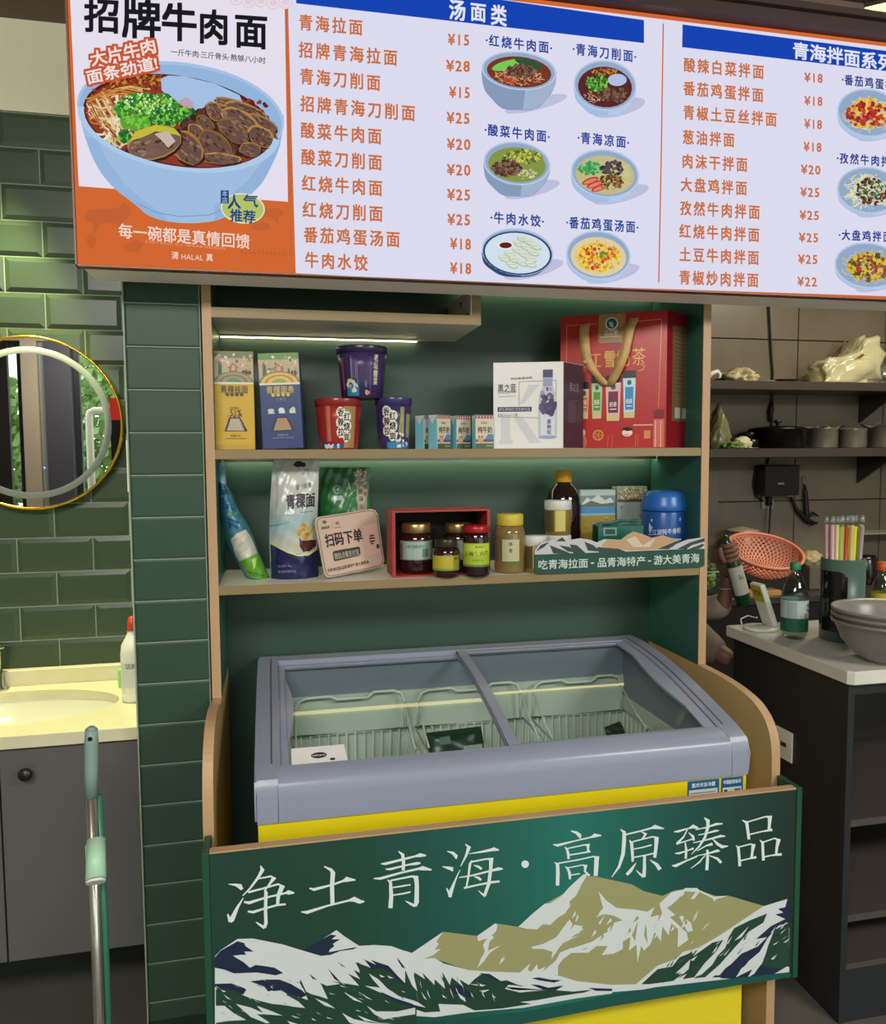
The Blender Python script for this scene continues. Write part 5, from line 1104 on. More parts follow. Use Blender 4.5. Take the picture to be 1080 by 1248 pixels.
# red gift bag
h = onY(812,377.5,1.93).z-ZS1
gb, w_, dp, e1, e2, fm, sm = corner_box('gift_box', 'large red gift box of milk tea with gold ribbon handles', 'gift box', (683,2.08), (812,1.93), (846,2.01), 'box_body', None)
B().prism([(0,0),(e1.x,e1.y),(e1.x+e2.x,e1.y+e2.y),(e2.x,e2.y)], 0, h, 'z', .0008).obj('box_body', mat('red_card','#b3211f',.32), gb)
sk2 = dp/.155
p = Print(lambda u, v, d: sm(u*sk2, v, d), step=2e-5); p.rect(.001,.001,.154,h-.001,'#7e1620'); p.rect(.03,h*.20,.135,h*.90,'#6a5636')
for i in range(16): p.line([(.04,h*(.86-.03*i)),(rnd.uniform(.09,.13),h*(.86-.03*i))], .0018, '#4a3c2a')
p.rect(.045,h*.22,.075,h*.30,'#a8a08e'); p.rect(.085,h*.22,.122,h*.30,'#a8a08e'); p.build('side_print', PGLOSS, gb)
p = Print(fm, step=2e-5)
gold = '#d89a5a'
for a, b_ in (((w_*.06,h*.93),(w_*.35,h*.93)),((w_*.60,h*.93),(w_*.95,h*.935)),((w_*.06,h*.93),(w_*.06,h*.02)),((w_*.95,h*.935),(w_*.93,h*.30))): p.line([a,b_], .0014, gold)
p.poly([(w_*.36,h*.80),(w_*.38,h*.785),(w_*.61,h*.785),(w_*.62,h*.80),(w_*.62,h*.998),(w_*.37,h*.998)], '#a88048')
p.ell(w_*.49,h*.925,.017,.017,'#dfe6e2'); p.ell(w_*.49,h*.927,.014,.014,'#1f4a5a'); p.blob(w_*.485,h*.92,.006,.010,'#7fc8b0',.6); p.text('三江雪', (w_*.42,h*.86), (w_*.55,h*.86), .014, '#e8e0cc', W1); p.line([(w_*.38,h*.83),(w_*.58,h*.83)], .003, '#d8c8a4')
p.text('红', (w_*.22,h*.66), (w_*.40,h*.66), .042, '#dca43a', W0); p.text('雪', (w_*.42,h*.665), (w_*.53,h*.665), .044, '#e2b23c', W2); p.text('奶', (w_*.53,h*.665), (w_*.67,h*.665), .042, '#e0a83a', W0); p.text('茶', (w_*.68,h*.675), (w_*.81,h*.675), .046, '#e2a83c', W0)
p.line([(w_*.76,h*.62),(w_*.80,h*.60),(w_*.78,h*.575),(w_*.74,h*.57)], .0022, '#e2a83c')
for i, (cx_, cw, c1, c2) in enumerate([(.235,.085,'#d8b08a','#d07a3a'),(.355,.10,'#b8d0a0','#5a9a3c'),(.66,.115,'#bfe0ea','#3a8ac8'),(.51,.14,'#e6b8b4','#7a2a4a')]):
    zb2, zt3 = h*(.225 if i!=3 else .205), h*(.46 if i == 0 else .50 if i != 2 else .53)
    cx_ *= w_; cw *= w_
    p.poly([(cx_-cw*.42,zb2),(cx_+cw*.42,zb2),(cx_+cw*.52,zt3),(cx_-cw*.52,zt3)], c1); p.poly([(cx_-cw*.55,zt3-.004),(cx_+cw*.55,zt3-.004),(cx_+cw*.55,zt3+.012),(cx_+cw*.42,zt3+.016),(cx_-cw*.42,zt3+.016),(cx_-cw*.55,zt3+.012)], '#201416')
    p.rect(cx_-cw*.33,zb2+.022,cx_+cw*.33,zt3-.028,c2); p.ell(cx_,zt3-.016,cw*.18,.007,'#1f6a6a'); p.rect(cx_-cw*.4,zb2,cx_+cw*.4,zb2+.016,'#d8c48a')
    p.text('奶茶', (cx_-cw*.25,zb2+.045), (cx_+cw*.25,zb2+.045), .013, '#f0e8e0', W1); p.line([(cx_-cw*.22,zb2+.032),(cx_+cw*.22,zb2+.032)], .003, '#e8dcd0')
for i in range(12):
    a = i*PI/6; p.line([(w_*.87+.009*math.cos(a),h*.45+.009*math.sin(a)),(w_*.87+.015*math.cos(a),h*.45+.015*math.sin(a))], .0014, '#d8503a')
p.ell(w_*.37,h*.10,.015,.015,'#c98a4a'); p.ell(w_*.37,h*.10,.011,.011,'#b0402c')
for i in range(5): p.line([(w_*.37,h*.10),(w_*.37+.011*math.cos(i*1.257),h*.10+.011*math.sin(i*1.257))], .002, '#c98a4a')
p.ell(w_*.645,h*.115,.014,.010,'#ecd8d0'); p.blob(w_*.645,h*.14,.013,.005,'#1c1416'); p.line([(w_*.62,h*.10),(w_*.66,h*.10)], .002, '#b82a2a')
p.rect(w_*.70,h*.165,w_*.88,h*.175,'#e0b090'); p.rect(w_*.885,.002,w_*.985,h*.21,'#d06a5a'); p.rect(w_*.90,.002,w_*.91,h*.2,'#e8b0a0'); p.rect(w_*.95,.002,w_*.958,h*.2,'#e8b0a0'); p.rect(w_*.80,h*.07,w_*.86,h*.13,'#d88a5a'); p.rect(w_*.89,h*.22,w_*.985,h*.28,'#7a1a20'); p.ell(w_*.22,h*.05,.012,.02,'#d0785a'); p.ell(w_*.22,h*.12,.008,.010,'#e8c0a8')
for x_ in (.46,.5,.72,.74): p.line([(w_*x_,.003),(w_*x_+.002,h*.10)], .0013, '#e07a50')
p.build('box_print', PGLOSS, gb)
m_rib = mat('gold_ribbon','#c09a62',.4,noise=.15,nscale=30)
def ribbon(pts, wid):
    b = B(); vs = []
    for i, (x, z, y, tw) in enumerate(pts):
        dx = math.cos(tw)*wid/2; dy = math.sin(tw)*wid/2*.45; vs.append([b.b.verts.new((x-dx, y-dy, z)), b.b.verts.new((x, y-.002, z)), b.b.verts.new((x+dx, y+dy, z))])
    for a, c_ in zip(vs, vs[1:]):
        for k in (0,1): f_ = b.b.faces.new((a[k], a[k+1], c_[k+1], c_[k])); f_.smooth = True
    for v in b.b.verts: v.co = fm(v.co.x, v.co.z, -v.co.y)
    o = b.obj('ribbon_handle', m_rib, gb, nrm=False); md = o.modifiers.new('s','SOLIDIFY'); md.thickness = .0008; return o
ribbon([(w_*.24,h*.935,-.003,0),(w_*.235,h*.86,-.012,.3),(w_*.25,h*.76,-.020,.2),(w_*.27,h*.67,-.024,-.3),(w_*.31,h*.60,-.024,.1),(w_*.37,h*.54,-.020,.7),(w_*.42,h*.49,-.012,.2),(w_*.45,h*.465,-.004,.0)], .027)
ribbon([(w_*.70,h*.955,-.003,.2),(w_*.665,h*.88,-.012,.0),(w_*.645,h*.78,-.022,.5),(w_*.62,h*.69,-.026,.1),(w_*.575,h*.60,-.026,-.2),(w_*.52,h*.52,-.016,.2),(w_*.47,h*.465,-.005,0)], .027)
B().ball(tuple(fm(w_*.255,h*.645,.026)), .007, (1.3,.5,.8), 1).obj('ribbon_knot', m_rib, gb)
# ================================================================ SHELF 2 GOODS
def lerp_pts(pts, y):
    if y <= pts[0][1]: return pts[0][0]
    for (xa,ya),(xb,yb) in zip(pts, pts[1:]):
        if y <= yb: return xa+(xb-xa)*(y-ya)/(yb-ya)
    return pts[-1][0]
def pouch(name, label, cat, Lp, Rp, Y, th, m_, zs, flare=None, nrow=26, ncol=14, wob=.0012, back=.5):
    ya = min(Lp[0][1], Rp[0][1]); yb = max(Lp[-1][1], Rp[-1][1])
    def bul(px, py):
        t_ = min(1, max(0, (py-ya)/(yb-ya))); xl, xr_ = lerp_pts(Lp, py), lerp_pts(Rp, py); u_ = min(1, max(0, (px-xl)/max(1e-3, xr_-xl)))
        e = (1-abs(2*u_-1)**2.6)*min(1, t_*2.2)*(1-max(0,(t_-.9)/.1)*.15)
        return th*e + wob*math.sin(px*.55+py*.21)+wob*math.sin(py*.33-px*.2)
    c = onY((Lp[-1][0]+Rp[-1][0])/2, yb, Y)
    t = thing(name, label, cat, (c.x, Y, zs)); P0 = Vector((c.x, Y, zs)); zo = zs-c.z
    def W(px, py, d):
        p_ = onY(px, py, Y-bul(px,py)-d); p_ = Vector((p_.x, p_.y, max(zs, p_.z+0))); return p_-P0
    def fn(u, v):
        py = ya+(yb-ya)*v; return W(lerp_pts(Lp,py)+(lerp_pts(Rp,py)-lerp_pts(Lp,py))*u, py, 0)
    def bn(u, v):
        py = ya+(yb-ya)*v; px = lerp_pts(Lp,py)+(lerp_pts(Rp,py)-lerp_pts(Lp,py))*u; p_ = onY(px, py, Y); return Vector((p_.x, Y+.001+bul(px,py)*back, max(zs,p_.z)))-P0
    b = B().grid(bn, ncol, nrow)
    b.obj('pouch_film', m_, t); return t, Paint(W, lambda py: lerp_pts(Lp,py), lambda py: lerp_pts(Rp,py), ya, yb)
z7 = lambda x, y: (255+x/7.34, 550+y/7.34)
# leaning clear and blue snack bag
LL = [z7(75,80),z7(75,300),z7(78,450),z7(100,600),z7(130,740),z7(175,860),z7(230,960),z7(285,1060),z7(340,1150)]
RR = [z7(150,80),z7(155,300),z7(205,385),z7(260,520),z7(335,640),z7(400,780),z7(440,900),z7(500,1030),z7(548,1155)]
t, p = pouch('snack_bag', 'blue and green plastic food bag slumped against the left cabinet side', 'bag', LL, RR, 2.02, .035, mat('clear_blue_film','#3f7382',.18), ZS2, wob=.0008)
def zp(pts): return [z7(*a) for a in pts]
def strips(p, pts_l, pts_r, col):   # colours laid on in narrow rows so they follow the bag
    p.poly(pts_l+pts_r[::-1], col)
p.poly(zp([(80,100),(148,100),(150,295),(85,285)]), '#7fb6c4'); p.poly(zp([(108,80),(148,80),(148,125),(112,130)]), '#e2d2a8')
p.poly(zp([(80,265),(150,310),(200,385),(235,470),(160,500),(85,440),(78,350)]), '#1f4c6c'); p.poly(zp([(95,400),(170,375),(215,440),(250,520),(150,560),(110,500)]), '#2f6f8f')
for a, b_ in (((110,410),(190,500)),((105,450),(240,540)),((120,500),(235,520)),((160,600),(270,640)),((170,640),(260,690)),((175,620),(190,690))): p.line([z7(*a), z7(*b_)], 2.2, '#1d4f80')
for a in ((110,400),(150,400),(150,570),(190,565),(235,560)): p.blob(*z7(*a), 2.2, 1.6, '#4f8a5a')
p.poly(zp([(190,790),(235,745),(290,715),(325,700),(370,760),(410,850),(430,910),(350,950),(270,985),(235,930),(215,860)]), '#c2bcae')
for a, b_ in (((230,800),(300,760)),((250,860),(330,800)),((270,910),(360,860)),((330,720),(370,800))): p.line([z7(*a), z7(*b_)], .7, '#a29c8e')
p.poly(zp([(272,985),(350,950),(435,915),(490,1030),(535,1140),(470,1145),(360,1130),(310,1060)]), '#5f9a2c')
p.poly(zp([(385,960),(425,950),(410,1040),(395,1060)]), '#a9c86a'); p.poly(zp([(320,1070),(420,1080),(520,1120),(400,1120)]), '#4a7d24')
p.build('bag_print', PGLOSS, t, '#3f7382')
# barley flour bag
LL = [z7(575,72),z7(562,200),z7(548,400),z7(540,600),z7(538,820),z7(545,1000),z7(556,1155)]
RR = [z7(985,72),z7(980,200),z7(975,400),z7(968,600),z7(968,820),z7(975,1000),z7(980,1155)]
t, p = pouch('flour_bag', 'white and navy barley flour bag standing on the lower shelf', 'bag', LL, RR, 2.0, .035, mat('white_bag_film','#b9bab2',.3), ZS2, wob=.0005)
for i in range(20):   # sky to cloud fade, printed
    y_a = 480+i*18; p.poly(zp([(548,y_a),(966,y_a-10),(966,y_a+10),(546,y_a+19)]), mixc('#b9bab2', '#8fb4bc', max(0, 1-abs(i-9)/9)*.75))
p.poly(zp([(545,655),(640,650),(760,620),(800,600),(700,640),(600,672),(545,678)]), '#5f9fb0'); p.poly(zp([(545,830),(640,860),(720,900),(820,925),(900,915),(968,870),(975,1000),(980,1140),(760,1152),(556,1152)]), '#1b1f4e')
p.poly(zp([(540,800),(620,850),(700,890),(800,925),(900,912),(968,862),(968,880),(890,932),(800,940),(700,908),(620,868),(542,825)]), '#d4cf8a')
for i in range(16):
    a = PI*(.98+i*.055*1.1); x, y = 860+150*math.cos(a), 850+210*math.sin(a)*1.0
    if 560 < x < 960: p.poly(zp([(850,860),(x,y),(x+14,y+12)]), rnd.choice(['#c9a040','#b98a30','#d8b45a']))
for i in range(14): p.blob(*z7(rnd.uniform(800,900), rnd.uniform(640,780)), 2.4, 2.4, rnd.choice(['#b9923a','#c9a850','#a87c30']))
p.poly(zp([(805,770),(830,800),(950,790),(962,800),(955,850),(900,895),(840,900),(810,850)]), '#4a2220')
p.blob(*z7(800,115), 5.5, 4, '#23262e', .5, jag=.35); p.blob(*z7(840,120), 3, 3, '#23262e'); p.line([z7(845,165), z7(890,165)], .8, '#3a3d44'); p.line([z7(835,205), z7(885,205)], .8, '#3a3d44')
p.text('高原青稞', z7(775,325), z7(915,300), 7, '#4a4e50', W0); p.text('青稞面', z7(685,455), z7(950,430), 17, '#20222a', W2); p.line([z7(820,548), z7(935,535)], .9, '#6a6e70')
p.text('净含量:2.5kg', z7(615,1030), z7(735,1022), 3, '#8a8cb0'); p.text('青海青稞食品', z7(612,1080), z7(780,1072), 3.4, '#8a8cb0')
p.poly(zp([(600,120),(620,300),(600,640),(590,780),(600,500),(592,300)]), '#a2a39c'); p.line([z7(985,90), z7(930,130), z7(890,155)], .7, '#d8d6b8')
p.build('bag_print', PGLOSS, t, '#b9bab2')
# green pouch
z8 = lambda x, y: (375+x/7.8, 560+y/7.8)
LL = [z8(125,92),z8(125,500),z8(135,800),z8(140,1000)]; RR = [z8(592,75),z8(590,480),z8(585,800),z8(582,1000)]
t, p = pouch('tea_pouch', 'glossy green foil pouch behind the order sign', 'bag', LL, RR, 2.13, .016, mat('green_foil_film','#1f5a2c',.2), ZS2, wob=.0005)
p.poly([z8(*a) for a in [(440,110),(560,105),(568,300),(565,520),(478,520),(470,330),(450,200)]], '#a3957a')
for i in range(40): p.blob(*z8(rnd.uniform(440,575), rnd.uniform(85,250)), 1.4, 1.2, rnd.choice(['#c9c49a','#8a7a5a','#5a5a3a','#d8d4b0']))
p.text('青海人', z8(500,270), z8(515,480), 6.2, '#54302c', W1, vert=True); p.text('茯茶', z8(545,230), z8(550,360), 5, '#8a3a34', W1, vert=True)
p.blob(*z8(278,285), 4.8, 5.6, '#8fa8a0', jag=.15); p.blob(*z8(285,285), 3.6, 4.3, '#24343a', .3); p.poly([z8(*a) for a in [(250,345),(330,345),(350,385),(245,390)]], '#9fb0a8')
p.poly([z8(*a) for a in [(380,210),(400,230),(412,290),(395,280)]], '#b9d0a0'); p.line([z8(375,360), z8(420,320), z8(455,285)], .7, '#a9c890')
p.build('pouch_print', PGLOSS, t, '#1f6a30')
# acrylic order sign, leaning
bl = onY(400, 704.5, 1.945); bl.z = max(bl.z, ZS2); br = onY(468.5, 686.5, 2.045); tl_r = ray(384.5, 629)
def plane3(a, b_, lean): 
    e = (b_-a).normalized(); up_ = (Vector((0,0,1))*math.cos(lean)+Vector((-e.y,e.x,0))*math.sin(lean)).normalized(); n = e.cross(up_).normalized(); return a, e, up_, n
o_, e_, u_, n_ = plane3(bl, br, .26)
if n_.y > 0: n_ = -n_
def onP(px, py, d=0):
    r_ = ray(px, py); C_ = Vector((0,0,H)); t_ = ((o_+n_*d)-C_).dot(n_)/r_.dot(n_); return C_+r_*t_
osn = thing('order_sign', 'small pinkish acrylic order sign leaning on the lower shelf', 'sign', tuple(bl))
cor = [z8(108,545),z8(600,470),z8(640,480),z8(668,520),z8(728,960),z8(718,1000),z8(690,1020),z8(225,1122),z8(185,1118),z8(160,1080),z8(72,600),z8(80,560)]
b = B(); fr_ = [b.b.verts.new(onP(*c_)-bl) for c_ in cor]; bk = [b.b.verts.new(onP(*c_)-bl-n_*.004) for c_ in cor]
b.b.faces.new(fr_); b.b.faces.new(bk[::-1])
for i in range(len(cor)): k = (i+1) % len(cor); b.b.faces.new((fr_[i], fr_[k], bk[k], bk[i]))
for v in b.b.verts:
    if (v.co+bl).z < ZS2: v.co.z = ZS2-bl.z
b.obj('acrylic_plate', mat('pink_white_acrylic','#cdb2a2',.2), osn)
p = Print(lambda x, y, d: onP(x, y, d)-bl, up=-1, step=1e-5)
cc = [(cx_*.955+430*.045, cy_*.955+663*.045) for cx_, cy_ in cor]
for a, b_ in zip(cc, cc[1:]+cc[:1]): p.line([a, b_], .7, '#3c3632')
p.text('扫码下单', z8(165,775), z8(520,715), 15.5, '#241f1c', W2, perp=True)
p.poly([z8(*a) for a in [(238,885),(250,870),(480,828),(497,835),(503,895),(492,915),(265,967),(250,962)]], '#3a3a30'); p.text('微信点餐支付宝', z8(255,922), z8(490,878), 7.5, '#a8a490', W1, perp=True)
p.text('吃青海拉面·品青海特产·游大美青海', z8(190,1058), z8(582,972), 4.2, '#3a2e28', W1, perp=True)
p.ell(*z8(160,595), 2.6, 2.2, '#6a5e56'); p.text('青海拉面', z8(128,655), z8(208,640), 3.4, '#4a3e38', W1); p.line([z8(228,600), z8(232,650)], .4, '#7a6a60'); p.ell(*z8(282,605), 2.6, 2.0, '#8a7a70'); p.line([z8(250,650), z8(318,640)], .7, '#6a5a52')
p.poly([z8(*a) for a in [(515,632),(645,605),(690,890),(700,880),(570,918)]][:3]+[z8(700,885), z8(568,918)], '#dbb4a8')
for a, b_ in (((588,728),(632,720)),((585,752),(640,745)),((590,780),(640,772)),((600,800),(625,796))): p.line([z8(*a), z8(*b_)], 1.9, '#221c1a')
p.ell(*z8(668,825), 2, 3, '#4a3a38'); p.build('sign_lettering', PRINT, osn)

# open red box, two jars inside
RZ0, RZ1 = ZS2, onY(478.5, 622.5, 1.93).z
xa, xb = onY(478.5,660,1.93).x, onY(597.5,660,1.93).x
rb = thing('red_box', 'open-fronted red display box holding two dark jars', 'box', (xa,1.93,ZS2))
m_red = mat('red_board','#a3302c',.45); wr, hr_, dr = xb-xa, RZ1-ZS2, .105; tk = .0075
b = B(); b.box((0,0,0),(tk,dr,hr_)).box((wr-tk,0,0),(wr,dr,hr_)).box((tk,0,hr_-tk*.7),(wr-tk,dr,hr_)).box((tk,0,0),(wr-tk,dr,tk*.5)).obj('box_shell', m_red, rb)
B().box((tk+.0004,dr-.003,tk*.5+.0004),(wr-tk-.0004,dr,hr_-tk*.7-.0004)).obj('dark_lining', mat('black_lining','#0e0a0c',.8), rb)
m_jarg = mat('dark_jar_glass','#2a1214',.08,coat=.6); m_goldlid = mat('gold_lid_metal','#a88c5c',.3,.85)
def jar(name, label, px0, px1, pyt, Y, prof_, mats, zs, nlab=None, labm=None, cat='jar'):
    """prof_: list of (part name, material, [(radius fraction, height fraction)...])"""
    a, b_ = onY(px0,660,Y), onY(px1,660,Y); R2 = (b_.x-a.x)/2*.985; xc = (a.x+b_.x)/2; hh = onY((px0+px1)/2, pyt, Y).z-zs
    t = thing(name, label, cat, (xc, Y, zs))
    for nm, m_, pr_ in prof_: B().lathe([(r_*R2, z_*hh) for r_, z_ in pr_], n=36).obj(nm, m_, t)
    if labm: 
        af = math.atan2(-Y, -xc)
        p = Print(lambda u, v, d: ((R2*nlab+d)*math.cos(af+u/R2), (R2*nlab+d)*math.sin(af+u/R2), v), d0=.0006); labm(p, R2, hh); p.build('label_print', PRINT, t)
    return t
def labA(p, R, h):
    p.rect(-R*1.3,h*.28,R*1.3,h*.66,'#8c8a86',20); p.rect(-R*.85,h*.30,R*.95,h*.64,'#9fb8aa',16); p.rect(R*.35,h*.34,R*.8,h*.5,'#5f7468',5); p.rect(-R*1.25,h*.3,-R*.95,h*.6,'#8a5a60',4)
    for i in range(5): p.line([(-R*.7,h*(.58-i*.05)),(R*.2,h*(.58-i*.05))], .0012, '#6f8a7c')
    p.text('老酸奶', (-R*.6,h*.55), (R*.5,h*.55), .008, '#46645a', W1)
def labB(p, R, h):
    p.rect(-R*1.2,h*.26,R*1.2,h*.66,'#a3a6a6',18); p.line([(-R*.9,h*.5),(-R*.2,h*.62),(R*.6,h*.5)], .0025, '#3a4250'); p.line([(-R*.9,h*.40),(R*.6,h*.40)], .002, '#4a525a')
jp = lambda glid, gbody, lidm: [('glass_body', gbody, [(0,.015),(.86,.015),(.97,.05),(1,.12),(1,.66),(.97,.74),(.82,.80),(0,.805)]), ('lid', lidm, [(0,.806),(.86,.806),(.88,.82),(.88,.975),(.84,1),(0,1)])]
zin = ZS2+tk*.5+.0004
jar('sauce_jar', 'gold-lidded dark jar with pale green label inside the red box', 487, 527.5, 637, 1.985, jp(0, m_jarg, m_goldlid), 0, zin, 1.0, labA)
jar('sauce_jar', 'gold-lidded dark jar with grey label at the back right of the red box', 540, 578, 637, 1.99, jp(0, m_jarg, m_goldlid), 0, zin, 1.0, labB)
def labC(p, R, h):
    p.rect(-R*1.2,h*.24,R*.55,h*.58,'#b5a62a',14); p.rect(R*.55,h*.24,R*1.2,h*.58,'#8a8424',8); p.rect(-R*1.2,h*.19,R*1.2,h*.24,'#6a8a34',18)
    for i in range(5): p.line([(-R*1.0,h*(.53-i*.055)),(R*.4,h*(.53-i*.055))], .0011, '#7a6c20')
    p.text('香辣酱', (R*.6,h*.5), (R*1.15,h*.5), .006, '#3a3a1c', W1)
jar('sauce_jar', 'small dark jar with black lid and yellow label before the red box', 526.5, 560, 656, 1.92, [('glass_body', m_jarg, [(0,.0),(.9,.0),(1,.06),(1,.66),(.9,.74),(.76,.78),(0,.785)]), ('lid', mat('dark_olive_lid','#3a3626',.3,.4), [(0,.786),(.80,.786),(.82,.80),(.82,.97),(.78,1),(0,1)])], 0, ZS2, 1.0, labC)
def labD(p, R, h):
    p.rect(-R*1.25,h*.24,R*1.15,h*.66,'#a2b42c',22); p.rect(-R*1.25,h*.20,R*1.15,h*.24,'#4f7a2c',22); p.rect(-R*1.25,h*.43,R*1.15,h*.64,'#b9cc3a',22)
    p.text('香辣牛肉酱', (-R*.95,h*.45), (R*1.0,h*.47), .011, '#243018', W1); p.text('青海特产', (-R*.1,h*.59), (R*.75,h*.59), .006, '#3a5020', W1); p.text('净含量210g', (-R*.3,h*.33), (R*.5,h*.33), .005, '#3a5020')
jar('sauce_jar', 'dark sauce jar with red lid and lime label at the right of the red box', 564, 597, 639.5, 1.915, [('glass_body', m_jarg, [(0,.0),(.92,.0),(1,.05),(1,.72),(.95,.80),(.88,.85),(0,.855)]), ('lid', mat('red_lid_metal','#a8242a',.3,.3), [(0,.856),(.99,.856),(1.02,.87),(1.0,.96),(.95,1),(0,1)])], 0, ZS2, 1.0, labD)
m_amb = mat('honey_glass','#7f6a3c',.08,coat=.5); m_ylid = mat('yellow_plastic_lid','#cbb23c',.4); m_white = mat('white_plastic_lid','#d3d1ca',.4)
def labE(p, R, h):
    p.rect(-R*.5,h*.20,R*.62,h*.58,'#b9b48c',12); p.rect(-R*1.25,h*.22,-R*.62,h*.56,'#6e6044',7); p.rect(-R*.5,h*.18,R*.62,h*.21,'#3f6a34',12); p.line([(-R*.2,h*.25),(R*.3,h*.28)], .004, '#a08a3a')
    p.text('蜂蜜', (R*.05,h*.56), (R*.05,h*.34), .010, '#4a3e24', W1, vert=True)
    for i in range(5): p.line([(-R*1.2,h*(.52-.05*i)),(-R*.7,h*(.52-.05*i))], .001, '#a09274')
jar('honey_jar', 'honey jar with wide yellow lid right of the red-lidded jar', 603, 640, 626, 1.955, [('glass_body', m_amb, [(0,.0),(.88,.0),(.97,.03),(1,.08),(1,.62),(.97,.70),(.84,.80),(0,.805)]), ('lid', m_ylid, [(0,.806),(.84,.806),(.86,.82),(.86,.975),(.82,1),(0,1)])], 0, ZS2, 1.0, labE)
m_ambc = mat('amber_capsule_glass','#8c7232',.08,coat=.5)
def labF(p, R, h):
    p.rect(-R*.2,h*.12,R*.6,h*.72,'#c9bb6a',8); p.rect(-R*1.1,h*.1,-R*.3,h*.7,'#55502a',8)
wprof = [('glass_body', m_ambc, [(0,.0),(.93,.0),(1,.04),(1,.66),(.96,.72),(0,.725)]), ('lid', m_white, [(0,.726),(1.0,.726),(1.03,.74),(1.03,.97),(.99,1),(0,1)])]
jar('capsule_jar', 'low amber jar with white lid left of the mountain sign', 639, 666, 652.5, 1.945, wprof, 0, ZS2, 1.0, labF)
j0 = jar('capsule_jar', 'lower of two stacked white-lidded amber jars, behind the mountain sign', 664.5, 695, 651.5, 2.0, wprof, 0, ZS2, 1.0, labF)
zl2 = onY(680, 651.5, 2.0).z+.0005
jar('capsule_jar', 'upper of two stacked white-lidded amber jars', 664.5, 695, 609.5, 2.0, wprof, 0, zl2, 1.0, labF)
jar('syrup_bottle', 'dark brown bottle with bright yellow cap behind the stacked jars', 666, 707, 573, 2.085, [('glass_body', mat('brown_bottle_glass','#22120c',.06,coat=.6), [(0,.0),(.93,.0),(1,.03),(1,.62),(.96,.70),(.80,.79),(.50,.85),(.42,.87),(0,.872)]), ('cap', mat('yellow_cap_plastic','#dba51c',.4), [(0,.873),(.46,.873),(.47,.88),(.47,.985),(.43,1),(0,1)])], 0, ZS2, 1, None, cat='bottle')
# landscape carton
def fbox(name, label, cat, px0, px1, pyt, Y, dep, m_, rz=0, zs=None):
    zs = zs or ZS2; a, b_ = onY(px0,640,Y), onY(px1,640,Y); w_ = (b_.x-a.x)/math.cos(rz); h_ = onY((px0+px1)/2, pyt, Y).z-zs
    t = thing(name, label, cat, (a.x, Y, zs), rz); B().box((0,0,0),(w_,dep,h_), .0008).obj('carton', m_, t); return t, w_, h_
t, w_, h_ = fbox('tea_carton', 'carton printed with lake and golden field behind the mountain sign', 'box', 707, 750.5, 597, 2.098, .045, mat('landscape_card','#8a9a94',.4), .02)
p = Print(front(), step=2e-5); p.rect(.001,h_*.9,w_-.001,h_-.001,'#a9b8b0'); p.rect(.001,h_*.77,w_-.001,h_*.92,'#6f8288'); p.poly([(.004,h_*.80),(w_*.2,h_*.9),(w_*.3,h_*.86),(w_*.5,h_*.93),(w_*.7,h_*.85),(w_*.85,h_*.89),(w_*.98,h_*.8)], '#c3cac6'); p.poly([(.004,h_*.78),(w_*.3,h_*.85),(w_*.6,h_*.80),(w_*.98,h_*.82),(w_*.98,h_*.76),(.004,h_*.76)], '#5a6250')
p.rect(.001,h_*.66,w_-.001,h_*.765,'#3f7fb0'); p.rect(.001,h_*.64,w_-.001,h_*.67,'#7faab4'); p.rect(.001,h_*.1,w_-.001,h_*.64,'#9a8228')
for i in range(40): p.blob(rnd.uniform(.004,w_-.004), rnd.uniform(h_*.14,h_*.62), .006, .002, rnd.choice(['#a8902c','#8a7624','#b59c38','#6f6420']))
p.blob(w_*.82,h_*.42,.005,.008,'#6a5a24'); p.build('box_print', PRINT, t)
t, w_, h_ = fbox('herb_carton', 'pale carton with leaf drawing, second box from the blue tub', 'box', 752, 788, 593, 2.10, .04, mat('pale_herb_card','#98a29a',.4), -.03)
p = Print(front(), step=2e-5); p.rect(.001,h_*.80,w_-.001,h_-.001,'#8c845c')
for i in range(60): p.blob(rnd.uniform(.003,w_-.003), rnd.uniform(h_*.82,h_*.98), .0028, .002, rnd.choice(['#c9c4a4','#3a3424','#5a5434','#a09a74','#d8d4bc']))
p.rect(.001,h_*.79,w_-.001,h_*.83,'#4a4430'); p.text('茶', (w_*.08,h_*.72), (w_*.2,h_*.72), .006, '#4a544c'); p.line([(w_*.6,h_*.2),(w_*.5,h_*.66)], .0012, '#54665a')
for i in range(9): a = rnd.uniform(-.9,.9); p.blob(w_*rnd.uniform(.3,.85), h_*rnd.uniform(.25,.62), .003, .008, rnd.choice(['#5a6e60','#6f8274','#4a5c50']), a, 8, .1)
p.line([(w_*.2,h_*.3),(w_*.85,h_*.26)], .0012, '#6f8274'); p.build('box_print', PRINT, t)
c_ = onY(753, 652, 1.985)
tp = thing('teal_packet', 'teal foil packet lying behind the mountain sign', 'packet', (c_.x, 1.985, ZS2), -.08)
pk = lambda u, v: ((u-.5)*.13, (v-.5)*.05, .112+.008*(1-(2*u-1)**4)*(1-(2*v-1)**4)+.002*math.sin(14*u)+.012*u)
B().grid(pk, 18, 8).grid(lambda u, v: ((u-.5)*.13, (v-.5)*.05, .0), 18, 8).prism([(-.064,-.0245),(.064,-.0245),(.064,.0245),(-.064,.0245)], .001, .112, 'z').obj('packet_film', mat('teal_foil','#1f5f54',.25,noise=.2,nscale=60), tp)
p = Print(lambda u, v, d: (u, -.0246-d, v)); p.rect(-.050,.086,-.012,.108,'#6f9a90').rect(-.045,.090,-.017,.104,'#24443e'); p.build('packet_print', PRINT, tp)
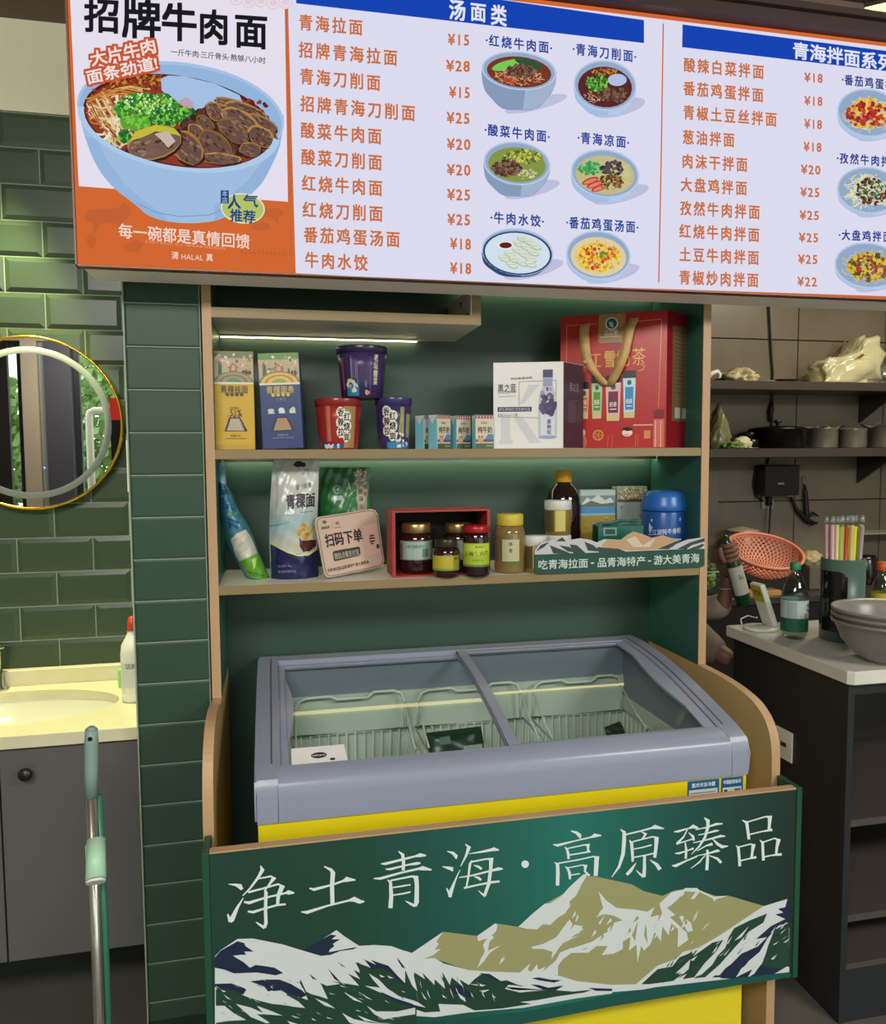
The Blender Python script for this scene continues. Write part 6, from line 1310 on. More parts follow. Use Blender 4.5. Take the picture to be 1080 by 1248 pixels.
# blue tub
def labG(p, R, h):
    p.text('三江源牦牛骨粉', (-R*.72,h*.43), (R*.80,h*.47), .015, '#c9d4e0', W1); p.blob(-R*.62,h*.50,.006,.012,'#c9d4e0',.2,jag=.4); p.blob(-R*.55,h*.60,.003,.005,'#aebfd4'); p.blob(R*.75,h*.62,.003,.005,'#aebfd4'); p.rect(-R*.9,h*.05,R*1.2,h*.20,'#a9c2dc',16); p.blob(R*.18,h*.26,.015,.014,'#d3cdc4',n=14,jag=.08); p.ell(R*.18,h*.24,.007,.0045,'#8a6a4a')
t = jar('milk_powder_tub', 'bright blue round tub with blue lid by the right cabinet side', 783.5, 834, 597.5, 2.02, [('tub_body', mat('blue_tub_plastic','#1c4f96',.28), [(0,.0),(.90,.0),(.97,.03),(.985,.30),(.985,.70),(.96,.72),(0,.725)]), ('lid', mat('blue_lid_plastic','#2a66b4',.3), [(0,.726),(.99,.726),(1.02,.735),(1.02,.80),(.98,.84),(.95,.91),(.88,.96),(.72,.99),(.4,1),(0,1.002)])], 0, ZS2, .99, labG, cat='tub')
B().tube([(-.03,-.035,.098),(-.028,-.042,.103),(0,-.0475,.101),(.028,-.042,.103),(.03,-.035,.098)], .003, 8).obj('lid_tab', mat('blue_lid_plastic'), t)
# mountain-shaped acrylic shelf sign
m45 = lambda x, y: (630+x/4.5, 560+y/4.5)
Ym = 1.8925
outl = [(100,625),(97,600),(97,500),(130,458),(190,440),(250,425),(300,440),(345,432),(400,440),(440,455),(480,437),(570,440),(610,410),(640,395),(690,408),(740,430),(800,415),(850,432),(905,436),(870,465),(930,440),(1030,425),(1030,580),(1015,590),(560,612),(125,629)]
ms = thing('mountain_sign', 'long green and white mountain-shaped sign along the lower shelf edge', 'sign', tuple(onY(*m45(560,612), Ym)))
b = B(); V0 = [onY(*m45(*c_), Ym) for c_ in outl]; b.prism([(v.x, v.z) for v in V0], Ym, Ym+.004, 'y'); b.obj('acrylic_plate', mat('green_acrylic','#17453a',.3), ms, True)
p = Print(lambda x, y, d: onY(x, y, Ym-d), up=-1, d0=.0003, step=1e-5); mq = lambda pts: [m45(*a) for a in pts]
p.poly(mq([(98,522),(98,500),(130,458),(190,440),(250,425),(300,440),(345,432),(400,440),(440,455),(480,437),(570,440),(610,410),(640,395),(690,408),(740,430),(800,415),(850,432),(905,436),(870,465),(930,440),(1030,425),(1030,490),(900,492),(600,505),(300,515)]), '#bcbab8')
p.poly(mq([(465,470),(500,440),(570,440),(610,410),(640,395),(690,408),(740,430),(800,415),(850,432),(905,436),(850,470),(780,492),(620,500),(540,490),(470,480)]), '#b9946c')
p.poly(mq([(600,440),(650,420),(690,470),(760,430),(730,480),(640,480)]), '#c9bba8')
for pts in ([(200,455),(250,427),(270,450),(215,448)],[(130,470),(180,450),(150,480),(105,505)],[(180,470),(260,500),(300,518),(200,516)],[(290,465),(330,470),(380,515),(310,516)],[(370,450),(420,470),(460,505),(390,500)],[(440,480),(560,490),(600,506),(450,510)],[(770,492),(870,450),(900,440),(860,475),(830,492)],[(880,490),(950,455),(1030,430),(1030,450),(960,470),(930,492)],[(940,492),(1020,462),(1030,470),(1000,490)],[(230,470),(290,480),(330,510),(280,505)]): p.poly(mq(pts), '#27383c')
p.text('吃青海拉面', m45(115,578), m45(392,568), 11, '#c9d2cc', W1); p.text('·', m45(398,567), m45(432,566), 11, '#c9d2cc', W1); p.text('品青海特产', m45(440,566), m45(708,556), 11, '#c9d2cc', W1); p.text('·', m45(712,555), m45(744,554), 11, '#c9d2cc', W1); p.text('游大美青海', m45(750,553), m45(1003,540), 11, '#c9d2cc', W1)
p.build('sign_print', PRINT, ms, True)

# ================================================================ KITCHEN SIDE
# front service counter (dark open cabinet under a stone top)
ZT = .92
A_ = onZ(885.5,762,ZT); B_ = onZ(1037,819.5,ZT); XE = 2.75
sc_ = thing('service_counter', 'white stone-topped dark service counter at the right with open shelves', 'counter', ((B_.x+XE)/2,(A_.y+B_.y)/2,0))
ux_ = (A_.x-B_.x)
pl = [(B_.x+.012,B_.y),(B_.x,B_.y+.012),(A_.x,A_.y),(XE,A_.y),(XE,B_.y)]
B().prism(pl, ZT-.034, ZT, 'z', .002).obj('stone_top', mat('white_stone_top','#d2cdc2',.15,noise=.04,nscale=12), sc_, True)
m_dk = mat('black_laminate','#26272b',.38); m_dki = mat('dark_brown_laminate','#332e2c',.5)
lx0, lx1, y0_, y1_ = B_.x+.014, A_.x+.014, B_.y+.022, A_.y-.02
B().prism([(lx0,y0_),(lx0+.018,y0_),(lx1+.018,y1_),(lx1,y1_)], 0, ZT-.0345, 'z').obj('side_panel', m_dk, sc_, True)
B().box((XE-.03,y0_,0),(XE-.012,y1_,ZT-.0345)).obj('side_panel', m_dk, sc_, True)
B().box((lx1+.02,y1_-.016,.0),(XE-.031,y1_,ZT-.0345)).obj('back_panel', m_dki, sc_, True)
B().box((lx0+.019,y0_+.002,.0),(XE-.031,y0_+.016,.14)).obj('kick_board', m_dk, sc_, True)
B().box((lx0+.0185,y0_+.002,ZT-.065),(XE-.031,y0_+.018,ZT-.035)).obj('top_rail', m_dk, sc_, True)
for zz in [onY(1041,1000,y0_).z, onY(1038,1116,y0_).z, .155]:
    B().prism([(lx0+.019,y0_+.003),(XE-.031,y0_+.003),(XE-.031,y1_-.017),(lx1+.02,y1_-.017)], zz-.018, zz, 'z').obj('shelf', mat('brown_grey_shelf','#4a4340',.45), sc_, True)
# small white socket on the counter's side
k_ = .22; sx_ = lx0+ux_*k_
so = thing('wall_socket', 'small white socket plate on the dark side of the service counter', 'socket', (sx_, y0_+(y1_-y0_)*k_, .62)); 
v = onX(955.5, 907, sx_-.002); so.location = (lx0+(lx1-lx0)*(v.y-y0_)/(y1_-y0_), v.y, v.z)
B().box((-.006,-.035,-.042),(-.0008,.035,.042), .001).obj('socket_plate', mat('white_plastic'), so)
B().box((-.0068,-.012,-.006),(-.0061,.012,.006)).obj('socket_slots', mat('dark_mark'), so)
ZC = ZT+.0006
# water bottle with green cap
wp_ = onZ(966,777,ZT)
wbt = thing('water_bottle', 'clear water bottle with green cap and white and green label on the counter', 'bottle', (onY(968.5,740,wp_.y).x,wp_.y,ZC))
s_ = (onY(985.5,750,wp_.y).x-onY(951.5,750,wp_.y).x)/2*.80; hb = onY(973,685.5,wp_.y).z-ZT
m_pet = thin_glass('clear_plastic', '#dfe8e4', .05)
B().lathe([(0,.004),(s_*.8,.0),(s_*.95,.01),(s_,.03),(s_,hb*.56),(s_*.97,hb*.60),(s_*.80,hb*.70),(s_*.5,hb*.82),(s_*.33,hb*.88),(s_*.33,hb*.91)], n=32, caps=False).obj('bottle_body', m_pet, wbt)
B().lathe([(0,hb*.905),(s_*.40,hb*.905),(s_*.41,hb*.92),(s_*.40,hb*.99),(s_*.36,hb),(0,hb)], n=24).obj('cap', mat('green_cap_plastic','#1f7a4c',.4), wbt)
p = Print(lambda u, v, d: ((s_+d)*math.cos(-PI/2+u/s_), (s_+d)*math.sin(-PI/2+u/s_), v), d0=.0008)
p.rect(-PI*s_,hb*.27,PI*s_,hb*.52,'#b5c0be',48); p.rect(-PI*s_,hb*.10,PI*s_,hb*.28,'#135c44',48); p.rect(-PI*s_,hb*.515,PI*s_,hb*.525,'#3f5a54',48)
p.rect(-s_*1.2,hb*.28,-s_*.45,hb*.5,'#93a8a8',8); p.ell(s_*.5,hb*.42,.012,.010,'#2f6a54'); p.ell(s_*.7,hb*.41,.009,.014,'#23302c'); p.text('农大', (s_*.1,hb*.315), (s_*.85,hb*.315), .015, '#9c3a44', W2)
for i in range(4): p.line([(-s_*1.1,hb*(.24-i*.035)),(-s_*.5,hb*(.24-i*.035))], .0018, '#7fa89a'); p.line([(-s_*.1,hb*(.24-i*.035)),(s_*(.8-.1*i),hb*(.24-i*.035))], .0024, '#6f9c8c')
p.build('label_print', PRINT, wbt)
# payment stand
q1 = onZ(940,768,ZT)
st_ = thing('payment_stand', 'white slanted payment stand with yellow label left of the water bottle', 'stand', (q1.x,q1.y+.02,ZC))
B().lathe([(0,0),(.05,0),(.052,.003),(.05,.008),(0,.009)], n=36, c=(-.022,.0,0)).obj('base_plate', mat('white_plastic'), st_)
sl = Matrix.Rotation(-.36, 3, 'Y'); b = B().box((-.009,-.030,0),(.009,.030,.142), .006, 3)
for v in b.b.verts: v.co = sl @ v.co + Vector((.012,0,.0085))
b.obj('slanted_panel', mat('white_plastic'), st_)
pfs = lambda u, v, d: sl @ Vector((u, -.0302-d, v)) + Vector((.012,0,.0085))
p = Print(lambda u, v, d: tuple(sl @ Vector((-.0092-d, u, v)) + Vector((.012,0,.0085)))); p.rect(-.026,.085,.026,.138,'#c9b02c')
p.text('支付', (-.018,.115), (.018,.115), .017, '#3a3420', W2); p.build('label_print', PRINT, st_)
cpts = [(-.05,.055,.004),(-.035,.085,.014),(.0,.10,.02),(.04,.11,.008),(.06,.14,.0045)]
B().tube(cpts, .0022, 6).obj('cable', mat('white_plastic'), st_)
# straw dispenser
dp_ = onZ(1022,785,ZT)
ds = thing('straw_dispenser', 'grey-green straw dispenser with dark window, full of coloured straws', 'dispenser', (onY(1026.5, 730, dp_.y+.05).x, dp_.y+.05, ZC))
Rd = (onY(1052,730,ds.location.y).x-onY(1001,730,ds.location.y).x)/2*.84; hd = onY(1026,683,ds.location.y-.04).z-ZT
m_sage = mat('sage_plastic','#4c625a',.35); m_blk = mat('smoked_plastic','#100e0e',.12,coat=.4)
B().lathe([(Rd*.9,.0),(Rd,.006),(Rd,hd),(Rd-.004,hd),(Rd-.004,.02),(0,.02)], n=48, caps=False).obj('dispenser_body', m_sage, ds)
p_ = []
bw = B(); n = 14; a0, a1 = -PI*1.17, -PI*.65
for i in range(n):
    for (z0__,z1__) in ((.03,hd*.55),(hd*.55,hd*.82)):
        aa, ab = a0+(a1-a0)*i/n, a0+(a1-a0)*(i+1)/n; zt_l = z1__ if z1__ < hd*.6 else hd*(.86-.0*i) - (hd*.10*max(0,(i-n+4)/4)**2 if i > n-4 else 0)
        vs = [bw.b.verts.new(((Rd+.001)*math.cos(a), (Rd+.001)*math.sin(a), z)) for a, z in ((aa,z0__),(ab,z0__),(ab,zt_l),(aa,zt_l))]; bw.b.faces.new(vs)
bw.obj('dark_window', m_blk, ds, nrm=False)
scols = ['#b08a8c','#c9a0a0','#a3566a','#c9c08a','#9ab04a','#c98a4a','#6f9a44','#b04a3a','#c9b06a','#c8cc2c','#d4d83a','#d8dc40','#9a8a90','#a8c050']
for i in range(14):
    u = (i/13-.5)*2; px_ = 1013+i*2.85; lean = .004+u*.012
    x_ = u*Rd*.80; y_ = rnd.uniform(-.014,.014)
    t = thing('straw', ['pinkish','pale pink','dark pink','cream','lime and white','orange','green','red','straw-coloured','bright yellow','bright yellow-green','lemon','mauve','light green'][i]+' drinking straw standing in the dispenser, number %s from the left' % ['one','two','three','four','five','six','seven','eight','nine','ten','eleven','twelve','thirteen','fourteen'][i], 'straw', (ds.location.x+x_, ds.location.y+y_, ZC+.022), group='straws in the dispenser')
    B().tube([(0,0,0),(lean,0,hd+.070+rnd.uniform(-.006,.006))], .0058, 8).obj('straw_tube', mat('straw_%d' % i if False else 'straw_colour_'+scols[i][1:], scols[i], .4), t)
    B().tube([(lean,0,hd+.080),(lean*1.02,0,hd+.090),(lean*1.1+.002,0,hd+.098)], [.0062,.0062,.003], 8).obj('paper_sleeve_end', thin_glass('clear_film','#d8dcd8',.08,.2,.2), t)
# frosted bowls
bc = onZ(1083,806,ZT)
m_bowl = thin_glass('frosted_plastic','#bdb7ae',.06,.3,.38)
for i in range(3):
    t = thing('plastic_bowl', ['lowest','middle','topmost'][i]+' of three nested frosted plastic bowls on the counter', 'bowl', (bc.x, bc.y, ZC+.0008+i*.0155), group='nested frosted bowls')
    R0 = .162;  prf = [(0,.0),(.062,.0),(.066,.004),(.10,.022),(.135,.062),(.152,.105),(R0-.004,.118),(R0+.004,.121),(R0+.006,.128),(R0+.002,.131),(R0-.008,.124),(.148,.105),(.131,.064),(.097,.026),(.06,.008),(0,.008)]
    B().lathe([(r_*.815,z_*.815) for r_, z_ in prf], n=56, caps=False).obj('bowl_shell', m_bowl, t)
# orange-capped bottle
ob = onZ(1074,745,ZT)
t = thing('sauce_bottle', 'clear bottle with orange cap and yellow label at the right edge', 'bottle', (onY(1075,700,2.08).x,2.08,ZC))
hb2 = onY(1075,685,2.08).z-.8; r2 = .031
t.location.y = 2.08; t.location.x = onY(1076,700,2.08).x
hb2 = onY(1076,685,2.08).z-ZT
B().lathe([(0,.002),(r2,.0),(r2,hb2*.55),(r2*.8,hb2*.68),(r2*.42,hb2*.78),(r2*.4,hb2*.86)], n=28, caps=False).obj('bottle_body', m_pet, t)
B().lathe([(0,hb2*.86),(r2*.55,hb2*.86),(r2*.55,hb2),(0,hb2)], n=24).obj('cap', mat('orange_cap_plastic','#c85a24',.4), t)
p = Print(lambda u, v, d: ((r2+d)*math.cos(-PI/2+u/r2), (r2+d)*math.sin(-PI/2+u/r2), v), d0=.0008); p.rect(-PI*r2,hb2*.2,PI*r2,hb2*.5,'#a8962c',32); p.text('醋', (-.03,hb2*.36), (-.006,hb2*.36), .02, '#3c3414', W1); p.build('label_print', PRINT, t)

# ---- rear work counter against the kitchen wall
zr_ = onY(950, 727, 3.28).z
rc = thing('work_counter', 'long dark steel work counter against the rear kitchen wall', 'counter', (2.4,3.6,0))
B().box((.6,3.28,zr_-.035),(4.45,3.895,zr_), .002).obj('worktop', mat('dull_steel_top','#4a4744',.3,.5), rc, True)
B().box((.62,3.31,0),(4.43,3.89,zr_-.0355)).obj('counter_base', mat('dark_counter_base','#1c1a1a',.5), rc, True)
ZR = zr_+.0006
# wall shelves
m_sh = mat('dark_steel_shelf','#4b4440',.35,.4)
zs1 = onY(960, 464.5, 3.58).z; zs2 = onY(960, 546.5, 3.58).z
for nm, zz in (('wall_shelf',zs1),('wall_shelf',zs2)):
    t = thing(nm, 'upper dark steel wall shelf in the kitchen' if zz > zs2 else 'lower dark steel wall shelf in the kitchen', 'shelf', (2.9,3.74,zz))
    B().box((1.9,3.58,zz-.045),(4.45,3.9,zz-.0), .002).obj('shelf_board', m_sh, t, True)
    for x in (2.05, 3.3, 4.35): B().prism([(3.62,zz-.0455),(3.9,zz-.0455),(3.9,zz-.20)], x, x+.012, 'x').obj('bracket', m_sh, t, True)
Z_1, Z_2 = zs1+.0006, zs2+.0006
def crumple(name, label, px0, px1, pyt, pyb, Y, m_, zs, seed=1, dep=.09, k=.18, peaks=None, cat='bag', part='plastic_film', sub=4, boxy=0):
    a, b_ = onY(px0,(pyt+pyb)/2,Y), onY(px1,(pyt+pyb)/2,Y); h_ = onY((px0+px1)/2,pyt,Y).z-zs; w_ = b_.x-a.x
    t = thing(name, label, cat, ((a.x+b_.x)/2, Y, zs)); from mathutils import noise
    b = B(); vs = bmesh.ops.create_icosphere(b.b, subdivisions=sub, radius=1)['verts']
    for v in vs:
        if boxy: v.co = Vector([math.copysign(abs(q)**boxy, q) for q in v.co])
        n_ = noise.noise(v.co*3.1+Vector((seed,seed*2,0)))*k + noise.noise(v.co*7+Vector((0,seed,5)))*k*.7 + abs(noise.noise(v.co*15+Vector((seed,0,5))))*k*.35; c_ = v.co*(1+n_)
        hx = 1.0
        if peaks: hx = peaks(max(-1,min(1,c_.x)))
        v.co = Vector((c_.x*w_/2/(1+k*.3), c_.y*dep, max(0, (c_.z+.55)/1.55)*h_*hx))
    for f_ in b.b.faces: f_.smooth = True
    b.obj(part, m_, t); return t
m_film = thin_glass('cloudy_film','#e4deb8',.12,.2,.5)
m_film2 = thin_glass('grey_film','#a9a69c',.10,.15,.35)
crumple('plastic_bag', 'big cloudy yellowish plastic bag of packed lids on the upper kitchen shelf', 990, 1064, 412, 464, 3.72, m_film, Z_1, 3, .10, .30, lambda x: 1.0 if x > .38 else (.60+.12*x+(max(0,x-.22)/.16)*.35), boxy=.55)
t = thing('lid_stack', 'stack of clear lids wrapped in the big plastic bag on the upper shelf', 'lids', (onY(1047,440,3.72).x,3.72,Z_1+.012))
for i in range(9): B().lathe([(.0,i*.02),(.062,i*.02),(.066,i*.02+.004),(.066,i*.02+.012),(.05,i*.02+.016),(0,i*.02+.0165)], n=24).obj('lid', mat('pale_lid_plastic','#c9c6a8',.35), t)
crumple('plastic_bag', 'small cloudy plastic bag at the right end of the upper kitchen shelf', 1066, 1120, 443, 464, 3.72, m_film2, Z_1, 8, .08, .3)
crumple('plastic_bag', 'crumpled cream plastic bag on the left of the upper kitchen shelf', 879, 922, 450, 464, 3.70, mat('cream_film','#b5ab84',.45), Z_1, 5, .07, .42)
t = thing('white_ladle', 'small white hooked scoop at the far left of the upper kitchen shelf', 'scoop', (onY(872,460,3.66).x,3.66,Z_1+.012)); B().tube([(-.05,0,0),(-.02,0,.03),(.01,0,.04),(.025,0,.025),(.02,0,.0)], [.012,.013,.012,.011,.010], 10).ball((.02,0,.0), .012).obj('scoop_body', mat('white_plastic'), t)
t = thing('dark_cloth', 'small dark cloth beside the white scoop on the upper shelf', 'cloth', (onY(880,462,3.63).x,3.63,Z_1)); B().grid(lambda u, v: ((u-.5)*.07, (v-.5)*.05, .004+.008*math.sin(5*u)*math.sin(4*v+1)**2+.006*(1-(2*u-1)**2)), 10, 8).obj('folded_cloth', mat('dark_cloth_fabric','#2a2420',.9), t).modifiers.new('s','SOLIDIFY').thickness = .004
t = thing('serving_plate', 'dark-rimmed oval plate on the middle of the upper kitchen shelf', 'plate', (onY(959,460,3.70).x,3.70,Z_1)); B().lathe([(0,.004),(.03,.0),(.04,.004),(.062,.018),(.066,.020),(.062,.021),(.04,.008),(0,.007)], n=36, caps=False, sx=1.0, sy=.8).obj('plate_body', mat('brown_plate_glaze','#5a4232',.3), t); B().box((-.025,-.015,.0085),(.025,.015,.020), .004, 2).obj('soap_block', mat('tan_block','#b59a7c',.6), t)
t = thing('flat_lid', 'flat clear lid lying left of the dark-rimmed plate', 'lid', (onY(933,463,3.66).x,3.66,Z_1)); B().lathe([(0,.0),(.05,.0),(.052,.004),(.045,.006),(0,.0062)], n=28).obj('lid_disc', mat('grey_lid_plastic','#8f8a80',.35), t)
# lower shelf: bag of dried goods, greens, garlic, black cookware, steel pots
crumple('food_bag', 'tied clear bag of dried goods at the left end of the lower kitchen shelf', 862, 889, 492, 546, 3.70, thin_glass('dried_goods_film','#8f8a64',.10,.2,.6), Z_2, 12, .06, .2, lambda x: 1-.5*abs(x))
t = crumple('leafy_greens', 'small heap of green leaves on the lower kitchen shelf', 880, 906, 539, 546, 3.64, mat('leaf_green','#5a7c34',.6,noise=.4,nscale=60), Z_2, 4, .05, .5, cat='vegetable', part='leaf_heap')
crumple('garlic_bag', 'pale yellow bag of garlic beside the leaves on the lower shelf', 894, 916, 532, 545, 3.66, mat('pale_yellow_skin','#c2bd94',.5), Z_2+.004, 6, .04, .15, cat='food')
def pot(name, label, px0, px1, pyt, Y, m_, lid=True, knob=True, handles=True, hs=None, zs=None, cat='pot'):
    zs = zs or Z_2; a, b_ = onY(px0,530,Y), onY(px1,530,Y); R2 = (b_.x-a.x)/2; hh = onY((px0+px1)/2,pyt,Y).z-zs; t = thing(name, label, cat, ((a.x+b_.x)/2,Y,zs))
    B().lathe([(0,0),(R2*.93,0),(R2*.97,.006),(R2*.97,hh),(R2*1.02,hh+.003),(R2*.95,hh+.004),(R2*.94,.01),(0,.01)], n=40, caps=False).obj('pot_body', m_, t)
    if lid: B().lathe([(R2*.99,hh+.0045),(R2*.98,hh+.008),(R2*.7,hh+.016),(R2*.3,hh+.021),(0,hh+.022)], n=40, caps=False).obj('lid', m_, t)
    if knob: B().lathe([(0,hh+.0225),(.010,hh+.0225),(.009,hh+.034),(.020,hh+.040),(.021,hh+.050),(.012,hh+.055),(0,hh+.056)], n=20).obj('knob', mat('black_plastic'), t)
    if handles:
        for s in (-1,1): B().tube([(s*R2*.96,-.025,hh*.8),(s*(R2+.022),-.022,hh*.84),(s*(R2+.026),0,hh*.86),(s*(R2+.022),.022,hh*.84),(s*R2*.96,.025,hh*.8)], .005, 8).obj('handle', m_, t)
    return t
m_bk = mat('black_enamel','#0c0c0e',.22); m_st = mat('brushed_pot_steel','#a09b92',.3,.7)
pot('casserole', 'wide black casserole with knobbed lid on the lower kitchen shelf', 917, 977, 524, 3.72, m_bk)
t = thing('frying_pan', 'black frying pan with upturned handle in front of the casserole', 'pan', (onY(925,540,3.66).x-.03,3.65,Z_2))
t.location.x = onY(899,540,3.72).x
t.location = (onY(886,540,3.79).x, 3.80, Z_2)
B().lathe([(0,0),(.06,0),(.085,.035),(.089,.037),(.083,.036),(.058,.006),(0,.005)], n=36, caps=False).tube([(-.08,0,.032),(-.12,-.01,.05),(-.15,-.02,.075)], [.008,.010,.011], 10).obj('pan_body', m_bk, t)
t = thing('lid_knob_pan', 'small black lidded pan left of the wide casserole', 'pan', (onY(913,540,3.68).x,3.67,Z_2)); t.name = 'small_saucepan'
B().lathe([(0,0),(.040,0),(.043,.03),(.045,.045),(0,.055)], n=32).obj('pan_body', m_bk, t); B().lathe([(0,.0555),(.009,.0555),(.008,.066),(.017,.070),(.017,.082),(0,.086)], n=18).obj('knob', mat('black_plastic'), t)
t = thing('serving_spoon', 'metal spoon lying on the front of the lower kitchen shelf', 'spoon', (onY(918,545,3.61).x,3.61,Z_2+.004)); B().tube([(-.04,0,0),(.03,0,0)], .0022, 6).ball((-.045,0,.001), .012, (1.3,.8,.3)).obj('spoon_body', m_st, t)
for i, (a, b_, yt, lab, hb_) in enumerate([(987,1018,523,'leftmost of the three small steel pots on the lower kitchen shelf',0),(1024,1053,524,'middle of the three small steel pots on the lower kitchen shelf',0),(1062,1096,520,'rightmost of the three small steel pots on the lower kitchen shelf',0)]):
    t = pot('steel_pot', lab, a, b_, yt, 3.70, m_st, lid=False, knob=False, handles=False)
    R2 = (onY(b_,530,3.7).x-onY(a,530,3.7).x)/2; hh = onY(a,yt,3.7).z-Z_2
    if i != 1: B().grid(lambda u, v: (R2*(1.1*(2*u-1)), R2*(1.0*(2*v-1)), hh+.006+.012*math.sin(9*u+i)*math.cos(7*v)+.004*math.sin(25*u)), 14, 10).obj('film_cover', m_film2, t)
    else: B().lathe([(R2*1.03,hh+.0045),(R2*.7,hh+.010),(0,hh+.012)], n=36, caps=False).obj('lid', m_st, t)
# cable from the ceiling, black box, socket, tongs, notice
m_cab = mat('black_cable','#151212',.6)
pts = [onY(938,330,3.88), onY(939,380,3.88), onY(941,430,3.885), onY(943,455,3.885), onY(943,465,3.88), onY(942,500,3.885), onY(941,540,3.885), onY(935,566,3.89)]
t = thing('power_cable', 'long black cable hanging down the kitchen wall behind both shelves', 'cable', tuple(pts[-1])); B().tube([onY(938,290,3.892)]+[Vector((v.x,3.890,v.z)) for v in pts], .0055, 8).obj('cable_run', m_cab, t, True)
B().tube([Vector((onY(942,480,3.88).x,3.884,onY(942,490,3.88).z)),Vector((onY(940,495,3.88).x,3.878,onY(940,500,3.88).z)),Vector((onY(939,510,3.88).x,3.880,onY(939,514,3.88).z))], [.008,.016,.008], 10).obj('cable_bundle', m_cab, t, True)
c0, c1 = onY(925,567,3.86), onY(966,603,3.86)
bb = thing('control_box', 'black control box on the kitchen wall under the lower shelf', 'box', ((c0.x+c1.x)/2,3.88,c1.z))
B().box((c0.x,3.80,c1.z),(c1.x,3.899,c0.z), .004).obj('box_body', mat('matte_black_plastic','#0d0d0f',.4), bb, True)
p = Print(lambda u, v, d: (u, 3.7998-d, v)); l0 = onY(948,589.5,3.80); p.rect(l0.x,l0.z-.005,l0.x+.04,l0.z+.006,'#8a8458'); p.build('name_plate', PRINT, bb, True)
c0, c1 = onY(929,604,3.89), onY(943,620,3.89)
t = thing('wall_socket', 'beige double wall socket with black plug under the control box', 'socket', ((c0.x+c1.x)/2,3.9,c1.z))
B().box((c0.x,3.889,c1.z),(c1.x,3.8995,c0.z), .002).obj('socket_plate', mat('beige_plastic','#8a8474',.5), t, True)
B().box((c0.x+.018,3.855,c1.z+.02),(c0.x+.045,3.8885,c1.z+.07), .004).obj('plug', m_cab, t, True)
B().tube([Vector((c0.x+.031,3.855,c1.z+.04)), onY(938,640,3.86), onY(937,652,3.85), onY(932,662,3.85), onY(915,665,3.86)], .005, 8).obj('plug_cord', m_cab, t, True)
B().tube([onY(929,566,3.88), onY(921,572,3.89), onY(918,590,3.89), onY(921,604,3.89), onY(931,611,3.885)], .004, 8).obj('loop_cord', m_cab, t, True)
t = thing('kitchen_tongs', 'black tongs hanging open on the kitchen wall right of the control box', 'tongs', tuple(onY(983,628,3.87)))
B().tube([onY(980.5,590,3.885), onY(982,600,3.88), onY(983,625,3.875), onY(984,634,3.87), onY(996,638,3.87)], [.005,.012,.016,.016,.004], 8).tube([onY(964,606,3.885), onY(972,622,3.88), onY(983,633,3.875), onY(990,639,3.875), onY(997,636.5,3.87)], [.008,.011,.016,.010,.004], 8).tube([onY(985,630,3.87), onY(991,625,3.87), onY(998,629,3.87)], [.010,.009,.003], 8).obj('tong_arms', m_cab, t, True)
B().tube([onY(979,590,3.89), onY(978,584,3.89), onY(980,580,3.885), onY(983,583,3.885)], .003, 6).obj('wall_hook', mat('amber_hook','#8a6a24',.4), t, True)
c0, c1 = onY(852,563,3.9), onY(874.5,626,3.9)
t = thing('wall_notice', 'grey printed notice sheet on the kitchen wall beside the cabinet', 'notice', ((c0.x+c1.x)/2,3.9,c1.z)); B().box((c0.x,3.896,c1.z),(c1.x,3.8995,c0.z)).obj('paper_sheet', mat('grey_paper','#787066',.8), t, True)
p = Print(lambda u, v, d: (u, 3.8958-d, v))
for i in range(16): p.line([(c0.x+.09,c0.z-.04-i*.013),(c1.x-.02-rnd.uniform(0,.03),c0.z-.04-i*.013)], .003, '#5c554d')
p.build('notice_print', PRINT, t, True)
# colander with real holes
cc = onY(937,676,3.42); Rc = (onY(977,676,3.42).x-onY(896,676,3.42).x)/2*.96
col = thing('colander', 'orange-red plastic colander propped tilted on the work counter', 'colander', (cc.x,3.45,ZR))
b = B(); nu, nv = 84, 12; prc = [(1.0,0),(.98,-.07),(.96,-.14),(.93,-.22),(.90,-.30),(.86,-.38),(.80,-.46),(.73,-.54),(.65,-.61),(.56,-.66),(.45,-.71),(.30,-.74),(.16,-.75)]
rings = [[b.b.verts.new((Rc*r_*math.cos(2*PI*i/nu), Rc*r_*math.sin(2*PI*i/nu), Rc*z_*.86)) for i in range(nu)] for r_, z_ in prc]
cells = []
for j in range(nv):
    for i in range(nu):
        f_ = b.b.faces.new((rings[j][i], rings[j][(i+1)%nu], rings[j+1][(i+1)%nu], rings[j+1][i]))
        if 1 <= j <= 10 and (i+j) % 2 == 0: cells.append(f_)
b.b.faces.new(rings[-1][::-1])
bmesh.ops.inset_individual(b.b, faces=cells, thickness=Rc*.011); bmesh.ops.delete(b.b, geom=cells, context='FACES')
tl = Matrix.Rotation(.40, 3, 'X') @ Matrix.Rotation(-.04, 3, 'Y')
for v in b.b.verts: v.co = tl @ v.co
zmin = min(v.co.z for v in b.b.verts)
czc = onY(937,672,3.42).z-ZR
for v in b.b.verts: v.co.z += czc
m_or = mat('orange_red_plastic','#dd8a70',.45)
m_or_o = b.obj('bowl', m_or, col, nrm=True); md = m_or_o.modifiers.new('s','SOLIDIFY'); md.thickness = .003
b = B(); ring = [tl @ Vector((Rc*1.01*math.cos(2*PI*i/64), Rc*1.01*math.sin(2*PI*i/64), .002)) + Vector((0,0,czc)) for i in range(64)]
b.tube(ring, .008, 8, closed=True); b.obj('rim', m_or, col)
